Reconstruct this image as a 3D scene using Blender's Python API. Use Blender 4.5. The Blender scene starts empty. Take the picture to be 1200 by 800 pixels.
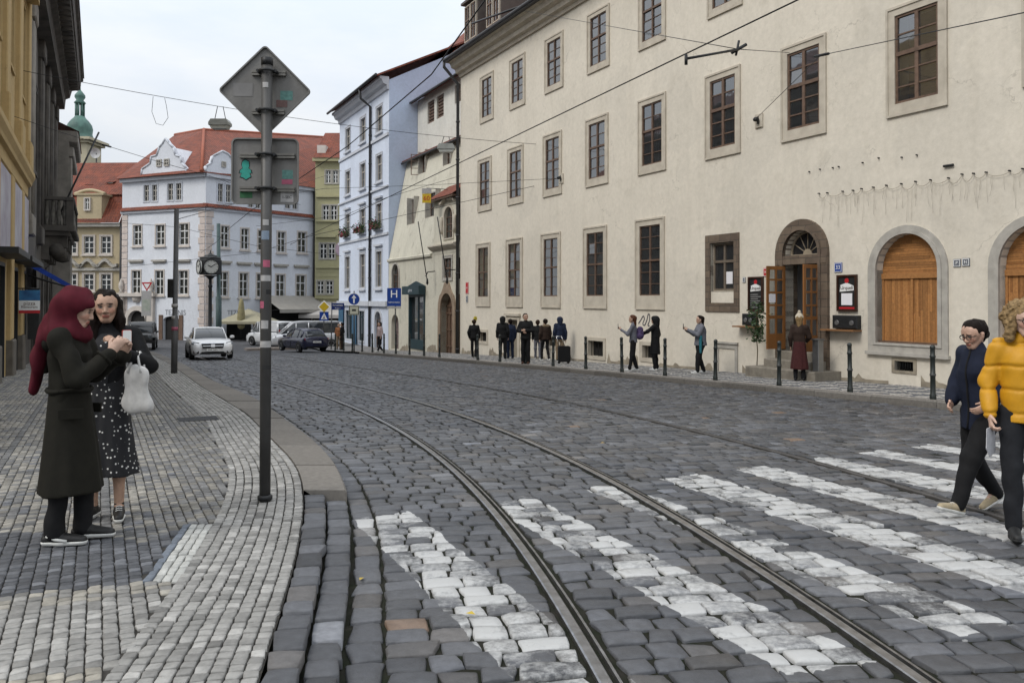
import bpy, math, random
import numpy as np
from mathutils import Vector, Matrix
random.seed(7); RNG = np.random.default_rng(7)
S = bpy.context.scene; COL = S.collection
PI = math.pi
# ------------------------------------------------------------------ camera
HC, F, ROLL, PIT = 1.66, 968., .002, -.0125
SH = 400 - 352. - PIT*F
_r = np.array([math.cos(ROLL), 0, math.sin(ROLL)]); _f = np.array([0, math.cos(PIT), -math.sin(PIT)])
_r = _r - _f*(_r@_f); _r /= np.linalg.norm(_r); _u = np.cross(_r, _f)
CP = np.array([0, 0, HC])
cam = bpy.data.cameras.new('camera'); camo = bpy.data.objects.new('camera', cam); COL.objects.link(camo)
camo.matrix_world = Matrix(((_r[0], _u[0], -_f[0], 0), (_r[1], _u[1], -_f[1], 0), (_r[2], _u[2], -_f[2], HC), (0, 0, 0, 1)))
cam.sensor_width = 36; cam.lens = 36*F/1200; cam.shift_y = -SH/1200; cam.clip_start = .05; cam.clip_end = 2000
S.camera = camo
# ------------------------------------------------------------------ sky and sun (overcast)
SUN_EL, SUN_AZ = math.radians(45), math.radians(236)       # azimuth clockwise from +Y
w = bpy.data.worlds.new('World'); S.world = w; w.use_nodes = True
nt = w.node_tree; nt.nodes.clear(); N = nt.nodes; L = nt.links
out = N.new('ShaderNodeOutputWorld'); bg = N.new('ShaderNodeBackground'); bg.inputs['Strength'].default_value = .1
sky = N.new('ShaderNodeTexSky'); sky.sky_type = 'NISHITA'; sky.sun_disc = False
sky.sun_elevation = SUN_EL; sky.sun_rotation = SUN_AZ; sky.air_density = 1.2; sky.dust_density = 3
tc = N.new('ShaderNodeTexCoord'); sep = N.new('ShaderNodeSeparateXYZ'); L.new(tc.outputs['Generated'], sep.inputs[0])
mp = N.new('ShaderNodeMapping'); mp.inputs['Scale'].default_value = (1.6, 1.6, 5.2); mp.inputs['Location'].default_value = (.35, .2, .1)
L.new(tc.outputs['Generated'], mp.inputs[0])
nz = N.new('ShaderNodeTexNoise'); nz.inputs['Scale'].default_value = 1.5; nz.inputs['Detail'].default_value = 7; nz.inputs['Roughness'].default_value = .55
L.new(mp.outputs[0], nz.inputs['Vector'])
cr = N.new('ShaderNodeValToRGB'); cr.color_ramp.elements[0].position = .36; cr.color_ramp.elements[1].position = .66
L.new(nz.outputs['Fac'], cr.inputs[0])
cl = N.new('ShaderNodeMix'); cl.data_type = 'RGBA'
cl.inputs[6].default_value = (7.1, 7.75, 8.6, 1); cl.inputs[7].default_value = (8.9, 9.0, 9.1, 1); L.new(cr.outputs[0], cl.inputs[0])
m2 = N.new('ShaderNodeMix'); m2.data_type = 'RGBA'; m2.inputs[0].default_value = .92
L.new(sky.outputs[0], m2.inputs[6]); L.new(cl.outputs[2], m2.inputs[7])
ma = N.new('ShaderNodeMath'); ma.operation = 'MULTIPLY_ADD'; ma.use_clamp = False; ma.inputs[1].default_value = 1.35; ma.inputs[2].default_value = .8
mx = N.new('ShaderNodeMath'); mx.operation = 'MAXIMUM'; mx.inputs[1].default_value = 0
L.new(sep.outputs[2], mx.inputs[0]); L.new(mx.outputs[0], ma.inputs[0])
vm = N.new('ShaderNodeVectorMath'); vm.operation = 'SCALE'; L.new(m2.outputs[2], vm.inputs[0]); L.new(ma.outputs[0], vm.inputs['Scale'])
L.new(vm.outputs[0], bg.inputs['Color']); L.new(bg.outputs[0], out.inputs[0])
sl = bpy.data.lights.new('sun', 'SUN'); sl.energy = 1.5; sl.angle = math.radians(18); sl.color = (1, .96, .9)
so = bpy.data.objects.new('sun', sl); COL.objects.link(so)
sd = Vector((math.sin(SUN_AZ)*math.cos(SUN_EL), math.cos(SUN_AZ)*math.cos(SUN_EL), math.sin(SUN_EL)))
so.rotation_euler = sd.to_track_quat('Z', 'Y').to_euler(); so.location = (0, -5, 30)
S.view_settings.view_transform = 'Standard'; S.view_settings.look = 'None'; S.view_settings.exposure = 0.06; S.view_settings.gamma = 1
S.render.engine = 'CYCLES'
try:
    S.cycles.use_denoising = True; S.cycles.max_bounces = 5; S.cycles.diffuse_bounces = 3; S.cycles.glossy_bounces = 3
    S.cycles.transparent_max_bounces = 6; S.cycles.sample_clamp_indirect = 4; S.cycles.use_adaptive_sampling = True
except Exception: pass

# ------------------------------------------------------------------ pixel <-> place helpers (survey of the photograph)
def zr(y):
    y = np.clip(y, -10, 54.); return -(.018*y + .00025*y*y)
def ray(px, py): return _f + (px-600)/F*_r + (400-SH-py)/F*_u
def gnd(px, py, dz=0.):
    d = ray(px, py); lo, hi = 1., 300.
    for _ in range(60):
        m = (lo+hi)/2; q = CP+m*d
        if q[2]-zr(q[1])-dz > 0: lo = m
        else: hi = m
    return CP+lo*d
def aty(px, py, Y):
    d = ray(px, py); return CP+d*(Y/d[1])
class Fr:
    """a facade frame: u along the wall, v = world height, w outwards"""
    def __init__(s, o, U, flip=False):
        s.o = np.array([o[0], o[1], 0.]); s.U = np.array([U[0], U[1], 0.]); s.U /= np.linalg.norm(s.U)
        s.W = np.array([-s.U[1], s.U[0], 0.])*(-1 if flip else 1)
    def __call__(s, u, v, w=0.): 
        p = s.o+s.U*u+s.W*w; return np.array([p[0], p[1], v])
    def px(s, px, py, w=0.):
        d = ray(px, py); o = s.o+s.W*w; t = ((o-CP)@s.W)/(d@s.W); q = CP+d*t
        return (q-o)@s.U, q[2]

# ------------------------------------------------------------------ objects
WM = {}
def tag(o, label=None, cat=None, group=None, kind=None):
    if label: o['label'] = label
    if cat: o['category'] = cat
    if group: o['group'] = group
    if kind: o['kind'] = kind
    return o
def thing(name, label, cat, loc=(0, 0, 0), group=None):
    o = bpy.data.objects.new(name, None); COL.objects.link(o); o.location = [float(x) for x in loc]; o.empty_display_size = .2
    WM[o] = Matrix.Translation([float(x) for x in loc])
    return tag(o, label, cat, group)
def link(name, me, parent=None):
    o = bpy.data.objects.new(name, me); COL.objects.link(o)
    if parent is not None:
        o.parent = parent
        if parent in WM: o.matrix_parent_inverse = WM[parent].inverted()
    return o
def copy_tree(o, parent=None):
    c = o.copy(); COL.objects.link(c)
    if parent is not None:
        mi = o.matrix_parent_inverse.copy(); c.parent = parent; c.matrix_parent_inverse = mi
    for ch in list(o.children): copy_tree(ch, c)
    return c

class MB:
    def __init__(s): s.v = []; s.f = []; s.m = []; s.sm = []; s.n = 0
    def add(s, vs, fs, m=0, smooth=False):
        s.v.append(np.asarray(vs, float).reshape(-1, 3)); k = s.n; s.n += len(s.v[-1])
        for f in fs: s.f.append([i+k for i in f]); s.m.append(m); s.sm.append(smooth)
        return s
    def poly(s, pts, m=0): return s.add(pts, [list(range(len(pts)))], m)
    def obox(s, o, a, b, c, m=0):
        o, a, b, c = [np.asarray(x, float) for x in (o, a, b, c)]
        if np.dot(np.cross(a, b), c) < 0: a, b = b, a
        P = [o, o+a, o+a+b, o+b, o+c, o+a+c, o+a+b+c, o+b+c]
        return s.add(P, [(0, 3, 2, 1), (4, 5, 6, 7), (0, 1, 5, 4), (1, 2, 6, 5), (2, 3, 7, 6), (3, 0, 4, 7)], m)
    def box(s, x0, x1, y0, y1, z0, z1, m=0): return s.obox((x0, y0, z0), (x1-x0, 0, 0), (0, y1-y0, 0), (0, 0, z1-z0), m)
    def fbox(s, fr, u0, u1, v0, v1, w0, w1, m=0):
        return s.obox(fr(u0, v0, w0), fr.U*(u1-u0), (0, 0, v1-v0), fr.W*(w1-w0), m)
    def bbox(s, fr, u0, u1, v0, v1, w0, w1, b=.012, m=0):
        """box with bevelled edges on the outer (w1) face"""
        o = [fr(u0, v0, w0), fr(u1, v0, w0), fr(u1, v1, w0), fr(u0, v1, w0),
             fr(u0, v0, w1-b), fr(u1, v0, w1-b), fr(u1, v1, w1-b), fr(u0, v1, w1-b),
             fr(u0+b, v0+b, w1), fr(u1-b, v0+b, w1), fr(u1-b, v1-b, w1), fr(u0+b, v1-b, w1)]
        fs = [(8, 9, 10, 11), (0, 3, 2, 1)]
        for i in range(4):
            j = (i+1) % 4; fs += [(i, j, j+4, i+4), (i+4, j+4, j+8, i+8)]
        return s.add(o, fs, m)
    def cyl(s, p0, p1, r0, r1=None, n=12, m=0, caps=True, smooth=True):
        return s.tube([p0, p1], [r0, r0 if r1 is None else r1], n, m, caps, smooth)
    def tube(s, pts, r, n=8, m=0, caps=True, smooth=True):
        pts = [np.asarray(p, float) for p in pts]; K = len(pts)
        rs = [r]*K if np.isscalar(r) else r
        vs = []; fs = []; prev = None
        for i, p in enumerate(pts):
            t = pts[min(i+1, K-1)]-pts[max(i-1, 0)]; t = t/(np.linalg.norm(t)+1e-12)
            if prev is None:
                a = np.array([0, 0, 1.]) if abs(t[2]) < .9 else np.array([1., 0, 0]); x = np.cross(t, a)
            else: x = prev-t*(prev@t)
            x /= np.linalg.norm(x)+1e-12; prev = x; y = np.cross(t, x)
            for k in range(n):
                a = 2*PI*k/n; vs.append(p+rs[i]*(x*math.cos(a)+y*math.sin(a)))
        for i in range(K-1):
            for k in range(n): fs.append((i*n+k, i*n+(k+1) % n, (i+1)*n+(k+1) % n, (i+1)*n+k))
        s.add(vs, fs, m, smooth)
        if caps:
            s.add(vs[:n], [list(range(n))[::-1]], m); s.add(vs[-n:], [list(range(n))], m)
        return s
    def lathe(s, prof, o=(0, 0, 0), n=16, m=0, smooth=True, sx=1, sy=1):
        o = np.asarray(o, float); vs = []; fs = []
        for r, z in prof:
            for k in range(n):
                a = 2*PI*k/n; vs.append(o+np.array([r*math.cos(a)*sx, r*math.sin(a)*sy, z]))
        for i in range(len(prof)-1):
            for k in range(n): fs.append((i*n+k, i*n+(k+1) % n, (i+1)*n+(k+1) % n, (i+1)*n+k))
        fs.append(list(range(n))[::-1]); fs.append([len(vs)-n+k for k in range(n)])
        return s.add(vs, fs, m, smooth)
    def prism(s, fr, poly, w0, w1, m=0):
        """2-D polygon (u,v), extruded from w0 to w1"""
        n = len(poly); A = sum(poly[i][0]*poly[(i+1) % n][1]-poly[(i+1) % n][0]*poly[i][1] for i in range(n))
        P = [fr(u, v, w0) for u, v in poly]+[fr(u, v, w1) for u, v in poly]
        fs = [list(range(n))[::-1], list(range(n, 2*n))]+[(i, (i+1) % n, n+(i+1) % n, n+i) for i in range(n)]
        return s.add(P, fs, m)
    def sweep(s, path, prof, m=0, up=(0, 0, 1), closed=True, smooth=False):
        """profile (side, up) swept along a 3-D path; side = horizontal right of travel"""
        path = [np.asarray(p, float) for p in path]; K = len(path); n = len(prof); vs = []; fs = []
        for i, p in enumerate(path):
            t = path[min(i+1, K-1)]-path[max(i-1, 0)]; t[2] = 0; t /= np.linalg.norm(t); x = np.array([t[1], -t[0], 0])
            for a, b in prof: vs.append(p+x*a+np.array([0, 0, b]))
        for i in range(K-1):
            for k in range(n if closed else n-1): fs.append((i*n+k, i*n+(k+1) % n, (i+1)*n+(k+1) % n, (i+1)*n+k))
        if closed: fs += [list(range(n))[::-1], [(K-1)*n+k for k in range(n)]]
        return s.add(vs, fs, m, smooth)
    def mesh(s, name, mats, fix=True):
        me = bpy.data.meshes.new(name)
        V = np.concatenate(s.v) if s.v else np.zeros((0, 3))
        me.from_pydata(V.tolist(), [], s.f); 
        for m in (mats if isinstance(mats, (list, tuple)) else [mats]): me.materials.append(m)
        me.polygons.foreach_set('material_index', s.m); me.polygons.foreach_set('use_smooth', s.sm)
        if fix:
            import bmesh
            bm = bmesh.new(); bm.from_mesh(me); bmesh.ops.remove_doubles(bm, verts=bm.verts, dist=1e-5)
            bmesh.ops.recalc_face_normals(bm, faces=bm.faces); bm.to_mesh(me); bm.free()
        auto_uv(me); me.update(); return me
    def build(s, name, mats, parent=None, fix=True): return link(name, s.mesh(name, mats, fix), parent)
def auto_uv(me):
    nl = len(me.loops)
    if not nl: return
    nv = len(me.vertices); co = np.empty(nv*3); me.vertices.foreach_get('co', co); co = co.reshape(-1, 3)
    li = np.empty(nl, dtype=np.int32); me.loops.foreach_get('vertex_index', li)
    nf = len(me.polygons); nr = np.empty(nf*3); me.polygons.foreach_get('normal', nr); nr = nr.reshape(-1, 3)
    lt = np.empty(nf, dtype=np.int32); me.polygons.foreach_get('loop_total', lt); fi = np.repeat(np.arange(nf), lt)
    h = np.stack([-nr[:, 1], nr[:, 0], np.zeros(nf)], 1); hn = np.linalg.norm(h, axis=1)
    h[hn < 1e-3] = (1, 0, 0); h /= np.linalg.norm(h, axis=1)[:, None]; v = np.cross(nr, h)
    P = co[li]; uv = np.stack([(P*h[fi]).sum(1), (P*v[fi]).sum(1)], 1)
    me.uv_layers.new(name='UVMap').data.foreach_set('uv', uv.ravel())
def npmesh(name, V, Q, mat, attrs=None, smooth=True):
    """quad mesh from arrays"""
    me = bpy.data.meshes.new(name); nv, nf = len(V), len(Q); k = Q.shape[1]
    me.vertices.add(nv); me.vertices.foreach_set('co', np.ascontiguousarray(V, dtype=np.float32).ravel())
    me.loops.add(nf*k); me.loops.foreach_set('vertex_index', np.ascontiguousarray(Q, dtype=np.int32).ravel())
    me.polygons.add(nf); me.polygons.foreach_set('loop_start', np.arange(0, nf*k, k, dtype=np.int32))
    try: me.polygons.foreach_set('loop_total', np.full(nf, k, dtype=np.int32))
    except Exception: pass
    me.polygons.foreach_set('use_smooth', np.full(nf, smooth))
    me.materials.append(mat); me.update(calc_edges=True); me.validate()
    for nm, arr in (attrs or {}).items():
        if arr.ndim == 1:
            a = me.attributes.new(nm, 'FLOAT', 'POINT'); a.data.foreach_set('value', arr.astype(np.float32))
        else:
            a = me.attributes.new(nm, 'FLOAT_COLOR', 'POINT')
            a.data.foreach_set('color', np.concatenate([arr, np.ones((len(arr), 1))], 1).astype(np.float32).ravel())
    return me

# ------------------------------------------------------------------ materials
MATS = {}
def newmat(name):
    m = bpy.data.materials.new(name); m.use_nodes = True; nt = m.node_tree
    b = nt.nodes['Principled BSDF']; return m, nt, b
def c4(c): return (c[0], c[1], c[2], 1)
def noise_node(nt, scale, detail=5, rough=.55, coord='Object', stretch=None):
    tc = nt.nodes.new('ShaderNodeTexCoord'); n = nt.nodes.new('ShaderNodeTexNoise')
    n.inputs['Scale'].default_value = scale; n.inputs['Detail'].default_value = detail; n.inputs['Roughness'].default_value = rough
    src = tc.outputs[coord]
    if stretch:
        mp = nt.nodes.new('ShaderNodeMapping'); mp.inputs['Scale'].default_value = stretch; nt.links.new(src, mp.inputs[0]); src = mp.outputs[0]
    nt.links.new(src, n.inputs['Vector']); return n
def ramp(nt, fac, a, b, ca=(0, 0, 0), cb=(1, 1, 1)):
    r = nt.nodes.new('ShaderNodeValToRGB'); e = r.color_ramp.elements
    e[0].position = a; e[0].color = c4(ca); e[1].position = b; e[1].color = c4(cb); nt.links.new(fac, r.inputs[0]); return r.outputs[0]
def mixc(nt, fac, a, b, mode='MIX'):
    m = nt.nodes.new('ShaderNodeMix'); m.data_type = 'RGBA'; m.blend_type = mode
    for i, x in ((0, fac), (6, a), (7, b)):
        if hasattr(x, 'is_linked') or hasattr(x, 'links'): nt.links.new(x, m.inputs[i])
        elif i == 0: m.inputs[0].default_value = x
        else: m.inputs[i].default_value = c4(x)
    return m.outputs[2]
def bump(nt, b, h, strength=.3, dist=.01):
    n = nt.nodes.new('ShaderNodeBump'); n.inputs['Strength'].default_value = strength; n.inputs['Distance'].default_value = dist
    nt.links.new(h, n.inputs['Height']); nt.links.new(n.outputs[0], b.inputs['Normal']); return n
def mat(name, col, rough=.8, var=.2, scale=4., bmp=.15, bscale=60., spec=.35, metal=0., col2=None, stretch=None, bdist=.01):
    if name in MATS: return MATS[name]
    m, nt, b = newmat(name); n = noise_node(nt, scale, stretch=stretch)
    c2 = col2 or tuple(x*(1-var) for x in col)
    nt.links.new(ramp(nt, n.outputs['Fac'], .32, .68, c2, col), b.inputs['Base Color'])
    b.inputs['Roughness'].default_value = rough; b.inputs['Specular IOR Level'].default_value = spec; b.inputs['Metallic'].default_value = metal
    if bmp: bump(nt, b, noise_node(nt, bscale, 4, .6).outputs['Fac'], bmp, bdist)
    MATS[name] = m; return m
def plaster(name, col, stain, dirt=.35, bmp=.25, streak=.25):
    """lime plaster: broad mottling, rain streaks, worn dirty patches with their own outlines"""
    if name in MATS: return MATS[name]
    m, nt, b = newmat(name)
    a = ramp(nt, noise_node(nt, .55, 8, .62).outputs['Fac'], .35, .68, tuple(x*.92 for x in col), col)
    st = ramp(nt, noise_node(nt, 2.2, 6, .6, stretch=(1, 1, .07)).outputs['Fac'], .5, .8)
    fac = nt.nodes.new('ShaderNodeMath'); fac.operation = 'MULTIPLY'; fac.inputs[1].default_value = streak; nt.links.new(st, fac.inputs[0])
    a = mixc(nt, fac.outputs[0], a, stain)
    p = ramp(nt, noise_node(nt, 1.3, 9, .68).outputs['Fac'], .58, .66)
    f2 = nt.nodes.new('ShaderNodeMath'); f2.operation = 'MULTIPLY'; f2.inputs[1].default_value = dirt; nt.links.new(p, f2.inputs[0])
    a = mixc(nt, f2.outputs[0], a, stain)
    # repair patches with their own outlines, and hair cracks
    pr = ramp(nt, noise_node(nt, .33, 3, .45).outputs['Fac'], .555, .565, (1, 1, 1), (.955, .957, .96)); a = mixc(nt, 1., a, pr, 'MULTIPLY')
    fi = ramp(nt, noise_node(nt, 7, 7, .7).outputs['Fac'], .3, .7, (.90, .90, .89), (1.05, 1.05, 1.05)); a = mixc(nt, 1., a, fi, 'MULTIPLY')
    tcv = nt.nodes.new('ShaderNodeTexCoord'); wv = noise_node(nt, 1.1, 5, .6); vo = nt.nodes.new('ShaderNodeTexVoronoi'); vo.feature = 'DISTANCE_TO_EDGE'; vo.inputs['Scale'].default_value = .42
    va = nt.nodes.new('ShaderNodeVectorMath'); va.operation = 'MULTIPLY_ADD'; va.inputs[1].default_value = (1.6,)*3; nt.links.new(wv.outputs['Color'], va.inputs[0]); nt.links.new(tcv.outputs['Object'], va.inputs[2]); nt.links.new(va.outputs[0], vo.inputs['Vector'])
    ck = ramp(nt, vo.outputs['Distance'], .002, .006, (1, 1, 1), (0, 0, 0)); cm = ramp(nt, noise_node(nt, .5, 3).outputs['Fac'], .5, .62)
    cf = nt.nodes.new('ShaderNodeMath'); cf.operation = 'MULTIPLY'; nt.links.new(ck, cf.inputs[0]); nt.links.new(cm, cf.inputs[1]); cg = nt.nodes.new('ShaderNodeMath'); cg.operation = 'MULTIPLY'; cg.inputs[1].default_value = .5; nt.links.new(cf.outputs[0], cg.inputs[0])
    a = mixc(nt, cg.outputs[0], a, tuple(x*.6 for x in stain))
    nt.links.new(a, b.inputs['Base Color']); b.inputs['Roughness'].default_value = .9; b.inputs['Specular IOR Level'].default_value = .2
    bump(nt, b, noise_node(nt, 14, 6, .65).outputs['Fac'], bmp, .02)
    MATS[name] = m; return m
def glassmat(name='window_glass', tint=(.05, .055, .06), ior=1.75, trans=.6):
    if name in MATS: return MATS[name]
    m, nt, b = newmat(name); b.inputs['Base Color'].default_value = c4(tint); b.inputs['Roughness'].default_value = .03
    b.inputs['IOR'].default_value = ior
    n = noise_node(nt, 1.6, 2); bump(nt, b, n.outputs['Fac'], .12, .02)
    if trans:
        t = nt.nodes.new('ShaderNodeBsdfTransparent'); t.inputs[0].default_value = (.85, .88, .88, 1)
        lw = nt.nodes.new('ShaderNodeFresnel'); lw.inputs['IOR'].default_value = 1.6
        inv = nt.nodes.new('ShaderNodeMath'); inv.operation = 'MULTIPLY_ADD'; inv.inputs[1].default_value = -1.6*trans; inv.inputs[2].default_value = trans; inv.use_clamp = True
        nt.links.new(lw.outputs[0], inv.inputs[0])
        mx = nt.nodes.new('ShaderNodeMixShader'); nt.links.new(inv.outputs[0], mx.inputs[0]); nt.links.new(b.outputs[0], mx.inputs[1]); nt.links.new(t.outputs[0], mx.inputs[2])
        nt.links.new(mx.outputs[0], nt.nodes['Material Output'].inputs[0])
    MATS[name] = m; return m
def brickmat(name, c1, c2, mortar, bw, bh, ms=.01, rough=.8, bmp=.5, off=.5, var=.25, nscale=3., spec=.3, bias=0., dist=.02):
    if name in MATS: return MATS[name]
    m, nt, b = newmat(name); tc = nt.nodes.new('ShaderNodeTexCoord'); br = nt.nodes.new('ShaderNodeTexBrick')
    ds = noise_node(nt, 2.0, 3, coord='UV'); dm = nt.nodes.new('ShaderNodeVectorMath'); dm.operation = 'MULTIPLY_ADD'
    dm.inputs[1].default_value = (bh*.35,)*3; nt.links.new(ds.outputs['Color'], dm.inputs[0]); nt.links.new(tc.outputs['UV'], dm.inputs[2])
    nt.links.new(dm.outputs[0], br.inputs['Vector'])
    br.inputs['Scale'].default_value = 1; br.inputs['Brick Width'].default_value = bw; br.inputs['Row Height'].default_value = bh
    br.inputs['Mortar Size'].default_value = ms; br.inputs['Mortar Smooth'].default_value = .4; br.inputs['Bias'].default_value = bias
    br.offset = off; br.inputs['Color1'].default_value = c4(c1); br.inputs['Color2'].default_value = c4(c2); br.inputs['Mortar'].default_value = c4(mortar)
    nz = ramp(nt, noise_node(nt, nscale, 6, coord='UV').outputs['Fac'], .3, .7, (1-var,)*3, (1, 1, 1))
    nt.links.new(mixc(nt, 1., br.outputs['Color'], nz, 'MULTIPLY'), b.inputs['Base Color'])
    b.inputs['Roughness'].default_value = rough; b.inputs['Specular IOR Level'].default_value = spec
    inv = nt.nodes.new('ShaderNodeMath'); inv.operation = 'SUBTRACT'; inv.inputs[0].default_value = 1; nt.links.new(br.outputs['Fac'], inv.inputs[1])
    bump(nt, b, inv.outputs[0], bmp, dist); MATS[name] = m; return m
def tilemat(name='roof_tiles', c1=(.27, .064, .028), c2=(.19, .045, .022)):
    """beaver-tail / pan tiles: courses up the slope and rounded columns, with weathered patches"""
    if name in MATS: return MATS[name]
    m, nt, b = newmat(name); tc = nt.nodes.new('ShaderNodeTexCoord'); br = nt.nodes.new('ShaderNodeTexBrick')
    nt.links.new(tc.outputs['UV'], br.inputs['Vector']); br.inputs['Scale'].default_value = 1; br.inputs['Brick Width'].default_value = .24
    br.inputs['Row Height'].default_value = .34; br.inputs['Mortar Size'].default_value = .03; br.offset = 0; br.inputs['Mortar Smooth'].default_value = 1
    br.inputs['Color1'].default_value = c4(c1); br.inputs['Color2'].default_value = c4(c2); br.inputs['Mortar'].default_value = c4(tuple(x*.35 for x in c2))
    nz = ramp(nt, noise_node(nt, .9, 7, .65, coord='UV').outputs['Fac'], .32, .66, (.55, .6, .62), (1, 1, 1))
    nt.links.new(mixc(nt, 1., br.outputs['Color'], nz, 'MULTIPLY'), b.inputs['Base Color']); b.inputs['Roughness'].default_value = .8
    sp = nt.nodes.new('ShaderNodeSeparateXYZ'); nt.links.new(tc.outputs['UV'], sp.inputs[0])
    def saw(o, k, op):
        a = nt.nodes.new('ShaderNodeMath'); a.operation = 'MULTIPLY'; a.inputs[1].default_value = k; nt.links.new(o, a.inputs[0])
        c = nt.nodes.new('ShaderNodeMath'); c.operation = op; nt.links.new(a.outputs[0], c.inputs[0]); return c.outputs[0]
    s1 = saw(sp.outputs[0], 2*PI/.24, 'SINE'); s2 = saw(sp.outputs[1], -1/.34, 'FRACT')
    ad = nt.nodes.new('ShaderNodeMath'); ad.operation = 'MULTIPLY_ADD'; ad.inputs[1].default_value = .5; nt.links.new(s1, ad.inputs[0]); nt.links.new(s2, ad.inputs[2])
    bump(nt, b, ad.outputs[0], .9, .05); MATS[name] = m; return m
def attrmat(name, rough=.85, spec=.3, bmp=.15, bscale=80., extra=None):
    """colour read from the per-piece 'Col' attribute (each stone its own stone colour)"""
    if name in MATS: return MATS[name]
    m, nt, b = newmat(name); a = nt.nodes.new('ShaderNodeAttribute'); a.attribute_name = 'Col'
    n = ramp(nt, noise_node(nt, 18, 6, .65).outputs['Fac'], .3, .7, (.72, .72, .72), (1.12, 1.12, 1.12))
    nt.links.new(mixc(nt, 1., a.outputs['Color'], n, 'MULTIPLY'), b.inputs['Base Color'])
    b.inputs['Roughness'].default_value = rough; b.inputs['Specular IOR Level'].default_value = spec
    if bmp: bump(nt, b, noise_node(nt, bscale, 5, .65).outputs['Fac'], bmp, .01)
    MATS[name] = m; return m

def text(s, size, o, U, V, m, parent, name='lettering', depth=.003, align='CENTER'):
    cu = bpy.data.curves.new('t', 'FONT'); cu.body = s; cu.size = size; cu.extrude = depth; cu.align_x = align; cu.align_y = 'CENTER'; cu.resolution_u = 3
    t = bpy.data.objects.new('t', cu); COL.objects.link(t)
    dg = bpy.context.evaluated_depsgraph_get(); me = bpy.data.meshes.new_from_object(t.evaluated_get(dg))
    bpy.data.objects.remove(t); bpy.data.curves.remove(cu)
    U = Vector(U).normalized(); V = Vector(V).normalized(); W = U.cross(V)
    me.transform(Matrix(((U[0], V[0], W[0], o[0]), (U[1], V[1], W[1], o[1]), (U[2], V[2], W[2], o[2]), (0, 0, 0, 1))))
    me.materials.clear(); me.materials.append(m); me.name = name
    return link(name, me, parent)

# ------------------------------------------------------------------ walls with real openings
def arc_pts(ua, ub, vs, vt, n=14):
    c = (ua+ub)/2; a = (ub-ua)/2; h = vt-vs
    return [(c-a*math.cos(PI*k/n), vs+h*math.sin(PI*k/n)) for k in range(n+1)]
def wall(mb, fr, u0, u1, v0, v1, ops, m=0, depth=.25, w=0., mr=None):
    """v0 may be (v at u0, v at u1). ops: (ua,ub,va,vb[,spring v for an arch])"""
    mr = m if mr is None else mr
    us = sorted({u0, u1}|{x for o in ops for x in o[:2]}); va0, vb0 = v0 if isinstance(v0, tuple) else (v0, v0)
    lowest = min(va0, vb0); vs = sorted({lowest, v1}|{x for o in ops for x in o[2:4]})
    vb = lambda u, v: (va0+(vb0-va0)*(u-u0)/(u1-u0)) if v == lowest else v
    for i in range(len(us)-1):
        for j in range(len(vs)-1):
            cu, cv = (us[i]+us[i+1])/2, (vs[j]+vs[j+1])/2
            if any(o[0] < cu < o[1] and o[2] < cv < o[3] for o in ops): continue
            a, b = us[i], us[i+1]; c, d = vs[j], vs[j+1]
            mb.poly([fr(a, vb(a, c), w), fr(b, vb(b, c), w), fr(b, d, w), fr(a, d, w)], m)
    for o in ops:
        ua, ub, va, vt = o[:4]
        if len(o) > 4:
            P = arc_pts(ua, ub, o[4], vt)
            for k in range(len(P)-1):
                p, q = P[k], P[k+1]; mb.poly([fr(p[0], p[1], w), fr(q[0], q[1], w), fr(q[0], vt, w), fr(p[0], vt, w)], m)
            E = [(ua, va)]+P+[(ub, va)]
        else: E = [(ua, va), (ua, vt), (ub, vt), (ub, va)]
        E.append(E[0])
        for p, q in zip(E[:-1], E[1:]): mb.poly([fr(p[0], p[1], w), fr(q[0], q[1], w), fr(q[0], q[1], w-depth), fr(p[0], p[1], w-depth)], mr)
def ring(mb, fr, outer, inner, w0, w1, m=0):
    """frame between two outlines with the same number of points (closed)"""
    n = len(outer)
    for i in range(n):
        j = (i+1) % n; o0, o1, i0, i1 = outer[i], outer[j], inner[i], inner[j]
        mb.poly([fr(*o0, w1), fr(*o1, w1), fr(*i1, w1), fr(*i0, w1)], m)
        mb.poly([fr(*o0, w0), fr(*o1, w0), fr(*o1, w1), fr(*o0, w1)], m)
        mb.poly([fr(*i0, w0), fr(*i1, w0), fr(*i1, w1), fr(*i0, w1)], m)
def outward(fr, P):
    n = np.cross(P[1]-P[0], P[2]-P[0]); return P if n@fr.W > 0 else P[::-1]
def panes(mb, fr, ua, ub, va, vb, nu, vs, w, m=0, tilt=.012):
    for i in range(nu):
        for j in range(len(vs)-1):
            a = ua+(ub-ua)*i/nu; b = ua+(ub-ua)*(i+1)/nu; tx, ty = random.gauss(0, tilt), random.gauss(0, tilt)
            c, d = vs[j], vs[j+1]; q = lambda u, v: fr(u, v, w+(u-(a+b)/2)*tx+(v-(c+d)/2)*ty)
            mb.poly(outward(fr, [q(a, c), q(b, c), q(b, d), q(a, d)]), m)
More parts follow.
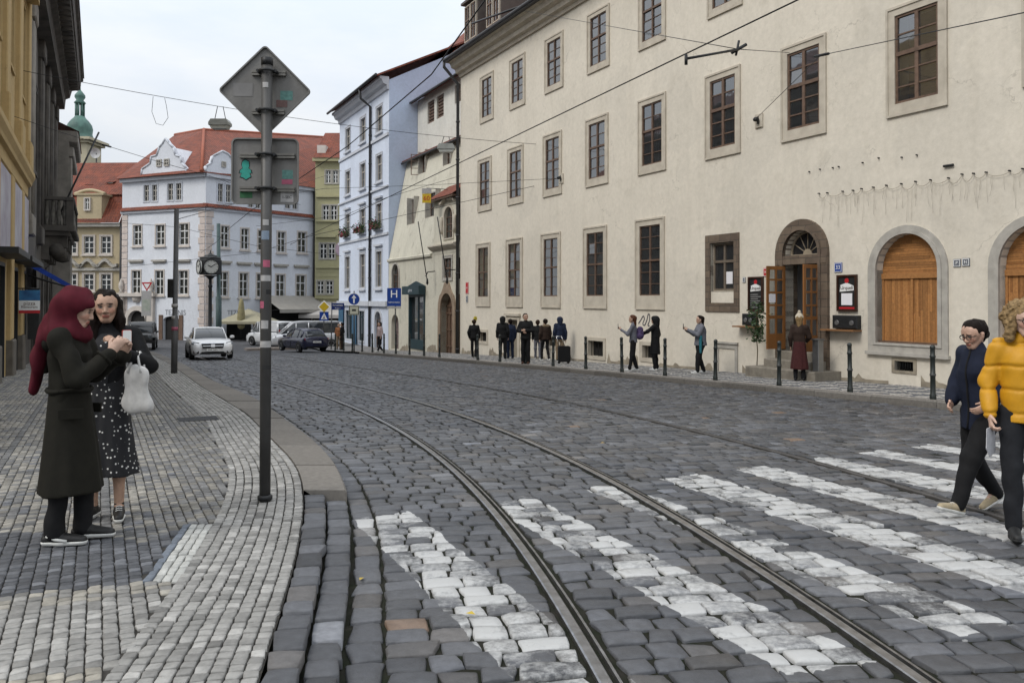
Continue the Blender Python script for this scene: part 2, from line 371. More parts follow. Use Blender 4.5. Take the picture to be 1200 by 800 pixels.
def window(fr, ua, ub, va, vb, parent, sur=(.24, .22, .3), sm=None, fm=None, gm=None, rows=(3, 2), trans=.56, nu=2, rec=.16, proud=.03, bar=.022, fw=.05, back=None, curtain=None, sill=False, name='window'):
    """outer rect of the stone surround; sur = side, top, bottom widths"""
    sd, tp, bt = sur; ia, ib, ja, jb = ua+sd, ub-sd, va+bt, vb-tp
    mb = MB()
    O = [(ua, va), (ub, va), (ub, vb), (ua, vb)]; I = [(ia, ja), (ib, ja), (ib, jb), (ia, jb)]
    ring(mb, fr, O, I, -rec-.05, proud, 0)
    if sd > .12:                       # a moulded outer fillet
        O2 = [(ua-.03, va-.03), (ub+.03, va-.03), (ub+.03, vb+.03), (ua-.03, vb+.03)]; I2 = [(ua+.03, va+.03), (ub-.03, va+.03), (ub-.03, vb-.03), (ua+.03, vb-.03)]
        ring(mb, fr, O2, I2, -.01, proud+.025, 0)
    if sill: mb.fbox(fr, ua-.1, ub+.1, va-.1, va-.003, -.05, .16, 0)
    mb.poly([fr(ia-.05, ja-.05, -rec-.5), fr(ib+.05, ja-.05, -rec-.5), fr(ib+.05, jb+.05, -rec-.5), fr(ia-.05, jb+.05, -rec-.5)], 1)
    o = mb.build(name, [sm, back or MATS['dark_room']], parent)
    sb = MB(); vt = ja+(jb-ja)*trans; g = .0
    ring(sb, fr, I, [(ia+fw, ja+fw), (ib-fw, ja+fw), (ib-fw, jb-fw), (ia+fw, jb-fw)], -rec-.04, -rec+.03, 0)
    for i in range(1, nu):
        u = ia+(ib-ia)*i/nu; sb.fbox(fr, u-fw*.8, u+fw*.8, ja+.01, jb-.01, -rec-.03, -rec+.035, 0)
    if trans < 1: sb.fbox(fr, ia+.01, ib-.01, vt-fw*.8, vt+fw*.8, -rec-.03, -rec+.045, 0)
    vl = [ja+(vt-ja)*k/rows[0] for k in range(rows[0])]; vu = [vt+(jb-vt)*k/max(rows[1], 1) for k in range(rows[1])]
    for v in vl[1:]+vu[1:]: sb.fbox(fr, ia+.02, ib-.02, v-bar/2, v+bar/2, -rec-.02, -rec+.02, 0)
    sb.build('sash', fm, o)
    pb = MB(); panes(pb, fr, ia+.01, ib-.01, ja, jb, nu, vl+vu+[jb] if trans < 1 else vl+[jb], -rec-.005); pb.build('pane', gm, o, fix=False)
    if curtain:
        cb = MB(); K = 28; P = [(ia+(ib-ia)*k/K, -rec-.12+.025*math.sin(k*1.9)+.01*math.sin(k*.7)) for k in range(K+1)]
        for k in range(K): cb.add([fr(P[k][0], ja, P[k][1]), fr(P[k+1][0], ja, P[k+1][1]), fr(P[k+1][0], jb, P[k+1][1]), fr(P[k][0], jb, P[k][1])], [(0, 1, 2, 3)], 0, True)
        cb.build('curtain', curtain, o)
    return o
# ================================================================== GROUND, ROAD, PAVEMENTS
VPX = 115.
_a = math.atan((VPX-600)/F); DIR = np.array([math.sin(_a), math.cos(_a)])
RF = Fr(gnd(935, 441.8, .12), DIR)                # right-hand facade line, w towards the street
LF = Fr(gnd(0, 444, .12), DIR, flip=True)          # left-hand facade line
KLp = np.array([(-.05, -1), (-.3, 1.), (-.55, 2.4)]+[tuple(gnd(*p)[:2]) for p in [(399,795),(404,752),(413,686),(413,610),(404,577),(395,555),(370,527.5),(345,507.5),(302,475),(272,460),(252,453),(215,430)]]+[(-20.4, 47)])
KIp = np.array([(-.35, -1), (-.62, 1.), (-.88, 2.4)]+[tuple(gnd(*p, .1)[:2]) for p in [(299,795),(332,705),(351,638),(358,579),(355,560),(347,543.5),(319,517),(290,486)]]+[(-7.15, 18.99), (-12.3, 29.7), (-20.9, 47)])
def smooth_curve(P):
    y = np.arange(-1, 47.01, .25); x = np.interp(y, P[:, 1], P[:, 0])
    for _ in range(14): x[1:-1] = .25*x[:-2]+.5*x[1:-1]+.25*x[2:]
    return y, x
_ky, _kx = smooth_curve(KLp); _iy, _ix = smooth_curve(KIp)
_ix = np.minimum(_ix, _kx-.27)
KL = lambda y: np.interp(y, _ky, _kx)
KI = lambda y: np.interp(y, _iy, _ix)
_ru = np.array([-40, -14, -8, 0, 15, 30, 46.]); _rw = np.array([2.9, 2.9, 2.95, 3.25, 3.6, 3.85, 4.0])
_uu = np.arange(-40, 46.1, .5); _rp = np.array([RF(u, 0, np.interp(u, _ru, _rw))[:2] for u in _uu])
KR = lambda y: np.interp(y, _rp[:, 1], _rp[:, 0])
KRu = lambda u: np.interp(u, _ru, _rw)

soil = mat('joint_soil', (.024, .022, .018), .95, .5, 9, .5, 60, .1, col2=(.013, .016, .009))
def sheet(name, xs_of_y, ys, dz, m, parent=None, nx=6):
    V = []; Q = []
    for y in ys:
        a, b = xs_of_y(y)
        for k in range(nx+1): x = a+(b-a)*k/nx; V.append((x, y, float(zr(y))+dz))
    for i in range(len(ys)-1):
        for k in range(nx): Q.append((i*(nx+1)+k, i*(nx+1)+k+1, (i+1)*(nx+1)+k+1, (i+1)*(nx+1)+k))
    me = npmesh(name, np.array(V), np.array(Q), m, smooth=True); auto_uv(me)
    o = link(name, me, parent); tag(o, kind='structure'); return o
sheet('ground', lambda y: (-500, 500), list(range(-60, 60, 2))+[70, 90, 130, 250, 900], -.09, soil)
sq = brickmat('square_cobbles', (.085, .088, .098), (.12, .12, .128), (.035, .034, .032), .2, .17, .02, .7, .7, nscale=.5, var=.35, spec=.4)
sheet('square_road', lambda y: (-70, 60), [46.5, 48, 50, 52, 54, 60, 70, 90, 120], -.005, sq)

# ---- stone-laying: every sett is modelled, each with its own tilt, outline and stone colour
def stones(name, C, EX, EY, A, B, top, mats, cols, t, dome=.012, jit=.004, rough=.0015, skirt=.06, tilt=.02, extra=None):
    n = len(C); g = len(t)+2; tt = np.concatenate([[t[0]], t, [t[-1]]])
    X, Y = np.meshgrid(tt, tt); X = X.ravel(); Y = Y.ravel()
    edge = np.zeros((g, g), bool); edge[0] = edge[-1] = True; edge[:, 0] = edge[:, -1] = True; edge = edge.ravel()
    R = np.random.default_rng(len(C))
    qc = 1-.045*(X*X*Y*Y)**2
    px = X*qc; py = Y*qc
    J = R.normal(0, jit, (n, 8))
    lx = px[None]*A[:, None]+J[:, :1]*py[None]+J[:, 1:2]*px[None]*py[None]+J[:, 2:3]*(1-px[None]**2)*0
    ly = py[None]*B[:, None]+J[:, 3:4]*px[None]+J[:, 4:5]*px[None]*py[None]
    lx += R.normal(0, jit*.35, lx.shape)*(~edge)[None]; ly += R.normal(0, jit*.35, ly.shape)*(~edge)[None]
    z = -(dome*.3*(X*X+Y*Y)+dome*.7*(np.maximum(np.abs(X), np.abs(Y)) > .99))[None]*(.7+.6*R.random((n, 1)))
    z = z+R.normal(0, rough, (n, g*g))+R.normal(0, tilt, (n, 1))*lx+R.normal(0, tilt, (n, 1))*ly+R.normal(0, jit*.8, (n, 1))
    z[:, edge] = -skirt
    P = np.empty((n, g*g, 3)); P[..., :2] = C[:, None, :2]+EX[:, None]*lx[..., None]+EY[:, None]*ly[..., None]
    P[..., 2] = zr(P[..., 1])+(top[:, None] if not np.isscalar(top) else top)+z
    idx = np.arange(g*g).reshape(g, g); q = np.stack([idx[:-1, :-1], idx[:-1, 1:], idx[1:, 1:], idx[1:, :-1]], -1).reshape(-1, 4)
    det = EX[0, 0]*EY[0, 1]-EX[0, 1]*EY[0, 0]
    if det < 0: q = q[:, ::-1]
    Q = (q[None]+(np.arange(n)*g*g)[:, None, None]).reshape(-1, 4)
    at = {'Col': np.repeat(cols, g*g, 0), 'top': np.tile((~edge).astype(float), n), 'rnd': np.repeat(R.random(n), g*g)}
    return npmesh(name, P.reshape(-1, 3), Q, mats, at)
T_NEAR = np.array([-1, -.91, -.4, .4, .91, 1]); T_MID = np.array([-1, -.86, .86, 1]); T_FAR = np.array([-1, -.55, .55, 1])
def lodded(base, D, mats, near=8.5, far=20, parent=None, **kw):
    """stones dict -> up to three meshes under one structure"""
    C = D['C']; Y = C[:, 1]; first = parent
    for lo, hi, t in ((-9, near, T_NEAR), (near, far, T_MID), (far, 99, T_FAR)):
        k = (Y >= lo) & (Y < hi)
        if not k.any(): continue
        me = stones(base, C[k], D['EX'][k], D['EY'][k], D['A'][k], D['B'][k], D['top'][k], mats, D['cols'][k], t, **kw)
        o = link(base, me, first); tag(o, kind='structure')
        if first is None: first = o
    return first
def in_view(x, y, pad=2.2): return (np.abs(x) < .66*np.maximum(y, 0)+pad) & (y > 2.1)

# ---- the tram track reference curve (left rail), fitted to the survey
_A = np.array([(.80, .3), (.66, 2.0)]+[tuple(gnd(*p)[:2]) for p in [(716,800),(686,746),(656,704),(614,641),(562,577),(517,537),(482,512.5),(450,492.5),(400,471),(365,458.7),(315,443.7),(247,423.7)]]+[(-19.6, 48.)])
_co = np.polyfit(_A[:, 1], _A[:, 0], 5)
_ty = np.arange(.5, 48, .05); _tx = np.polyval(_co, _ty)
_ds = np.concatenate([[0], np.cumsum(np.hypot(np.diff(_tx), np.diff(_ty)))])
def track(s, w=0.):
    x = np.interp(s, _ds, _tx); y = np.interp(s, _ds, _ty)
    tx = np.interp(s+.05, _ds, _tx)-np.interp(s-.05, _ds, _tx); ty = np.interp(s+.05, _ds, _ty)-np.interp(s-.05, _ds, _ty)
    l = np.hypot(tx, ty); tx, ty = tx/l, ty/l
    return np.stack([x+ty*w, y-tx*w], -1), np.stack([tx, ty], -1), np.stack([ty, -tx], -1)
GA, WC = 1.435, 4.13
RAILS = (0., GA, WC)

def roadcols(n):
    R = np.random.default_rng(3)
    g = R.lognormal(0, .27, (n, 1)); base = np.array([[.070, .0725, .079]])*g
    warm = R.random((n, 1)) < .16; base = np.where(warm, base*np.array([[1.12, 1.03, .92]]), base)
    rust = R.random((n, 1)) < .0012; base = np.where(rust, np.array([[.17, .115, .08]]), base)
    return np.clip(base, .03, .25)
Cs, EXs, EYs, As, Bs = [], [], [], [], []
s = 0.; R = np.random.default_rng(11); W = np.arange(-6, 17, .015)
while s < _ds[-1]-.3:
    pit = R.uniform(.150, .188)
    P, T, Nn = track(np.full(len(W), s+pit/2), W)
    ok = (P[:, 0] > KL(P[:, 1])+.197) & (P[:, 0] < KR(P[:, 1])-.03) & (P[:, 1] < 46.6)
    for rr in RAILS: ok &= ~((W > rr-.074) & (W < rr+.086))
    i = 0
    while i < len(W):
        if not ok[i]: i += 1; continue
        j = i
        while j+1 < len(W) and ok[j+1]: j += 1
        a, b = W[i], W[j]; L_ = b-a
        if L_ > .07:
            cuts = [a]; 
            while cuts[-1] < b-.11: cuts.append(cuts[-1]+R.uniform(.15, .28))
            if cuts[-1] > b or b-cuts[-1] < .07: cuts[-1] = b
            else: cuts.append(b)
            c = np.array(cuts); 
            if len(c) > 1:
                cw = (c[1:]+c[:-1])/2; hw = (c[1:]-c[:-1])/2-R.uniform(.005, .010, len(cw))
                p, t, n_ = track(np.full(len(cw), s+pit/2), cw)
                k = in_view(p[:, 0], p[:, 1]) & (hw > .025)
                # rows fan open on the outside of the bend
                kap = 1+np.maximum(cw, 0)*.012
                Cs.append(p[k]); EXs.append(n_[k]); EYs.append(t[k]); As.append(hw[k]); Bs.append((pit/2*kap-R.uniform(.005, .011, len(cw)))[k])
        i = j+1
    s += pit
road = {'C': np.concatenate(Cs), 'EX': np.concatenate(EXs), 'EY': np.concatenate(EYs), 'A': np.concatenate(As), 'B': np.concatenate(Bs)}
# a course of long setts along the left kerb (gutter)
gy = []; y = 2.1
while y < 46: gy.append(y); y += R.uniform(.22, .34)*.9
gy = np.array(gy); ym = (gy[1:]+gy[:-1])/2; xm = KL(ym)+.105; tx = (KL(ym+.1)-KL(ym-.1))/.2; tl = np.hypot(tx, 1)
T_ = np.stack([tx/tl, 1/tl], 1); N_ = np.stack([1/tl, -tx/tl], 1)
gut = {'C': np.stack([xm, ym], 1), 'EX': N_, 'EY': T_, 'A': np.full(len(ym), .083), 'B': (gy[1:]-gy[:-1])/2*tl-.008}
for k in road: road[k] = np.concatenate([road[k], gut[k]])
road['top'] = np.zeros(len(road['C'])); road['cols'] = roadcols(len(road['C']))
NROAD = len(road['C'])
# road material: stone + crossing paint worn off where wheels pass
def roadmat():
    m, nt, b = newmat('road_setts'); L = nt.links
    a = nt.nodes.new('ShaderNodeAttribute'); a.attribute_name = 'Col'; tp = nt.nodes.new('ShaderNodeAttribute'); tp.attribute_name = 'top'
    n = ramp(nt, noise_node(nt, 14, 6, .65).outputs['Fac'], .3, .7, (.7, .7, .7), (1.15, 1.15, 1.15))
    dust = ramp(nt, noise_node(nt, .8, 6, .6).outputs['Fac'], .35, .75, (.82, .84, .88), (1.18, 1.14, 1.08))
    base = mixc(nt, 1., mixc(nt, 1., a.outputs['Color'], n, 'MULTIPLY'), dust, 'MULTIPLY')
    geo = nt.nodes.new('ShaderNodeNewGeometry')
    def dot(v):
        d = nt.nodes.new('ShaderNodeVectorMath'); d.operation = 'DOT_PRODUCT'; d.inputs[1].default_value = v; L.new(geo.outputs['Position'], d.inputs[0]); return d.outputs['Value']
    def mth(op, x, y=None, z=None, clamp=False):
        q = nt.nodes.new('ShaderNodeMath'); q.operation = op; q.use_clamp = clamp
        for i, e in enumerate((x, y, z)):
            if e is None: continue
            if isinstance(e, (int, float)): q.inputs[i].default_value = e
            else: L.new(e, q.inputs[i])
        return q.outputs[0]
    wob = mth('MULTIPLY_ADD', noise_node(nt, 3.2, 4, .6).outputs['Fac'], .16, -.08)
    d = mth('ADD', dot((.917, .40, 0)), mth('MULTIPLY', wob, .55)); t = mth('ADD', dot((.40, -.917, 0)), mth('MULTIPLY', wob, 2.))
    st = None
    for c, hw in ((1.78, .25), (2.98, .25), (4.08, .22), (5.1, .28), (6.1, .24), (7.24, .25), (8.28, .22), (9.3, .21), (10.3, .2)):
        k = mth('COMPARE', d, c, hw); st = k if st is None else mth('ADD', st, k)
    lim = mth('MULTIPLY_ADD', d, -.14, -6.55); st = mth('MULTIPLY', mth('MULTIPLY', st, mth('GREATER_THAN', t, lim)), mth('LESS_THAN', t, -3.0))
    wear = noise_node(nt, 2.0, 8, .7).outputs['Fac']; fine = noise_node(nt, 28, 5, .7).outputs['Fac']
    rn = nt.nodes.new('ShaderNodeAttribute'); rn.attribute_name = 'rnd'
    left = mth('MULTIPLY', mth('LESS_THAN', d, 4.5), mth('MULTIPLY_ADD', rn.outputs['Fac'], .05, .018))
    wr = ramp(nt, mth('ADD', mth('ADD', left, mth('MULTIPLY', rn.outputs['Fac'], .15)), mth('MULTIPLY_ADD', fine, .34, mth('MULTIPLY', wear, .62))), .535, .70)
    # a rail-side band is rubbed nearly bare
    pm = mth('MULTIPLY', mth('MULTIPLY', st, mth('SUBTRACT', 1.0, wr)), tp.outputs['Fac'], clamp=True)
    pm = mth('MULTIPLY', pm, .93)
    L.new(mixc(nt, pm, base, (.44, .44, .43)), b.inputs['Base Color'])
    L.new(mth('MULTIPLY_ADD', noise_node(nt, 9, 4).outputs['Fac'], .34, .33), b.inputs['Roughness']); b.inputs['Specular IOR Level'].default_value = .55
    bump(nt, b, noise_node(nt, 38, 8, .72).outputs['Fac'], .55, .012); return m
RM = roadmat()
road_o = lodded('road', road, RM, near=9.5, far=19, dome=.010, jit=.006, rough=.0012, skirt=.05)
sheet('road_bed', lambda y: (float(KL(y))-.2, float(KR(y))+.1), list(np.arange(-3, 46.9, 1.)), -.020, soil, road_o)

# ---- tram rails
steel = mat('rail_steel', (.36, .36, .37), .3, .35, 12, .1, 90, .5, .9, col2=(.19, .185, .18), stretch=None)
rust = mat('rail_rust', (.075, .07, .066), .7, .4, 8, .3, 60)
prof = [(-.062, -.07), (-.062, .004), (-.05, .007), (.006, .007), (.012, .002), (.014, -.035), (.046, -.035), (.049, .001), (.066, .001), (.068, -.07)]
for wv, lab in ((0., 'curved steel tram rail nearest the left pavement, shining beside the sign post'), (GA, 'second curved steel tram rail, crossing the middle of the white stripes'), (WC, 'thin dark tram rail farthest right, running under the walking women')):
    sg = np.arange(.6, _ds[-1]-.6, .3); P, _, _ = track(sg, wv); ok = P[:, 1] < 46.6; P = P[ok]
    path = [np.array([p[0], p[1], float(zr(p[1]))]) for p in P]
    if wv == WC: pr = [(a*.8, b-.004) for a, b in prof]
    else: pr = [(a*.86, b) for a, b in prof]
    mb = MB(); mb.sweep(path, pr, 0)
    o = mb.build('tram_rail', [steel if wv < WC else rust]); tag(o, lab, 'tram rail', 'tram rails set in the cobbles')

# ---- kerbs
gran = attrmat('kerb_granite', .85, .3, .3, 60)
def kerb(name, outer, inner, ys, top, drop=.25):
    V, Q, Cc = [], [], []; R = np.random.default_rng(5)
    for a, b in zip(ys[:-1], ys[1:]):
        g = .006; K = 4; col = np.array([.165, .152, .135])*R.uniform(.8, 1.15); k0 = len(V); dz = R.normal(0, .003)
        for i in range(K+1):
            y = a+g+(b-a-2*g)*i/K; xo, xi = outer(y), inner(y); sgn = np.sign(xi-xo)
            z = float(zr(y))+top+dz
            for x, zz in ((xo, z-drop), (xo, z-.02), (xo+sgn*.02, z), (xi, z), (xi, z-drop)): V.append((x, y, zz)); Cc.append(col)
        for i in range(K):
            for j in range(4): q = (k0+i*5+j, k0+i*5+j+1, k0+(i+1)*5+j+1, k0+(i+1)*5+j); Q.append(q)
        Q.append((k0, k0+1, k0+2, k0+3)); Q.append((k0+K*5+3, k0+K*5+2, k0+K*5+1, k0+K*5))
    me = npmesh(name, np.array(V), np.array(Q), gran, {'Col': np.array(Cc)}, smooth=False)
    import bmesh
    bm = bmesh.new(); bm.from_mesh(me); bmesh.ops.recalc_face_normals(bm, faces=bm.faces); bm.to_mesh(me); bm.free()
    return tag(link(name, me), kind='structure')
kerb('kerb', lambda y: float(KL(y)), lambda y: float(KI(y))+.004, [7.35]+list(np.arange(8.6, 46.6, 1.35)), .125)
kerb('kerb', lambda y: float(KR(y)), lambda y: float(KR(y))+.30, list(np.arange(3, 47, 1.25)), .13)
# dropped kerb: two courses of big setts
dk = {k: [] for k in ('C', 'EX', 'EY', 'A', 'B', 'top')}
for c, (f0, f1, tp) in enumerate(((0.02, .49, .045), (.51, .98, .085))):
    y = 2.1
    while y < 7.3:
        l = R.uniform(.16, .30); ym = y+l/2
        if ym+l/2 > 7.36: l = 7.36-y; ym = y+l/2
        if l < .07: break
        xo, xi = float(KL(ym)), float(KI(ym)); x0 = xo+(xi-xo)*f0; x1 = xo+(xi-xo)*f1; tx = float(KL(ym+.1)-KL(ym-.1))/.2; tl = math.hypot(tx, 1)
        dk['C'].append(((x0+x1)/2, ym)); dk['EY'].append((tx/tl, 1/tl)); dk['EX'].append((1/tl, -tx/tl)); dk['A'].append(abs(x1-x0)/2/tl-.004); dk['B'].append(l/2*tl-.008); dk['top'].append(tp); y += l
dk = {k: np.array(v) for k, v in dk.items()}; dk['cols'] = roadcols(len(dk['C']))*1.12
sm_ = attrmat('kerb_setts', .6, .4, .3, 70)
lodded('dropped_kerb', dk, sm_, dome=.009, jit=.004)

# ---- left pavement: mosaic of small stones laid in panels and borders
def wpoly(L): return np.array([gnd(x, y, .11)[:2] for x, y in L])
def inpoly(P, poly):
    x, y = P[:, 0], P[:, 1]; r = np.zeros(len(P), bool); j = len(poly)-1
    for i in range(len(poly)):
        xi, yi = poly[i]; xj, yj = poly[j]
        with np.errstate(divide='ignore', invalid='ignore'): k = ((yi > y) != (yj > y)) & (x < (xj-xi)*(y-yi)/(yj-yi)+xi)
        r ^= k; j = i
    return r
dark_p = wpoly([(-260, 735), (-260, 640), (0, 618), (120, 622), (172, 630), (215, 611), (168, 676), (0, 692)])
blue_p = wpoly([(215, 609), (228, 609), (182, 676), (166, 676)]); pale_p = wpoly([(228, 609), (250, 609), (211, 675), (182, 676)])
warm_p = wpoly([(-260, 735), (0, 692), (168, 676), (240, 668), (236, 684), (170, 690), (0, 708), (-260, 755)])
field_p = wpoly([(-260, 755), (0, 708), (236, 684), (215, 772), (0, 790), (-260, 850)])
Dn = np.array([DIR[1], -DIR[0]])
def pavcols(P, wk):
    R = np.random.default_rng(9); n = len(P); g = R.lognormal(0, .16, (n, 1))
    a = P@DIR; c = P@Dn
    tan = np.array([.275, .26, .23]); grey = np.array([.165, .164, .162]); pale = np.array([.295, .288, .272]); dark = np.array([.095, .098, .106])
    pa = np.floor(a/.95)+np.floor(c/.95); lightp = (pa % 2 == 0)[:, None]
    mixr = R.random((n, 1))
    col = np.where(lightp, np.where(mixr < .74, tan, grey), np.where(mixr < .42, grey, np.where(mixr < .52, dark*1.5, tan*.9)))
    line = ((a % .95) < .09) | ((c % .95) < .09); col = np.where(line[:, None], grey*.95, col)
    far = np.clip((P[:, 1:2]-12)/14, 0, 1)
    border = ((wk > .66) & (wk < 1.12))[:, None]; col = np.where(border, np.where(mixr < .6, grey*1.05, tan*.8), col)
    band = (wk < .66)[:, None]; col = np.where(band, pale*np.where(mixr < .85, 1., .72), col)
    f = inpoly(P, field_p)[:, None]; col = np.where(f & ~band, pale*np.where(mixr < .9, 1, .75), col)
    k = inpoly(P, warm_p)[:, None]; col = np.where(k & ~band, np.where(mixr < .6, [.29, .272, .235], [.23, .224, .21]), col)
    k = inpoly(P, dark_p)[:, None]; col = np.where(k & ~band, dark*np.where(mixr < .8, 1, 1.45), col)
    low = (a[:, None] < (wpoly([(0, 790)])[0]@DIR)); col = np.where(low & ~band, np.where(mixr < .6, [.31, .288, .245], [.24, .232, .215]), col)
    return col*g*.92
pit = .074
lw = lambda y: LF.o[0]+(y-LF.o[1])*DIR[0]/DIR[1]
aa = np.arange(-4, 56, pit); cc = np.arange(-6, 8, pit); G = np.stack(np.meshgrid(aa, cc, indexing='ij'), -1).reshape(-1, 2)
shift = (np.round(G[:, 1]/pit).astype(int) % 2)*pit*.5
P = DIR[None]*(G[:, :1]+shift[:, None])+Dn[None]*G[:, 1:2]
tk = np.hypot((KI(P[:, 1]+.1)-KI(P[:, 1]-.1))/.2, 1); wk = (KI(P[:, 1])-P[:, 0])/tk
strip_p = np.concatenate([blue_p[[0]], pale_p[[1]], pale_p[[2]], blue_p[[3]]]); ok = ~inpoly(P, strip_p) & (wk > .66) & (P[:, 0] > lw(P[:, 1])-.2) & (P[:, 1] > 2.1) & (P[:, 1] < 46) & in_view(P[:, 0], P[:, 1], 1.6)
P = P[ok]; wk = wk[ok]; n = len(P)
pv = {'C': P, 'EX': np.tile(Dn, (n, 1)), 'EY': np.tile(DIR, (n, 1)), 'A': RNG.uniform(.0315, .0345, n), 'B': RNG.uniform(.0315, .0345, n), 'cols': pavcols(P, wk)}
# border rows following the kerb
bc, bx, by, bw = [], [], [], []
for r_ in range(9):
    y = 2.1
    while y < 46:
        off = .04+r_*.0735; x = float(KI(y)); tx = float(KI(y+.15)-KI(y-.15))/.3; tl = math.hypot(tx, 1)
        bc.append((x-off/tl, y+off*tx/tl)); bx.append((1/tl, -tx/tl)); by.append((tx/tl, 1/tl)); bw.append(off); y += .076/tl
bc = np.array(bc); bx = np.array(bx); by = np.array(by); bw = np.array(bw); k = in_view(bc[:, 0], bc[:, 1], 1.6)
add = {'C': bc[k], 'EX': bx[k], 'EY': by[k], 'A': RNG.uniform(.0305, .0335, k.sum()), 'B': RNG.uniform(.032, .035, k.sum()), 'cols': pavcols(bc[k], bw[k])}
for q in pv: pv[q] = np.concatenate([pv[q], add[q]])
# the pale guiding strip: four courses of larger stones
a0, a1, b0, b1 = blue_p[0], pale_p[1], blue_p[3], pale_p[2]; sc_, sx_, sy_, sa_, sb_, scol = [], [], [], [], [], []
for c_ in range(4):
    p0_ = a0+(a1-a0)*(c_+.5)/4; p1_ = b0+(b1-b0)*(c_+.5)/4; L_ = np.linalg.norm(p1_-p0_); nn_ = max(int(L_/.13), 3); ey_ = (p1_-p0_)/L_; ex_ = np.array([ey_[1], -ey_[0]]); wd_ = np.linalg.norm(np.cross(np.append((a1-a0)/4, 0), np.append(ey_, 0)))
    for k_ in range(nn_): sc_.append(p0_+(p1_-p0_)*(k_+.5)/nn_); sx_.append(ex_); sy_.append(ey_); sa_.append(wd_/2-.004); sb_.append(L_/nn_/2-.004); scol.append(np.array([.15, .17, .20] if c_ == 0 else [.42, .42, .395])*RNG.uniform(.85, 1.1))
add = {'C': np.array(sc_), 'EX': np.array(sx_), 'EY': np.array(sy_), 'A': np.array(sa_), 'B': np.array(sb_), 'cols': np.array(scol)}
for q in pv: pv[q] = np.concatenate([pv[q], add[q]])
tops = lambda y: .085+.035*np.clip((y-6.8)/1.6, 0, 1)
pv['top'] = tops(pv['C'][:, 1])
pm_ = attrmat('mosaic_stone', .8, .3, .25, 110)
pav = lodded('pavement', pv, pm_, near=6.5, far=12, dome=.0045, jit=.002, rough=.0008, skirt=.03, tilt=.03)
sheet('pavement_bed', lambda y: (lw(y)-1.2, float(KI(y))+.002), list(np.arange(-3, 46.9, .5)), .068, mat('joint_sand', (.045, .041, .035), .95, .3, 12, .3, 80), pav)

# ---- right pavement: small stones in a light and dark chequer
aa = np.arange(-16, 47, pit); P = []; A2 = []
for u in aa:
    for wv in np.arange(.02, float(KRu(u))-.32, pit): P.append((u, wv))
P = np.array(P); XY = np.array([RF(u, 0, wv)[:2] for u, wv in P]); k = in_view(XY[:, 0], XY[:, 1], 1.6) & (XY[:, 1] < 50); P = P[k]; XY = XY[k]; n = len(P)
d1 = np.floor((P[:, 0]+P[:, 1])/.62); d2 = np.floor((P[:, 0]-P[:, 1])/.62); dk_ = ((d1+d2) % 2 == 0)[:, None]
g = RNG.lognormal(0, .15, (n, 1)); mixr = RNG.random((n, 1))
cols = np.where(dk_, np.where(mixr < .85, [.10, .105, .115], [.2, .19, .18]), np.where(mixr < .88, [.32, .305, .28], [.2, .19, .18]))*g
edge = (P[:, 1] > KRu(P[:, 0])-.62)[:, None]; cols = np.where(edge, np.array([.27, .25, .23])*g, cols)
rp = {'C': XY, 'EX': np.tile(DIR, (n, 1)), 'EY': np.tile(RF.W[:2], (n, 1)), 'A': RNG.uniform(.0325, .0355, n), 'B': RNG.uniform(.0325, .0355, n), 'cols': cols, 'top': np.full(n, .12)}
rpo = lodded('pavement', rp, pm_, near=5, far=6, dome=.006, jit=.002, rough=.0005, skirt=.02)
sheet('pavement_bed', lambda y: (float(KR(y))+.29, float(RF.o[0]+(y-RF.o[1])*DIR[0]/DIR[1])+.6), list(np.arange(-3, 49, .5)), .105, MATS['joint_sand'], rpo)
# the right pavement goes on round the end of the blue house
sheet('pavement_end', lambda y: (float(RF.o[0]+(y-RF.o[1])*DIR[0]/DIR[1])-4.4, float(RF.o[0]+(y-RF.o[1])*DIR[0]/DIR[1])+8), list(np.arange(49, 68, 1.)), .11, brickmat('pavement_far', (.28, .26, .24), (.16, .16, .165), (.1, .1, .1), .5, .5, .01, .85, .1))
# traffic island out in the square
a = gnd(288, 411); b = gnd(352, 409.5); mb = MB(); U = np.array([b[0]-a[0], b[1]-a[1]]); fr = Fr((a[0], a[1]), U); ll = np.hypot(*U)
mb.prism(fr, [(0, a[2]-.1), (ll, a[2]-.1), (ll-.1, a[2]+.14), (.1, a[2]+.14)], 0, 1.3); tag(mb.build('traffic_island', gran if False else mat('island_granite', (.26, .22, .19), .85)), kind='structure')
# ================================================================== RIGHT SIDE OF THE STREET
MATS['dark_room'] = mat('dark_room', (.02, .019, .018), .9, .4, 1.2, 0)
MATS['dim_room'] = mat('dim_room', (.095, .088, .08), .9, .6, .9, 0)
cream = plaster('cream_plaster', (.69, .635, .54), (.45, .405, .325), .22, .2, .24)
stone = mat('window_stone', (.53, .48, .395), .85, .28, 3, .35, 45, col2=(.42, .375, .305))
brown_stone = brickmat('brown_stone', (.135, .10, .075), (.185, .14, .10), (.09, .075, .06), .5, .22, .012, .85, .4, nscale=3, var=.35)
brownwood = mat('sash_wood', (.16, .10, .068), .55, .4, 8, .1, 80)
glass = glassmat('window_glass', (.05, .053, .056), 3.6, .42)
orange = attrmat('orange_boards', .55, .35, .1, 60)
iron = mat('black_iron', (.018, .019, .02), .5, .3, 10, .1, 60)
zinc = mat('dark_zinc', (.05, .05, .052), .55, .3, 4, .1, 60)
tiles = tilemat()
grime = mat('plinth_grime', (.36, .315, .24), .95, .5, 3, .6, 25, col2=(.20, .17, .13), bdist=.02)
greystone = mat('grey_stone', (.43, .405, .36), .85, .25, 4, .35, 50)

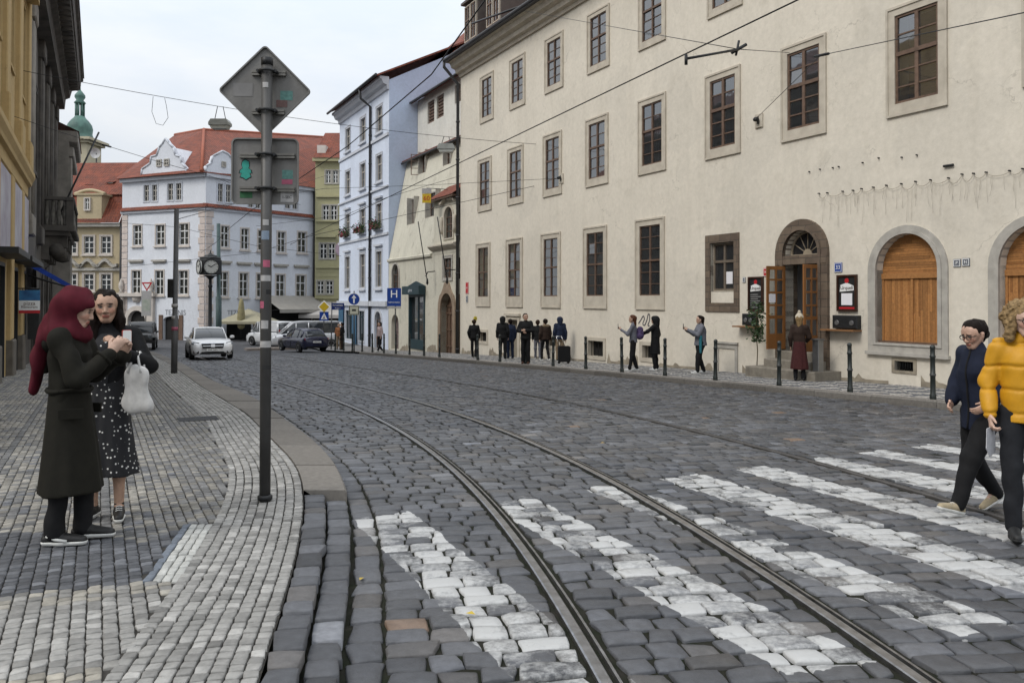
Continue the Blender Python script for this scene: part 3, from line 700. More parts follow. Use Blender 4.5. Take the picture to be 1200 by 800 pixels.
H = thing('tenement_house', 'long cream plastered house with three rows of stone framed windows along the right pavement', 'house', RF(5, -.7))
ROW1 = [19.78, 16.33, 12.93, 9.47, 5.9]; ROW2 = [19.66, 16.28, 12.83, 9.36, 5.84, 2.22, -1.0, -4.43, -7.9]
# measured outer rects (u0,u1,v0,v1)
W1 = [(u, u+1.63, 1.38, 4.48) for u in (19.77, 16.34, 12.93, 9.46, 5.93)]
W2 = [(u, u+1.55, 6.10, 8.68) for u in (19.64, 16.28, 12.84, 9.37, 5.85, 2.24, -1.0, -4.46, -7.75)]
W3 = [(u, u+1.52, 10.5, 12.78) for u in (19.44, 16.12, 12.73, 9.29, 5.86, 2.15, -1.0, -4.4, -7.7)]
cellars = [(20.0, 21.25, -.5, .22), (13.05, 14.15, -.38, .26), (9.52, 10.92, -.6, .25), (6.34, 7.34, -.46, .24)]
ops = [(a+.05, b-.05, c+.05, d-.05) for a, b, c, d in W1+W2+W3]
ops += [(2.5, 3.58, 1.6, 3.45), (-.80, .45, .3, 3.58, 2.95), (-4.24, -2.57, .66, 3.26, 2.42), (-7.33, -5.66, .66, 3.26, 2.42), (-3.58, -3.07, .02, .24), (16.75, 17.75, -1.0, .8)]+[(a+.15, b-.15, c+.12, d-.12) for a, b, c, d in cellars]
mb = MB(); U0, U1, TOP = -14., 23.5, 14.2
wall(mb, RF, U0, U1, -2., TOP, ops, 0, .3)
mb.poly([RF(U1, -2, 0), RF(U1, TOP, 0), RF(U1, TOP+6, -7), RF(U1, TOP, -14), RF(U1, -2, -14)], 0)
mb.poly([RF(U0, -2, 0), RF(U0, TOP, 0), RF(U0, TOP+6, -7), RF(U0, TOP, -14), RF(U0, -2, -14)], 0)
mb.poly([RF(U0, -2, -14), RF(U1, -2, -14), RF(U1, TOP, -14), RF(U0, TOP, -14)], 0)
mb.build('wall', [cream], H)
# worn plinth with a ragged upper edge
def plinth(parent, fr, u0, u1, holes, hbase, m, amp=.28, w=.006, seed=2):
    R = np.random.default_rng(seed); us = list(np.arange(u0, u1, .11)); mb = MB(); hh = 0; hs = []; first = None
    for u in us:
        hh = .86*hh+R.normal(0, .075); hs.append(hbase+amp*.5+hh*1.2+(.25 if R.random() < .03 else 0))
    for i in range(len(us)-1):
        a, b = us[i], us[i+1]
        if any(a < h[1]+.05 and b > h[0]-.05 for h in holes):
            if mb.n: mb.build('plinth', m, parent); mb = MB()
            continue
        ya, yb = [float(zr(fr(x, 0)[1])) for x in (a, b)]
        ha, hb = max(hs[i], .1), max(hs[i+1], .1); va, vb = ya+.1+ha, yb+.1+hb
        mb.poly([fr(a, ya-.2, w), fr(b, yb-.2, w), fr(b, vb, w), fr(a, va, w)]); mb.poly([fr(a, va, w), fr(b, vb, w), fr(b, vb, -.01), fr(a, va, -.01)])
    if mb.n: mb.build('plinth', m, parent)
plinth(H, RF, U0, 23.3, [(-1.3, 1.0), (-3.65, -3.0), (16.6, 17.9), (2.3, 3.35)]+[(c[0], c[1]) for c in cellars], .04, grime, .22)
# cornice and eaves
mb = MB(); cp = [(0, 13.42), (.10, 13.42), (.14, 13.55), (.30, 13.6), (.34, 13.78), (.55, 13.86), (.62, 14.06), (.75, 14.1), (.75, 14.2), (0, 14.2)]
P0 = [RF(U0, v, w) for w, v in cp]; P1 = [RF(U1, v, w) for w, v in cp]; n = len(cp)
mb.add(P0+P1, [list(range(n)), list(range(n, 2*n))[::-1]]+[(i, (i+1) % n, n+(i+1) % n, n+i) for i in range(n)]); mb.build('cornice', stone, H)
mb = MB()
for a, b, c, d in [(U0, U1+.1, .9, 14.21)]:
    q = [RF(a, 14.2, .9), RF(b, 14.2, .9), RF(b, 20.3, -6.9), RF(a, 20.3, -6.9)]; mb.poly(q); mb.poly([RF(a, 14.2, -14.2), RF(b, 14.2, -14.2), RF(b, 20.3, -6.9), RF(a, 20.3, -6.9)])
rf = mb.build('roof', tiles, H, fix=False)
mb = MB(); mb.tube([RF(U0, 14.24, .93), RF(U1+.1, 14.24, .93)], .085, 10); mb.fbox(RF, U0, U1+.1, 14.12, 14.2, .70, .93); mb.build('gutter', zinc, H)
def downpipe(parent, pts, r=.06, m=None):
    mb = MB(); mb.tube(pts, r, 10); 
    for p, q in zip(pts[:-1], pts[1:]):
        L_ = np.linalg.norm(np.array(q)-p)
        for k in range(1, int(L_/2.)+1):
            c = np.array(p)+(np.array(q)-p)*k*2./L_; mb.cyl(c-np.array([0, 0, .04]), c+np.array([0, 0, .04]), r*1.3, r*1.3, 10)
    return mb.build('downpipe', m or zinc, parent)
downpipe(H, [RF(23.62, 14.2, .9), RF(23.62, 13.9, .9), RF(23.6, 13.1, .12), RF(23.6, -1.2, .12)], .085)
# dormers
for u in (19.3, 22.0):
    mb = MB(); mb.fbox(RF, u-.8, u+.8, 14.6, 17.0, -3, .05); mb.fbox(RF, u-.95, u+.95, 17.0, 17.12, -3, .25); d = mb.build('dormer', mat('dormer_lead', (.10, .085, .075), .7), H)
    for k in (-.38, .38): window(RF, u+k-.33, u+k+.33, 15.0, 16.85, d, (.04, .04, .04), stone, brownwood, glass, (2, 1), .6, 2, -.09, .14, name='window')
mb = MB(); mb.fbox(RF, 15.6, 16.5, 15.5, 18.4, -2.6, -1.7); mb.fbox(RF, 15.5, 16.6, 18.4, 18.6, -2.7, -1.6); mb.build('chimney', cream, rf)
# the windows
net0 = mat('old_net', (.20, .19, .18), .9, .5, 5, 0, stretch=(3, 3, .3)); back_wood = mat('inner_shutters', (.28, .16, .09), .7, .4, 6, .2, 40, stretch=(1, 1, 6))
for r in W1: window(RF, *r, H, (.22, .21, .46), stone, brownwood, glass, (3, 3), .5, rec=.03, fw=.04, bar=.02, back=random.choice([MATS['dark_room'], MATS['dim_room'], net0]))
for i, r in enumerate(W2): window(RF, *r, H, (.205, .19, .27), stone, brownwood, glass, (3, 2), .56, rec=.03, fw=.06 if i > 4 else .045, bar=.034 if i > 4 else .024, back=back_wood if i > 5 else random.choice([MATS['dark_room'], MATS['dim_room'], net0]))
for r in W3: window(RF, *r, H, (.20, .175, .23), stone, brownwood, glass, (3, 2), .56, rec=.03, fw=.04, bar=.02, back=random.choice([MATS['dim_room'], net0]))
# low window in a block-stone frame
mb = MB(); ring(mb, RF, [(2.28, 1.33), (3.8, 1.33), (3.8, 3.7), (2.28, 3.7)], [(2.5, 1.6), (3.58, 1.6), (3.58, 3.45), (2.5, 3.45)], -.25, .04, 0); mb.fbox(RF, 2.5, 3.58, 1.6, 1.94, -.25, -.02, 1)
o = mb.build('block_frame', [brown_stone, cream], H)
window(RF, 2.52, 3.56, 1.96, 3.44, o, (.03, .03, .03), stone, mat('grey_sash', (.15, .12, .09), .6), glass, (1, 1), .62, rec=.12, proud=-.1)
mb = MB(); mb.fbox(RF, 2.72, 3.0, 2.18, 2.55, -.122, -.119); mb.build('paper_notice', mat('paper', (.75, .74, .76), .8, .05), o)
# blocked shop opening under it
mb = MB(); ring(mb, RF, [(2.35, -.62), (3.32, -.62), (3.32, .36), (2.35, .36)], [(2.47, -.6), (3.2, -.6), (3.2, .22), (2.47, .22)], -.01, .03); mb.fbox(RF, 2.33, 3.34, .36, .42, 0, .07); mb.build('blocked_opening', greystone, H)
for c in cellars:
    mb = MB(); a, b, e, d = c; ring(mb, RF, [(a, e), (b, e), (b, d), (a, d)], [(a+.16, e+.13), (b-.16, e+.13), (b-.16, d-.13), (a+.16, d-.13)], -.25, .03)
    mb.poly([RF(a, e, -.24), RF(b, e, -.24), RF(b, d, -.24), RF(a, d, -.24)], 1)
    for k in range(5): x = a+.2+(b-a-.4)*k/4; mb.tube([RF(x, e+.1, -.12), RF(x, d-.1, -.12)], .012, 6, 2)
    mb.build('cellar_window', [stone, MATS['dark_room'], iron], H)
mb = MB(); ring(mb, RF, [(-3.66, -.05), (-2.99, -.05), (-2.99, .31), (-3.66, .31)], [(-3.58, .02), (-3.07, .02), (-3.07, .24), (-3.58, .24)], -.2, .02); mb.poly([RF(-3.6, 0, -.2), RF(-3.0, 0, -.2), RF(-3.0, .25, -.2), RF(-3.6, .25, -.2)], 1)
for k in range(7): x = -3.52+k*.067; mb.tube([RF(x, .02, -.05), RF(x, .24, -.05)], .008, 5, 2)
mb.build('cellar_window', [grime, MATS['dark_room'], iron], H)
# niche with a small door below the second window
mb = MB(); ring(mb, RF, [(16.58, -1.1), (17.95, -1.1), (17.95, .95), (16.58, .95)], [(16.78, -1.1), (17.75, -1.1), (17.75, .78), (16.78, .78)], -.25, .05); mb.fbox(RF, 16.5, 18.03, .95, 1.06, 0, .12); mb.fbox(RF, 16.78, 17.75, -1.1, .78, -.27, -.22, 1); mb.build('niche_door', [stone, mat('grey_door', (.30, .265, .21), .7)], H)
# arched boarded windows
for k, c in enumerate((-3.405, -6.495)):
    mb = MB(); out_ = [(c-1.075, .43)]+arc_pts(c-1.075, c+1.075, 2.40, 3.46, 18)+[(c+1.075, .43)]; inn = [(c-.835, .66)]+arc_pts(c-.835, c+.835, 2.42, 3.26, 18)+[(c+.835, .66)]
    ring(mb, RF, out_, inn, -.3, .045); mid = [(c-.93, .6)]+arc_pts(c-.93, c+.93, 2.41, 3.34, 18)+[(c+.93, .6)]; ring(mb, RF, mid, inn, .03, .07)
    mb.fbox(RF, c-1.12, c+1.12, .36, .44, 0, .1); o = mb.build('arched_window', [greystone], H)
    V, Q, C_ = [], [], []; R = np.random.default_rng(k+4)
    def board(u0, u1, v0, v1, d, w=-.2):
        col = np.array([.40, .185, .062])*R.uniform(.68, 1.12)*(np.array([.8, .75, .7]) if R.random() < .08 else 1)
        b = MB(); b.bbox(RF, u0, u1, v0, v1, w-.03, w+d, .003); i0 = len(V); V.extend(b.v[0].tolist()); Q.extend([tuple(i+i0 for i in f) for f in b.f]); C_.extend([col]*len(b.v[0]))
    u = c-.835
    while u < c+.83:
        w_ = R.uniform(.035, .075); cuts = [.66]+([R.uniform(1.0, 1.9)] if R.random() < .6 else [])+[2.22]
        for a, b in zip(cuts[:-1], cuts[1:]): board(u, min(u+w_, c+.835)-.002, a, b-.003, R.uniform(-.004, .004))
        u += w_
    v = 2.32
    while v < 3.24:
        h = R.uniform(.04, .08); t = min(max((v+h*.5-2.42)/.84, 0), 1); a = .835*math.sqrt(max(1-t*t, 0))+.03; cuts = [c-a]+([c+R.uniform(-a*.6, a*.6)] if a > .4 else [])+[c+a]
        for p, q in zip(cuts[:-1], cuts[1:]): board(p, q-.002, v, v+h-.003, R.uniform(-.004, .004))
        v += h
    board(c-.835, c+.835, 2.2, 2.33, .05); board(c-.03, c+.03, .66, 2.2, .03); board(c-.835, c-.78, .66, 2.2, .03); board(c+.78, c+.835, .66, 2.2, .03)
    bo = link('boards', npmesh('boards', np.array(V), np.array(Q), orange, {'Col': np.array(C_)}, smooth=False), o)
    mb = MB(); mb.fbox(RF, c-.84, c+.84, .655, .70, -.3, -.04); mb.build('ledge', brownwood, o)
# the doorway
DC = -.175
out_ = [(DC-.93, -.5)]+arc_pts(DC-.93, DC+.93, 2.92, 3.88, 18)+[(DC+.93, -.5)]; inn = [(DC-.625, -.5)]+arc_pts(DC-.625, DC+.625, 2.95, 3.58, 18)+[(DC+.625, -.5)]
mb = MB(); ring(mb, RF, out_, inn, -.45, .09); mid = [(DC-.72, -.5)]+arc_pts(DC-.72, DC+.72, 2.94, 3.67, 18)+[(DC+.72, -.5)]; ring(mb, RF, mid, inn, .05, .12)
mb.fbox(RF, DC-.9, DC+.9, 2.66, 2.90, -.4, .105); DW = mb.build('doorway', [brown_stone], H)
mb = MB(); inh = arc_pts(DC-.6, DC+.6, 2.95, 3.55, 18); ring(mb, RF, inh+[(DC+.6, 2.9), (DC-.6, 2.9)], [(DC+(u-DC)*.9, 2.93+(v-2.9)*.9) for u, v in inh]+[(DC+.54, 2.94), (DC-.54, 2.94)], -.25, -.17)
for a in (30, 60, 90, 120, 150): ca, sa = math.cos(math.radians(a)), math.sin(math.radians(a)); mb.tube([RF(DC+.14*ca, 2.94+.14*sa, -.2), RF(DC+.55*ca, 2.94+.58*sa, -.2)], .014, 6)
mb.prism(RF, [(DC+.15*math.cos(PI*k/10), 2.93+.15*math.sin(PI*k/10)) for k in range(11)], -.24, -.18); fl = mb.build('fanlight', mat('pale_wood', (.36, .30, .22), .6), DW)
mb = MB(); mb.poly(outward(RF, [RF(u, v, -.21) for u, v in inh]+[RF(DC+.6, 2.9, -.21), RF(DC-.6, 2.9, -.21)])); mb.build('pane', glassmat('dark_glass', (.02, .02, .022), 1.5, 0), fl, fix=False)
doorwood = mat('door_wood', (.27, .115, .035), .5, .3, 7, .15, 70, .4, stretch=(1, 1, .15))
for sgn, lab in ((1, 'open left door leaf with a white notice'), (-1, None)):
    hu = DC+sgn*.60; fr = Fr(RF(hu, 0, .04), RF.W[:2]+RF.U[:2]*sgn*(.10)); mb = MB(); wd, v0, v1 = .62, .34, 2.62
    for a, b in ((0, .085), (wd/2-.025, wd/2+.025), (wd-.085, wd)): mb.fbox(fr, a, b, v0, v1, -.022, .022)
    for v, h in ((v0, .42), (v0+.83, .09), (v0+1.18, .05), (v0+1.53, .05), (v0+1.88, .05), (v1-.10, .10)): mb.fbox(fr, .08, wd-.08, v, v+h, -.019, .019)
    d = mb.build('door', doorwood, DW); 
    if lab: d['label'] = lab
    mb = MB(); panes(mb, fr, .08, wd-.08, v0+.4, v1-.08, 2, [v0+.4, v0+.85, v0+1.2, v0+1.55, v0+1.9, v1-.08], 0); mb.build('pane', glass, d, fix=False)
    mb = MB(); mb.tube([fr(wd-.05, 1.30, .02), fr(wd-.05, 1.30, .07), fr(wd-.17, 1.30, .07)], .011, 6); mb.tube([fr(wd-.05, 1.30, -.02), fr(wd-.05, 1.30, -.07), fr(wd-.17, 1.30, -.07)], .011, 6); mb.build('handle', mat('brass', (.35, .25, .09), .35, .2, 9, 0, metal=.9), d)
    if sgn > 0: mb = MB(); mb.fbox(fr, .34, .56, 1.62, 1.85, .02, .023); mb.fbox(fr, .34, .56, 1.62, 1.85, -.023, -.02); mb.build('paper_notice', MATS['paper'], d)
# entrance hall behind the door
mb = MB(); hallp = mat('hall_plaster', (.42, .43, .45), .9, .1, 2)
mb.poly([RF(DC-.9, .3, -.45), RF(DC+.9, .3, -.45), RF(DC+.9, .3, -5), RF(DC-.9, .3, -5)], 1); mb.poly([RF(DC-.9, .3, -2.4), RF(DC+.9, .3, -2.4), RF(DC+.9, 2.9, -2.4), RF(DC-.9, 2.9, -2.4)])
for s_ in (-.9, .9): mb.poly([RF(DC+s_, .3, -.44), RF(DC+s_, .3, -2.4), RF(DC+s_, 2.9, -2.4), RF(DC+s_, 2.9, -.44)])
mb.poly([RF(DC-.9, 2.9, -.44), RF(DC+.9, 2.9, -.44), RF(DC+.9, 2.9, -2.4), RF(DC-.9, 2.9, -2.4)]); mb.build('hall', [hallp, greystone], DW)
mb = MB()
for k, (wd, wo, v) in enumerate(((1.3, .95, -.14), (.88, .64, .08), (.70, .32, .3))): mb.bbox(RF, DC-wd, DC+wd*.92, -.8, v, -.3 if k == 2 else 0, wo, .02)
mb.build('doorstep', mat('step_stone', (.24, .215, .175), .85, .35, 5, .4, 40), DW)
# graffiti scrawls
def stroke(name, fr, pts, m, parent, r=.012, w=.006):
    P = np.array(pts, float); t = np.linspace(0, len(P)-1, len(P)*5); Q = np.stack([np.interp(t, range(len(P)), P[:, i]) for i in (0, 1)], 1)
    for _ in range(3): Q[1:-1] = .25*Q[:-2]+.5*Q[1:-1]+.25*Q[2:]
    mb = MB()
    for a, b in zip(Q[:-1], Q[1:]):
        d = (b-a)/(np.linalg.norm(b-a)+1e-9); nn = np.array([-d[1], d[0]])*r; mb.poly([fr(*(a-nn), w), fr(*(b-nn), w), fr(*(b+nn), w), fr(*(a+nn), w)])
    return mb.build(name, m, parent, fix=False)
pt = lambda L, fr=RF: [fr.px(*p) for p in L]
sp = lambda x, y: (520+x/3.53, 340+y/3.533)
stroke('graffiti', RF, pt([sp(*p) for p in [(806,138),(818,120),(826,104),(832,118),(822,140),(832,148),(842,120),(846,98),(853,100),(852,128),(843,146),(852,148)]]), mat('spray_black', (.05, .05, .07), .7), H, .022)
stroke('graffiti', RF, pt([(555,374),(557,371),(559,375),(556,373),(560,372),(553,377)]), mat('spray_yellow', (.62, .50, .05), .7), H, .06)

# ---- things fixed on the front of the cream house
paper = MATS['paper']; red = mat('sign_red', (.45, .02, .025), .45, .1, 5, 0); blue = mat('sign_blue', (.012, .05, .26), .4, .1, 5, 0); white = mat('enamel_white', (.78, .78, .76), .4, .06, 5, 0); blackboard = mat('blackboard', (.018, .018, .018), .6, .3, 6, 0); mahog = mat('mahogany', (.05, .022, .014), .35, .4, 6, 0)
def menu(u0, u1, v0, v1, lab, paper_rect, chalk):
    t = thing('menu_board', lab, 'menu board', RF((u0+u1)/2, v0, 0)); mb = MB(); w = .05
    mb.fbox(RF, u0+.02, u1-.02, v0+.02, v1-.02, .003, .04); mb.build('panel', blackboard, t)
    mb = MB(); ring(mb, RF, [(u0, v0), (u1, v0), (u1, v1), (u0, v1)], [(u0+.05, v0+.05), (u1-.05, v0+.05), (u1-.05, v1-.05), (u0+.05, v1-.05)], 0.003, .07); mb.build('frame', mahog, t)
    cu = (u0+u1)/2; tv = v1-.30
    mb = MB(); mb.prism(RF, [(u0+.09, tv-.10), (u1-.09, tv-.13), (u1-.11, tv+.04), (cu, tv+.10), (u0+.1, tv+.02)], .041, .046); mb.build('banner', white, t)
    mb = MB(); mb.prism(RF, [(cu+.065*math.cos(a*PI/8), tv+.15+.065*math.sin(a*PI/8)) for a in range(16)], .041, .047); mb.build('emblem', red, t)
    text('Urquell', .13, RF(cu, tv-.035, .048), -RF.U, (0, 0, 1), mahog, t)
    if paper_rect: a, b, c, d = paper_rect; mb = MB(); mb.fbox(RF, a, b, c, d, .041, .046); mb.build('paper', paper, t)
    if chalk:
        for k in range(9): text(random.choice(['soup 65', 'goulash 169', 'beer 49', 'steak 245', 'salad 98']), .07, RF(u1-.08, tv-.24-k*.065, .044), -RF.U, (0, 0, 1), white, t, align='LEFT') if False else None
        mb = MB(); R = np.random.default_rng(8)
        for k in range(8): v = tv-.22-k*.062; a = u1-.09; b = a-R.uniform(.25, .42); mb.fbox(RF, b, a, v, v+.014, .041, .043)
        mb.build('chalk_lines', mat('chalk', (.4, .4, .38), .9), t)
    else: mb = MB(); mb.fbox(RF, u0+.06, u1-.06, v0+.06, v0+.11, .041, .045); mb.build('stripe', red, t)
    return t
menu(1.27, 1.87, 1.37, 2.36, 'black chalk menu board with red emblem left of the open doors, behind the plant', None, True)
menu(-2.0, -1.38, 1.40, 2.33, 'dark framed menu box with a sheet of paper right of the open doorway', (-1.86, -1.52, 1.56, 1.86), False)
for u0, u1, v0, lab, us in ((1.50, 2.02, .93, 'black wall box on a wooden shelf under the chalk board', (1.30, 2.28)), (-2.10, -1.32, .94, 'wide black wall box on a wooden shelf under the framed menu', (-2.12, -1.05))):
    t = thing('wall_shelf', lab, 'shelf', RF((u0+u1)/2, v0, 0)); mb = MB(); mb.bbox(RF, u0, u1, v0+.02, v0+.36, .003, .16, .02); mb.build('box', iron, t)
    mb = MB(); mb.fbox(RF, *us, v0-.04, v0, .003, .30); mb.build('board', mat('shelf_wood', (.24, .12, .05), .6), t)
    mb = MB()
    for a in (u0+.16, u1-.16): mb = MB(); mb.cyl(RF(a, v0+.17, .155), RF(a, v0+.17, .18), .07, .06, 14); mb.build('knob', mat('grey_metal', (.22, .22, .22), .4, metal=.6), t)
def plate(u0, u1, v0, v1, m, txt, lab, tm=None, size=.15, two=None, fr=RF):
    t = thing('house_number_plate' if txt.isdigit() else 'wall_plate', lab, 'plate', fr((u0+u1)/2, v0, 0)); mb = MB(); mb.bbox(fr, u0, u1, v0, v1, .003, .025, .008); mb.build('plate', m, t)
    mb = MB(); e = .012; ring(mb, fr, [(u0+e, v0+e), (u1-e, v0+e), (u1-e, v1-e), (u0+e, v1-e)], [(u0+2*e, v0+2*e), (u1-2*e, v0+2*e), (u1-2*e, v1-2*e), (u0+2*e, v1-2*e)], .024, .027); mb.build('border', tm or white, t)
    text(txt, size, fr((u0+u1)/2, (v0+v1)/2+(.06 if two else 0), .027), -fr.U*(1 if fr is RF else -1), (0, 0, 1), tm or white, t)
    if two: text(two, size*.5, fr((u0+u1)/2, (v0+v1)/2-.06, .027), -fr.U*(1 if fr is RF else -1), (0, 0, 1), tm or white, t)
plate(-1.52, -1.27, 2.40, 2.65, blue, '33', 'dark blue house number plate reading 33 above the framed menu box')
plate(1.04, 1.29, 2.36, 2.60, red, '397', 'red house number plate at the left of the doorway', size=.10)
dk2 = mat('plaque_grey', (.16, .17, .19), .6)
plate(-4.78, -4.60, 2.42, 2.60, dk2, 'P', 'left one of two small square grey plaques between the boarded arches', size=.1)
plate(-4.99, -4.81, 2.43, 2.61, dk2, 'H', 'right one of two small square grey plaques between the boarded arches', size=.1)
plate(2.02, 2.14, 2.2, 2.36, dk2, 'x', 'tiny dark box on the wall beside the block framed window', size=.04)
plate(22.4, 22.75, 2.0, 2.6, red, '27', 'small red plate on the cream wall beside the corner downpipe', size=.12)
plate(22.45, 22.7, 1.55, 1.9, dk2, 'i', 'small grey plate below the red one near the corner downpipe', size=.12)
# cable anchors on stone blocks
def anchor(u, v, lab):
    t = thing('wire_anchor', lab, 'wire anchor', RF(u, v, 0)); mb = MB(); mb.bbox(RF, u-.15, u+.15, v-.2, v+.2, .002, .05); mb.build('stone_block', stone, t)
    mb = MB(); mb.tube([RF(u, v, .04), RF(u, v, .16)], .03, 8); mb.lathe([(.0, -.02), (.07, -.02), (.09, .04), (.05, .09), (0, .09)], RF(u, v, .14), 10); mb.tube([RF(u, v-.1, .06), RF(u, v+.12, .07)], .022, 6); mb.build('hook', iron, t)
anchor(1.44, 6.86, 'iron wire anchor on a stone block between the second row windows near the sixth')
anchor(12.93-.1, 6.68, 'iron wire anchor beside the third window of the middle row')
# hanging light string with drops
t = thing('icicle_lights', 'unlit string of icicle lights drooping along the cream wall above the boarded arches', 'light string', RF(-4, 4.7, 0))
zp = lambda x, y: RF.px(930+x/4.444, 180+y/4.44)
nd_ = 0; hooks = [(137,208),(180,205),(260,197),(314,192),(358,183),(420,176),(488,166),(566,158),(640,146),(718,138),(812,128),(882,108),(942,104),(1008,98),(1130,90),(1198,80),(1300,70),(1420,62)]
Hk = [zp(*p) for p in hooks]; mb = MB(); path = []
for a, b in zip(Hk[:-1], Hk[1:]):
    sag = .05+.09*random.random()
    for k in range(6): q = k/6; path.append(RF(a[0]+(b[0]-a[0])*q, a[1]+(b[1]-a[1])*q-sag*4*q*(1-q)-.03, .05))
mb.tube(path, .006, 4); mb.build('cable', mat('pale_cable', (.40, .355, .28), .7), t)
R = np.random.default_rng(3)
for p in path[::1]:
    mb = MB()
    for k in range(0 if R.random()<.35 else 1):
        q = p+RF.U*R.uniform(-.07, .07); L_ = R.choice([.25, .4, .55, .8])*R.uniform(.7, 1.1); mb.tube([q, q+np.array([0, 0, -L_*.5])+RF.U*R.normal(0, .008), q+np.array([0, 0, -L_])+RF.U*R.normal(0, .02)], .0028, 3)
    if mb.n and nd_ < 98: mb.build('drop', MATS['pale_cable'], t); nd_ += 1
for h in Hk: mb = MB(); mb.tube([RF(h[0], h[1], 0), RF(h[0], h[1], .07)], .018, 6); mb.build('hook', iron, t)
for p in [(85,95),(140,82),(207,74),(238,69),(363,48),(446,24),(566,20),(645,8)]: u, v = zp(*p); mb = MB(); mb.tube([RF(u, v, 0), RF(u, v, .05)], .018, 6); mb.build('hook', iron, t)
u, v = zp(812, 63); mb = MB(); mb.tube([RF(u-.12, v, .04), RF(u+.12, v, .04)], .03, 6); mb.build('hook', iron, t)
# potted plant by the left leaf, cigarette bin by the right
p0 = RF(.98, 0, .55); gz = float(zr(p0[1]))+.12
t = thing('potted_plant', 'tall green leafy plant in a dark pot leaning by the left door leaf', 'plant', (p0[0], p0[1], gz)); mb = MB(); mb.lathe([(0, 0), (.11, 0), (.15, .24), (.16, .26), (.13, .26), (.12, .22), (0, .22)], (p0[0], p0[1], gz), 16); mb.build('pot', iron, t)
stem = [np.array([p0[0], p0[1], gz+.2]), np.array([p0[0]+.02, p0[1], gz+.7]), np.array([p0[0]-.02, p0[1]+.02, gz+1.3]), np.array([p0[0]+.03, p0[1], gz+1.9])]; mb = MB(); mb.tube(stem, .014, 6); mb.build('stem', mat('plant_stem', (.09, .07, .03), .8), t)
def leaves(name, pts, m, parent, size=.07, seed=1):
    R = np.random.default_rng(seed); V, Q = [], []
    for p in pts:
        d = R.normal(size=3); d[2] = d[2]*.5-.2; d /= np.linalg.norm(d); s_ = np.cross(d, R.normal(size=3)); s_ /= np.linalg.norm(s_); n_ = np.cross(d, s_); l = size*R.uniform(.7, 1.3); k = len(V)
        V += [p, p+d*l*.5+s_*l*.32+n_*l*.06, p+d*l, p+d*l*.5-s_*l*.32+n_*l*.06]; Q.append((k, k+1, k+2, k+3))
    me = npmesh(name, np.array(V), np.array(Q), m, smooth=False); return link(name, me, parent)
lf = mat('leaf_green', (.035, .075, .022), .5, .4, 12, 0); R = np.random.default_rng(5)
L_ = [np.array([p0[0], p0[1], gz+.95+h])+R.normal(0, 1, 3)*np.array([.115, .115, .0])*(1.0-.3*abs(h-.55)) for h in R.uniform(0, 1.1, 420)]; leaves('foliage', L_, lf, t, .085)
p1 = RF(-1.28, 0, .62); gz = float(zr(p1[1]))+.12
t = thing('ash_bin', 'slim grey metal ashtray bin beside the right door leaf', 'bin', (p1[0], p1[1], gz)); fr = Fr((p1[0], p1[1]), RF.U[:2]); zb = -.14; mb = MB(); mb.bbox(fr, -.10, .10, zb, zb+.80, -.09, .09, .01); mb.build('body', mat('brushed_steel', (.28, .28, .28), .35, .2, 5, 0, metal=.8), t); mb = MB(); mb.fbox(fr, -.12, .12, zb+.802, zb+.84, -.11, .11); mb.build('lid', MATS['grey_metal'], t)
# ================================================================== THE OTHER HOUSES ON THE RIGHT
whitewood = mat('white_sash', (.62, .62, .6), .5, .1, 5, 0)
pale_trim = mat('pale_trim', (.52, .54, .58), .8, .12, 3, .2)
curt = mat('net_curtain', (.42, .36, .20), .9, .25, 3, 0, col2=(.28, .23, .12)); net = mat('white_net', (.42, .42, .42), .9, .25, 3, 0)
def pxr(fr, x0, x1, y0, y1, w=0.):
    a = fr.px(x0, y1, w); b = fr.px(x1, y0, w); return (min(a[0], b[0]), max(a[0], b[0]), a[1], b[1])
# ---- house with the sloping lower roof wall
old = plaster('old_plaster', (.60, .57, .475), (.26, .235, .18), .45, .3, .35); white_pl = plaster('white_plaster', (.66, .645, .59), (.42, .39, .32), .25, .2, .3)
t = thing('old_house', 'narrow old plastered house with a sloping front wall beside the blue house', 'house', RF(29, -1.2))
UA, UB = 23.75, 35.5
portal = (24.35, 26.15, -1.3, 2.05, 1.1); shopr = (28.75, 31.4, -1.25, 2.45); nich = (33.45, 34.9, -1.5, .75, .1); arw = (33.35, 34.7, 2.0, 3.98, 3.3)
win_m = (24.55, 25.95, 2.75, 4.1)
mb = MB(); wall(mb, RF, UA, UB, -2.2, 4.25, [portal, shopr, nich, arw, (win_m[0]+.1, win_m[1]-.1, win_m[2]+.1, win_m[3]-.1)], 0, .35)
# sloping upper wall, kinked back, with real openings left as dark recesses
SW = lambda v: -(v-4.25)*.19
class SlopeFr(Fr):
    def __call__(s, u, v, w=0.):
        return Fr.__call__(s, u, v, w+(SW(v) if v > 4.25 else 0))
SF = SlopeFr(RF.o, RF.U)
slw = [tuple(x for x in pxr(RF, *q, w_)) for q, w_ in (((484, 492.6, 230, 264), -.8), ((506, 519, 222, 256), -.85), ((493.6, 502, 175, 205), -1.2), ((523, 532, 165, 195), -1.2))]
wall(mb, SF, UA, UB, 4.25, 11.0, slw, 0, .2)
mb.poly([RF(UB, -2.2, 0), RF(UB, 4.25, 0), RF(UB, 11, SW(11)), RF(UB, 11, -9), RF(UB, -2.2, -9)], 0)
w2 = SW(11)-.7; O2_ = lambda *q: pxr(RF, *q, w2)
UPW = [O2_(501, 509, 116, 146), O2_(511.7, 520, 109, 140), O2_(532.5, 541.5, 94.5, 124)]
wall(mb, RF, UA, UB, 10.9, 15.0, UPW, 1, .25, w=w2)
mb.poly([RF(UB, 10.9, w2), RF(UB, 15, w2), RF(UB, 16.5, -9), RF(UB, 10.9, -9)], 1)
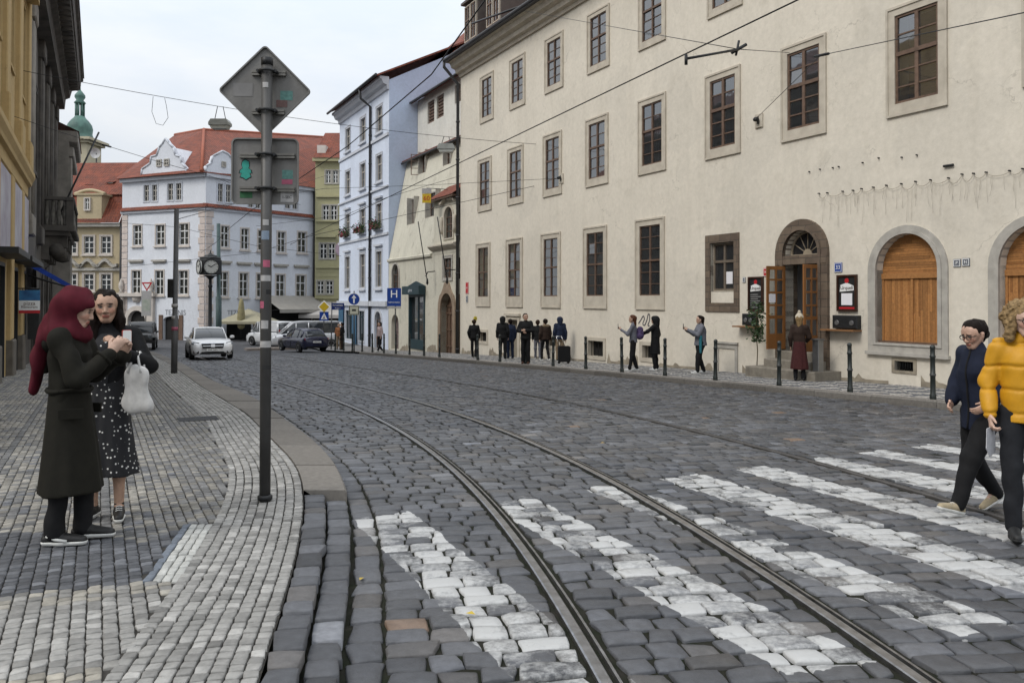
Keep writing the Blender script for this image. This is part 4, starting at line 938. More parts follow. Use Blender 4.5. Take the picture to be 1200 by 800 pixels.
mb.build('wall', [old, white_pl], t)
mb = MB()                                                # tiled ledge and roofs
mb.poly([RF(UA, 10.85, SW(11)+.4), RF(UB, 10.85, SW(11)+.4), RF(UB, 11.35, w2-.2), RF(UA, 11.35, w2-.2)]); mb.poly([RF(UA, 10.85, SW(11)+.4), RF(UB, 10.85, SW(11)+.4), RF(UB, 10.72, SW(11)+.35), RF(UA, 10.72, SW(11)+.35)])
mb.poly([RF(UA, 14.85, w2+.5), RF(UB, 14.85, w2+.5), RF(UB, 18.6, -9), RF(UA, 18.6, -9)]); mb.poly([RF(UA, 14.85, w2+.5), RF(UB, 14.85, w2+.5), RF(UB, 14.72, w2+.45), RF(UA, 14.72, w2+.45)])
mb.build('roof', tiles, t, fix=False)
mb = MB(); mb.tube([RF(UA, 14.8, w2+.55), RF(UB, 14.8, w2+.55)], .07, 8); mb.tube([RF(UA, 10.7, SW(11)+.42), RF(UB, 10.7, SW(11)+.42)], .07, 8); mb.build('gutter', zinc, t)
for r in UPW[:2]:
    mb = MB(); a, b, c, d = r; mb.poly([RF(a, c, w2-.15), RF(b, c, w2-.15), RF(b, d, w2-.15), RF(a, d, w2-.15)])
    for k in range(9): mb.fbox(RF, a+.02, b-.02, c+.05+k*.2, c+.15+k*.2, w2-.14, w2-.08)
    mb.build('louvre_shutter', brownwood, t)
class Off(Fr):
    def __init__(s, fr, w, slope=None): s.o = fr.o+fr.W*w; s.U = fr.U; s.W = fr.W
F2 = Off(RF, w2)
window(F2, *UPW[2], t, (.07, .07, .07), white_pl, brownwood, glass, (2, 1), .66, rec=.12, proud=.01)
for i, (a, b, c, d) in enumerate(slw):
    fr2 = Off(RF, SW(d)+.02); cut = .02
    mb = MB(); ring(mb, fr2, [(a, c), (b, c), (b, d), (a, d)], [(a+.08, c+.08), (b-.08, c+.08), (b-.08, d-.08), (a+.08, d-.08)], -.2, .05); mb.obox(fr2(a, c, .03), RF.U*.06, (0, 0, d-c), RF.W*(SW(c)-SW(d))*.95); mb.obox(fr2(b-.06, c, .03), RF.U*.06, (0, 0, d-c), RF.W*(SW(c)-SW(d))*.95)
    mb.poly([fr2(a, c, -.3), fr2(b, c, -.3), fr2(b, d, -.3), fr2(a, d, -.3)], 1); o = mb.build('window', [greystone, MATS['dark_room']], t)
    sb = MB()
    for u in (a+.1, (a+b)/2, b-.1): sb.fbox(fr2, u-.03, u+.03, c+.08, d-.08, -.08, -.03)
    for v in (c+.1, c+(d-c)*.37, c+(d-c)*.66, d-.1): sb.fbox(fr2, a+.08, b-.08, v-.025, v+.025, -.08, -.03)
    sb.build('sash', brownwood, o); pb = MB(); panes(pb, fr2, a+.08, b-.08, c+.08, d-.08, 2, [c+.08, (c+d)/2, d-.08], -.06); pb.build('pane', glass, o, fix=False)
    if i == 2:                                              # an opened casement leaf
        hf = Fr(fr2(b+.02, 0, .05), RF.W[:2]*.9+RF.U[:2]*.45); lb = MB()
        for u in (0, .62): lb.fbox(hf, u, u+.05, c, d-.1, -.02, .02)
        for v in (c, c+.4, c+.85, d-.15): lb.fbox(hf, .0, .66, v, v+.04, -.018, .018)
        lb.build('sash', brownwood, o)
mb = MB(); P0 = [(0, 4.1), (.12, 4.18), (.14, 4.3), (0, 4.36)]; A_ = [RF(27.6, v, w) for w, v in P0]; B_ = [RF(UB, v, w) for w, v in P0]; mb.add(A_+B_, [(0, 1, 2, 3), (7, 6, 5, 4)]+[(i, (i+1) % 4, 4+(i+1) % 4, 4+i) for i in range(4)]); mb.build('string_course', old, t)
# gabled bay with the rococo window, over the portal
mb = MB(); a, b = UA+.02, 27.3
wall(mb, RF, a, b, 4.25, 7.35, [(24.45, 25.65, 5.05, 6.75, 6.2)], 0, .25, w=.02); mb.poly([RF(b, 4.25, .02), RF(b, 7.35, .02), RF(b, 7.35, -1.2), RF(b, 4.25, -.05)]); bay = mb.build('bay', old, t)
mb = MB(); mb.poly([RF(a, 7.3, .4), RF(b+.25, 7.3, .4), RF(b-.7, 8.5, -1.25), RF(a, 8.5, -1.25)]); mb.poly([RF(b+.25, 7.3, .4), RF(b-.7, 8.5, -1.25), RF(b+.25, 7.3, -1.1)]); mb.fbox(RF, a, b+.2, 7.2, 7.29, -.1, .36, 1); mb.build('bay_roof', [tiles, brownwood], t, fix=False)
mb = MB(); P0 = [(0.02, 4.42), (.2, 4.55), (.3, 4.66), (.3, 4.74), (.02, 4.8)]; A_ = [RF(a, v, w) for w, v in P0]; B_ = [RF(27.6, v, w) for w, v in P0]; n = 5; mb.add(A_+B_, [list(range(5)), list(range(5, 10))[::-1]]+[(i, (i+1) % n, n+(i+1) % n, n+i) for i in range(n)]); mb.build('cornice', stone, t)
def archwin(fr, r, parent, m, sw=.16, w=0., bars=(2, 3), name='arched_window'):
    ua, ub, va, vt, vs = r; mb = MB(); o_ = [(ua-sw, va-sw*.5)]+arc_pts(ua-sw, ub+sw, vs, vt+sw, 12)+[(ub+sw, va-sw*.5)]; i_ = [(ua, va)]+arc_pts(ua, ub, vs, vt, 12)+[(ub, va)]
    ring(mb, fr, o_, i_, w-.2, w+.06); mb.poly([fr(u, v, w-.3) for u, v in i_], 1); o = mb.build(name, [m, MATS['dark_room']], parent); sb = MB()
    for k in range(bars[0]+1): u = ua+(ub-ua)*k/bars[0]; h = vs+(vt-vs)*math.sqrt(max(0, 1-((u-(ua+ub)/2)/((ub-ua)/2))**2)); sb.fbox(fr, u-.03, u+.03, va, h, w-.17, w-.1)
    for k in range(bars[1]+1): v = va+(vs-va)*k/bars[1]; sb.fbox(fr, ua, ub, v-.02, v+.02, w-.165, w-.105)
    sb.build('sash', brownwood, o); pb = MB(); pb.poly(outward(fr, [fr(u, v, w-.14) for u, v in i_])); pb.build('pane', glass, o, fix=False); return o
aw = archwin(RF, (24.45, 25.65, 5.05, 6.75, 6.2), bay, stone, .14, .02)
mb = MB()                                                   # scrolled hood over it
for u in (24.12, 25.98): m3 = MB(); m3.lathe([(0, 0), (.1, .05), (.13, .3), (.08, .7), (.11, .9), (0, 1.0)], RF(u, 5.3, .08), 8); m3.build('console', stone, bay)
for k in range(14): x = 24.0+k*2.1/14; y = lambda q: 6.95+.22*math.sin((q-24.0)/2.1*PI)+.07*math.sin((q-24)/2.1*4*PI); mb.obox(RF(x, y(x), .02), RF(x+.152, y(x+.152), .02)-RF(x, y(x), .02), (0, 0, .13), RF.W*.2)
mb.build('scroll_hood', stone, bay)
window(RF, *win_m, t, (.14, .14, .14), greystone, brownwood, glass, (2, 2), .5, rec=.12)
archwin(RF, arw, t, greystone, .12)
mb = MB(); ua, ub, va, vt, vs = portal; o_ = [(ua-.35, va)]+[(u, v+(.35 if abs(u-(ua+ub)/2) < .35 else (.0 if 0.6 < abs(u-(ua+ub)/2) < .9 else .08))) for u, v in arc_pts(ua-.33, ub+.33, vs, vt+.25, 14)]+[(ub+.35, va)]; i_ = [(ua, va)]+arc_pts(ua, ub, vs, vt, 14)+[(ub, va)]
ring(mb, RF, o_, i_, -.35, .1); o = mb.build('portal', [mat('portal_stone', (.30, .225, .16), .85, .3, 4, .3)], t)
mb = MB(); mb.poly([RF(u, v, -.33) for u, v in i_]); 
for k in range(5): u = ua+.1+k*(ub-ua-.2)/4; mb.fbox(RF, u-.04, u+.04, va, 1.2, -.32, -.28)
for v in (-.9, 0., .9, 1.3): mb.fbox(RF, ua, ub, v, v+.08, -.325, -.27)
mb.build('door', brownwood, o)
mb = MB(); mb.poly([RF(u, v, -.3) for u, v in [(nich[0], nich[2])]+arc_pts(nich[0], nich[1], nich[4], nich[3])+[(nich[1], nich[2])]]); mb.fbox(RF, nich[0]+.1, nich[1]-.1, -1.2, -1.0, -.3, -.25); mb.fbox(RF, nich[0]+.1, nich[1]-.1, -.4, -.3, -.3, -.25); mb.build('niche_door', mat('posters', (.22, .15, .13), .7, .7, 5, 0, col2=(.06, .06, .07)), t)
teal = mat('shop_teal', (.022, .05, .06), .45, .3, 4, 0)
mb = MB(); a, b, c, d = shopr; ring(mb, RF, [(a-.05, c), (b+.05, c), (b+.05, d), (a-.05, d)], [(a+.1, c+.55), (b-.1, c+.55), (b-.1, d-.6), (a+.1, d-.6)], -.3, .06); mb.fbox(RF, a-.15, b+.15, d-.45, d+.05, .03, .45); mb.prism(RF, [(a-.15, d+.06), (b+.15, d+.06), ((a+b)/2, d+.35)], .02, .1); mb.fbox(RF, (a+b)/2-.05, (a+b)/2+.05, c+.5, d-.6, -.15, -.06)
sh = mb.build('shopfront', teal, t); pb = MB(); panes(pb, RF, a+.1, b-.1, c+.5, d-.6, 2, [c+.5, d-.6], -.12); pb.build('pane', glass, sh, fix=False); mb = MB(); mb.poly([RF(a, c, -1.5), RF(b, c, -1.5), RF(b, d, -1.5), RF(a, d, -1.5)]); mb.fbox(RF, a+.3, a+1.1, c+.5, c+1.6, -1.3, -.8); mb.build('display', net, sh)
text('galerie', .26, RF((a+b)/2, d-.2, .456), -RF.U, (0, 0, 1), pale_trim, sh)
for u in (24.05, 27.0):
    mb = MB(); mb.tube([RF(u, 3.3, .05), RF(u, 3.25, .5), RF(u, 3.0, .62)], .03, 6); mb.tube([RF(u, 2.7, .52), RF(u+.35, 6.1, .95)], .03, 6); mb.lathe([(0, -.2), (.07, -.1), (.05, .15), (0, .2)], RF(u, 2.7, .52), 8)
    tag(mb.build('flagpole', iron), 'empty slanting iron flagpole %s the rococo window of the old house' % ('right of' if u < 25 else 'left of'), 'flagpole')
plinth(t, RF, UA+.1, UB-.1, [(24, 26.5), (28.5, 31.6), (33.3, 35.1)], .06, grime, .2, seed=5)
# ---- the blue house
bluep = plaster('blue_plaster', (.47, .545, .69), (.37, .42, .51), .12, .12, .15); bfront = plaster('pale_blue_plaster', (.63, .685, .79), (.47, .51, .57), .1, .12, .15)
t = thing('blue_house', 'tall light blue house with pale front and flower boxes beyond the old sloping house', 'house', RF(41, -2))
BA, BB = 35.55, 48.0
cols_ = ((37.0, 38.25), (40.9, 42.15), (44.9, 46.15)); rowsb = ((13.15, 14.85), (9.8, 11.55), (6.6, 8.25), (2.55, 5.0))
mb = MB(); wall(mb, RF, BA, BB, -2.4, 16.0, [(a, b, c, d) for a, b in cols_ for c, d in rowsb]+[(37.0, 38.4, -2.2, .9, .3), (41.0, 42.5, -1.3, .9), (44.0, 46.0, -1.3, .9)], 1, .22)
mb.poly([RF(BA, -2.4, 0), RF(BA, 16.2, 0), RF(BA, 18.55, -4.5), RF(BA, 18.55, -14), RF(BA, -2.4, -14)], 0); mb.poly([RF(BB, -2.4, 0), RF(BB, 16.2, 0), RF(BB, 19.9, -7), RF(BB, 16.2, -14), RF(BB, -2.4, -14)], 1); mb.build('wall', [bluep, bfront], t)
mb = MB(); cp = [(0, 15.55), (.12, 15.6), (.15, 15.85), (.4, 15.95), (.5, 16.2), (.65, 16.25), (.65, 16.4), (0, 16.4)]; n = len(cp); mb.add([RF(BA+.02, v, w) for w, v in cp]+[RF(BB, v, w) for w, v in cp], [list(range(n)), list(range(n, 2*n))[::-1]]+[(i, (i+1) % n, n+(i+1) % n, n+i) for i in range(n)]); mb.build('cornice', pale_trim, t)
for v, h, d in ((12.55, .2, .1), (9.15, .12, .12), (6.0, .16, .1), (1.25, .35, .2)): mb = MB(); mb.fbox(RF, BA+.02, BB-.02, v, v+h, .002, d); mb.build('string_course', pale_trim, t)
mb = MB(); mb.poly([RF(BA-.15, 16.42, .9), RF(BB+.2, 16.42, .9), RF(BB+.2, 20.3, -7), RF(BA-.15, 20.3, -7)]); mb.poly([RF(BA-.15, 16.42, -14.5), RF(BB+.2, 16.42, -14.5), RF(BB+.2, 20.3, -7), RF(BA-.15, 20.3, -7)])
mb.poly([RF(BA-.15, 16.30, .9), RF(BA-.15, 20.18, -7), RF(BA-.15, 20.3, -7), RF(BA-.15, 16.42, .9)]); mb.build('roof', tiles, t, fix=False)
mb = MB(); mb.tube([RF(BA-.15, 16.4, .95), RF(BB+.2, 16.4, .95)], .09, 8); mb.build('gutter', zinc, t)
mb = MB(); mb.poly([RF(BA-.3, 18.5, -4.4), RF(BA-.3, 18.5, -14.2), RF(BA+4.5, 22.0, -14.2), RF(BA+4.5, 22.0, -7.6)]); mb.poly([RF(BA-.3, 18.5, -4.4), RF(BA+4.5, 22.0, -7.6), RF(BA+9, 18.5, -4.4)]); mb.poly([RF(BA-.3, 18.38, -4.4), RF(BA-.3, 18.38, -14.2), RF(BA-.3, 18.5, -14.2), RF(BA-.3, 18.5, -4.4)]); mb.build('roof', tiles, t, fix=False)
downpipe(t, [RF(39.4, 16.3, .9), RF(39.4, 15.7, .8), RF(39.4, 15.2, .12), RF(39.4, -2.2, .12)], .09)
for ri, (c, d) in enumerate(rowsb):
    for a, b in cols_:
        o = window(RF, a-.12, b+.12, c-.12, d+.12, t, (.14, .14, .14), pale_trim, mat('beige_sash', (.42, .38, .32), .5), glass, (2, 1), .66, rec=.14, curtain=net, sill=True)
        if ri == 2 or ri == 3: mb = MB(); mb.fbox(RF, a-.2, b+.2, d+.32, d+.45, .002, .18); mb.build('hood', pale_trim, o)
fb = mat('flower_mix', (.04, .085, .025), .7, .5, 14, 0, col2=(.03, .05, .02)); fl_ = mat('flower_pink', (.42, .04, .09), .7, .4, 30, 0)
for i, (a, b) in enumerate(cols_):
    g = thing('flower_box', '%s window box of green and pink flowers on the blue house' % ('nearest', 'middle', 'farthest')[i], 'flower box', RF((a+b)/2, 6.6, .2), 'flower boxes on the blue house')
    mb = MB(); mb.bbox(RF, a-.1, b+.1, 6.52, 6.75, .17, .42, .01); mb.build('trough', brownwood, g); R = np.random.default_rng(i)
    leaves('foliage', [RF(R.uniform(a-.25, b+.25), 6.55+abs(R.normal(.18, .25))*(.9), .3+R.normal(0, .12)) for _ in range(300)], fb, g, .16, i); leaves('blossoms', [RF(R.uniform(a-.2, b+.2), 6.5+abs(R.normal(.15, .25)), .38+abs(R.normal(0, .1))) for _ in range(90)], fl_, g, .11, i+9)
o = archwin(RF, (37.0, 38.4, -1.9, .9, .3), t, pale_trim, .2, 0, (2, 2), 'arched_door')
for a, b in ((41.0, 42.5), (44.0, 46.0)): window(RF, a-.1, b+.1, -1.4, 1.0, t, (.12, .12, .12), pale_trim, teal, glass, (1, 1), .8, rec=.12, name='shop_window')
fr = Fr(RF(43.0, 0, .02), RF.W[:2]*.25+RF.U[:2]); mb = MB(); mb.fbox(RF, 42.7, 43.8, -1.7, 1.2, .1, .14); mb.build('shutter', mat('shutter_blue', (.05, .13, .22), .5), t)
mb = MB(); mb.fbox(RF, 46.3, 47.6, -1.8, 1.3, .1, .14); mb.build('shutter', mat('shutter_blue', (.05, .13, .22), .5), t)

# ================================================================== HOUSES ACROSS THE SQUARE
wb = plaster('white_blue_plaster', (.68, .70, .745), (.48, .50, .53), .12, .1, .15)
wtrim = mat('cream_trim', (.55, .50, .45), .8, .15, 3, .2); C_ = aty(240, 395, 68.); L_ = aty(142, 395, 71.8); R_ = aty(367, 395, 77.2)
WLf = Fr(C_, (L_-C_)[:2], False); WRf = Fr(C_, (R_-C_)[:2], True)
lenL = np.linalg.norm((L_-C_)[:2]); lenR = np.linalg.norm((R_-C_)[:2])
if WLf.W[1] > 0: WLf.W = -WLf.W
if WRf.W[1] > 0: WRf.W = -WRf.W
t = thing('corner_palace', 'white and pale blue corner house with red roof and scrolled gables across the square', 'house', (C_[0], C_[1], -1.7))
GZ = -1.75; SV, TV = 9.35, 12.1
z = lambda x, y: (120+x/2.6667, 120+y/2.6667)
def zrc(fr, x0, x1, y0, y1): a = z(x0, y0); b = z(x1, y1); return pxr(fr, a[0], b[0], a[1], b[1])
wl = [(130,147,258,310),(155,172,257,309),(204,222,253,307),(230,248,252,306),(97,123,383,447),(167,195,382,446),(240,270,378,446),(92,120,525,600),(165,192,525,600),(238,268,525,600)]
wr = [(360,377,255,310),(385,402,258,312),(455,472,265,328),(478,494,268,331),(570,588,268,331),(593,610,270,333),(370,395,387,452),(433,457,395,458),(547,572,405,467),(610,637,406,468),(363,392,530,605),(428,455,533,607),(542,570,538,610),(605,635,540,612),(486,512,400,462),(482,510,535,608)]
def front(mbw, fr, L, ln, rects, extra=()):
    rr = []
    for q in rects:
        a, b, c, d = zrc(fr, *q); rr.append((a, b, c, d))
    wall(mbw, fr, 0, ln, GZ, TV, [(a+.02, b-.02, c+.02, d-.02) for a, b, c, d in rr]+list(extra), 0, .25); return rr
mb = MB(); portalw = zrc(WLf, 82, 138, 650, 712); pw = (portalw[0], portalw[1], GZ+.02, portalw[3], portalw[3]-.9)
dL = zrc(WLf, 190, 240, 668, 712); dR = zrc(WRf, 388, 470, 660, 712); dL = (dL[0], dL[1], GZ+.02, dL[3], dL[3]-.35); dR = (max(dR[0], .3), dR[1], GZ+.02, dR[3], dR[3]-.5)
RL = front(mb, WLf, 0, lenL, wl, [pw, dL]); RR = front(mb, WRf, 0, lenR, wr, [dR])
bk = (L_+R_)/2+np.array([2, 12, 0]); mb.poly([WLf(lenL, GZ), WLf(lenL, TV), (L_[0]+4, L_[1]+14, TV), (L_[0]+4, L_[1]+14, GZ)]); mb.poly([WRf(lenR, GZ), WRf(lenR, TV), (R_[0]+3, R_[1]+14, TV), (R_[0]+3, R_[1]+14, GZ)]); mb.build('wall', wb, t)
gsash = mat('ochre_sash', (.30, .24, .13), .6)
for fr, RRR in ((WLf, RL), (WRf, RR)):
    for a, b, c, d in RRR:
        up = c > 9.5; o = window(fr, a-.1, b+.1, c-.1, d+.1, t, (.11, .11, .11), wtrim if not up else pale_trim, whitewood if not up else greystone, glassmat('town_glass', (.05, .055, .06), 1.6, .75), (2, 1), .66, rec=.12, curtain=curt if not up else net, sill=not up, proud=.05, bar=.05, fw=.06)
        if c < 4.5: mb = MB(); mb.fbox(fr, a-.3, b+.3, d+.75, d+.92, .002, .22); mb.fbox(fr, a-.2, b+.2, d+.62, d+.75, .002, .1); mb.build('hood', greystone, o)
for fr, ln, s_ in ((WLf, lenL, 1), (WRf, lenR, 1)):
    mb = MB(); mb.fbox(fr, -.1, ln, SV-.25, SV, .002, .18); mb.build('string_course', pale_trim, t)
    mb = MB(); mb.poly([fr(-.25, SV, .3), fr(ln, SV, .3), fr(ln, SV+.28, .0), fr(-.25, SV+.28, .0)]); mb.poly([fr(-.25, SV, .3), fr(ln, SV, .3), fr(ln, SV-.06, .3), fr(-.25, SV-.06, .3)]); mb.build('tile_band', tiles, t, fix=False)
    mb = MB(); mb.fbox(fr, -.1, ln, TV-.3, TV, .002, .3); mb.build('cornice', pale_trim, t)
    mb = MB()
    for k in range(18): mb.bbox(fr, .03, .75 if k % 2 else .6, GZ+.9+k*.55, GZ+.9+k*.55+.5, .002, .06, .02)
    mb.build('quoins', mat('pink_stone', (.58, .50, .45), .8), t)
mb = MB()
for k in range(18): mb.bbox(WLf, lenL-.7, lenL-.03, GZ+.9+k*.55, GZ+.9+k*.55+.5, .002, .06, .02)
mb.build('quoins', MATS['pink_stone'], t)
A = aty(239, 152, 77.5); B1 = aty(205, 158, 84); B2 = aty(412, 163, 93)
e = .55; Lc = WLf(lenL+.2, TV, e); Rc = WRf(lenR+6.5, TV, e); Cc_ = np.array([C_[0]-.1, C_[1]-.7, TV]); bl = np.array([L_[0]+1, L_[1]+20, TV]); br = np.array([R_[0]+6, R_[1]+22, TV])
mb = MB(); mb.poly([Lc, Cc_, A, B1]); mb.poly([Cc_, Rc, B2, A]); mb.poly([Lc, B1, bl]); mb.poly([B1, A, B2, br, bl]); mb.build('roof', tiles, t, fix=False)
mb = MB(); mb.tube([Cc_+np.array([0, 0, .05]), A+np.array([0, 0, .05])], .14, 6); mb.tube([B1, A, B2], .14, 6); mb.build('ridge_tiles', mat('ridge_red', (.30, .09, .05), .8), t)
def scroll_gable(fr, px, wins, parent, w=.2):
    P = [fr.px(*z(*p), w) for p in px]; mb = MB(); mb.prism(fr, P, w-.35, w); us = [p[0] for p in P]; vs = [p[1] for p in P]; um = (min(us)+max(us))/2
    mb.prism(fr, [(min(us)+.4, TV), (max(us)-.4, TV), (um, max(vs)-.6)], w-4.5, w-.36)
    o = mb.build('gable', wb, parent); mb = MB()
    for p, q in zip(P[:-1], P[1:]): a = fr(*p, w+.0); b = fr(*q, w); mb.tube([a, b], .09, 6)
    mb.build('coping', pale_trim, o)
    for q in wins: a = z(q[0], q[2]); b = z(q[1], q[3]); r = pxr(fr, a[0], b[0], a[1], b[1], w); window(Off(fr, w), *r, o, (.08, .08, .08), greystone, greystone, MATS['town_glass'], (1, 1), .6, rec=-.03, proud=.1)
    return o
scroll_gable(WLf, [(122,228),(124,208),(150,190),(152,170),(170,165),(178,140),(188,128),(197,112),(208,128),(222,142),(228,165),(244,170),(248,190),(262,206),(262,222)], [(170,186,178,202),(194,210,176,200)], t)
scroll_gable(WRf, [(322,218),(324,200),(340,188),(345,168),(360,160),(375,152),(392,160),(402,172),(408,192),(424,206),(428,226)], [(372,385,186,202)], t)
# ground floor: portal, doors, lettering
mb = MB(); a, b, c, d, s_ = pw; ring(mb, WLf, [(a-.4, c)]+arc_pts(a-.4, b+.4, s_, d+.4, 12)+[(b+.4, c)], [(a, c)]+arc_pts(a, b, s_, d, 12)+[(b, c)], -.25, .15); mb.fbox(WLf, a-1.0, a-.42, c, d+1.2, .002, .3); mb.fbox(WLf, b+.42, b+1.0, c, d+1.2, .002, .3); mb.fbox(WLf, a-1.2, b+1.2, d+1.2, d+1.5, .002, .45)
for u in (a-.7, b+.7): mb.lathe([(.25, 0), (.1, .2), (.22, .5), (.2, .8), (.05, 1.2), (0, 1.3)], WLf(u, d+1.5, .2), 10)
mb.lathe([(.3, 0), (.42, .3), (.3, .8), (0, .9)], WLf((a+b)/2, d+.7, .1), 10, sy=.4); o = mb.build('portal', wtrim, t)
for (fr, r) in ((WLf, pw), (WLf, dL), (WRf, dR)):
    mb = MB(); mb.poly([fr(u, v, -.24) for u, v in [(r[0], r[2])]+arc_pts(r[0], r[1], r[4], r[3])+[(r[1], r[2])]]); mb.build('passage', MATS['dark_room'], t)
for fr, r, sd in ((WLf, dL, (-1, 1)), (WRf, dR, (1,))):
    for q in sd: u = r[0]-.45 if q < 0 else r[1]+.02; mb = MB(); mb.fbox(fr, u, u+.43, r[2], r[3]+.1, .03, .08); mb.build('shutter', brownwood, t)
q = zrc(WLf, 205, 252, 650, 664); text('TEZENIS', .62, WLf((q[0]+q[1])/2, (q[2]+q[3])/2, .01), -WLf.U, (0, 0, 1), mat('letter_grey', (.16, .17, .19), .6), t)
q = zrc(WRf, 388, 425, 650, 664); text('TEZENIS', .55, WRf((q[0]+q[1])/2+.5, (q[2]+q[3])/2, .01), WRf.U, (0, 0, 1), MATS['letter_grey'], t)
mb = MB(); mb.tube([WRf(lenR-.1, TV, .15), WRf(lenR-.1, GZ, .15)], .1, 8); mb.build('downpipe', zinc, t)
# ---- ochre house with the red mansard
och = plaster('ochre_plaster', (.47, .39, .255), (.30, .24, .16), .2, .2, .2)
O0 = aty(141, 392, 72.6); OF = Fr(O0, (-1, .06)); 
if OF.W[1] > 0: OF.W = -OF.W
t = thing('mansard_house', 'ochre house with stucco hoods and a red mansard roof left of the white corner house', 'house', (O0[0]-4, O0[1], -1.7))
z7 = lambda x, y: (60+x/3.077, 80+y/3.077)
def r7(x0, x1, y0, y1): a = z7(x0, y0); b = z7(x1, y1); return pxr(OF, a[0], b[0], a[1], b[1])
ow = [r7(x, x+36, 606, 668) for x in (118, 180, 56)]+[r7(x, x+36, 742, 800) for x in (118, 180, 56)]; ow = ow+[(a, b, c-3.9, d-3.7) for a, b, c, d in ow[3:]]
ev = OF.px(*z7(180, 560))[1]; mb = MB(); wall(mb, OF, 0, 13, GZ, ev, [(a+.02, b-.02, c+.02, d-.02) for a, b, c, d in ow], 0, .2); mb.poly([OF(0, GZ), OF(0, ev), OF(0, ev, -12), OF(0, GZ, -12)]); mb.build('wall', och, t)
for i, (a, b, c, d) in enumerate(ow):
    o = window(OF, a-.12, b+.12, c-.12, d+.12, t, (.13, .13, .13), wtrim, whitewood, MATS['town_glass'], (2, 1), .66, rec=.1, proud=.06, bar=.05, fw=.06, curtain=net, sill=True)
    if i in (3, 4, 5):
        mb = MB(); u = (a+b)/2
        for k in range(10): x0 = -1.1+k*.22; f_ = lambda q: .45*math.exp(-q*q*2.2)+.12*math.cos(q*5); mb.obox(OF(u+x0, d+.55+f_(x0), .0), OF(u+x0+.22, d+.55+f_(x0+.22), 0)-OF(u+x0, d+.55+f_(x0), 0), (0, 0, .26), OF.W*.35)
        mb.build('scroll_hood', greystone, o)
mb = MB(); mb.fbox(OF, -.1, 13, ev-.3, ev, .002, .45); mb.fbox(OF, -.1, 13, 4.2, 4.45, .002, .2); mb.build('cornice', greystone, t)
v2 = OF.px(*z7(180, 455), -1.2)[1]; v3 = OF.px(*z7(285, 340), -6.)[1]
mb = MB(); mb.poly([OF(-.1, ev+.02, .6), OF(13, ev+.02, .6), OF(13, v2, -1.2), OF(-.1, v2, -1.2)]); mb.poly([OF(-.3, v2-.05, -.9), OF(13, v2-.05, -.9), OF(13, v3, -6), OF(-.3, v3, -6)]); mb.poly([OF(-.3, v2, -11), OF(13, v2, -11), OF(13, v3, -6), OF(-.3, v3, -6)]); mb.poly([OF(-.1, ev, .5), OF(-.1, v2, -1.2), OF(-.1, v3, -6), OF(-.1, v2, -11), OF(-.1, ev, -11)]); mb.build('roof', tiles, t, fix=False)
mb = MB(); r = r7(100, 190, 455, 548); mb.fbox(OF, r[0], r[1], r[2], r[3], -2.4, .35); mb.tube([OF((r[0]+r[1])/2-1.4+.28*k, r[3]+.35*math.sin(PI*k/10), .2) for k in range(11)], .16, 6); mb.fbox(OF, r[0]-.2, r[1]+.2, r[3]-.1, r[3]+.06, -2, .45); o = mb.build('dormer', och, t)
r = r7(128, 152, 468, 516); window(OF, *r, o, (.1, .1, .1), wtrim, whitewood, MATS['town_glass'], (2, 1), .66, rec=-.36, proud=.5)
for x, y in ((155, 405), (230, 400), (80, 415)):
    r = r7(x-9, x+9, y-9, y+9); mb = MB(); w0 = -2.6; mb.fbox(OF, r[0], r[1], r[2], r[3], w0-2, w0); mb.poly([OF(r[0]-.2, r[3], w0+.25), OF(r[1]+.2, r[3], w0+.25), OF(r[1]+.2, r[3]+.9, w0-3), OF(r[0]-.2, r[3]+.9, w0-3)], 1); d_ = mb.build('dormer', [whitewood, tiles], t, fix=False); mb = MB(); mb.fbox(OF, r[0]+.12, r[1]-.12, r[2]+.1, r[3]-.1, w0+.003, w0+.03); mb.build('pane', glassmat('dark_glass'), d_)
mb = MB(); mb.tube([OF(-.15, ev, .3), OF(-.15, GZ, .3)], .11, 8); mb.build('downpipe', zinc, t)
mb = MB(); q0 = aty(113, 180, 80.)
dish = thing('satellite_dish', 'grey satellite dish on a mast on the ochre house roof', 'satellite dish', q0-np.array([0, 0, 2.4])); mb2 = MB(); dp = aty(113, 180, 80.); mb2.tube([dp+np.array([0, 0, -2.6]), dp], .06, 6); mb2.build('mast', zinc, dish); mb2 = MB()
K = 18; vs_ = [dp]; 
for rr_, dd in ((.28, .05), (.5, .15)):
    for k in range(K): a_ = 2*PI*k/K; vs_.append(dp+np.array([rr_*math.cos(a_), -dd-.05, rr_*math.sin(a_)]))
fs_ = [(0, 1+k, 1+(k+1) % K) for k in range(K)]+[(1+k, 1+K+k, 1+K+(k+1) % K, 1+(k+1) % K) for k in range(K)]; mb2.add(vs_, fs_, 0, True); mb2.build('dish', mat('dish_grey', (.42, .42, .42), .6), dish)
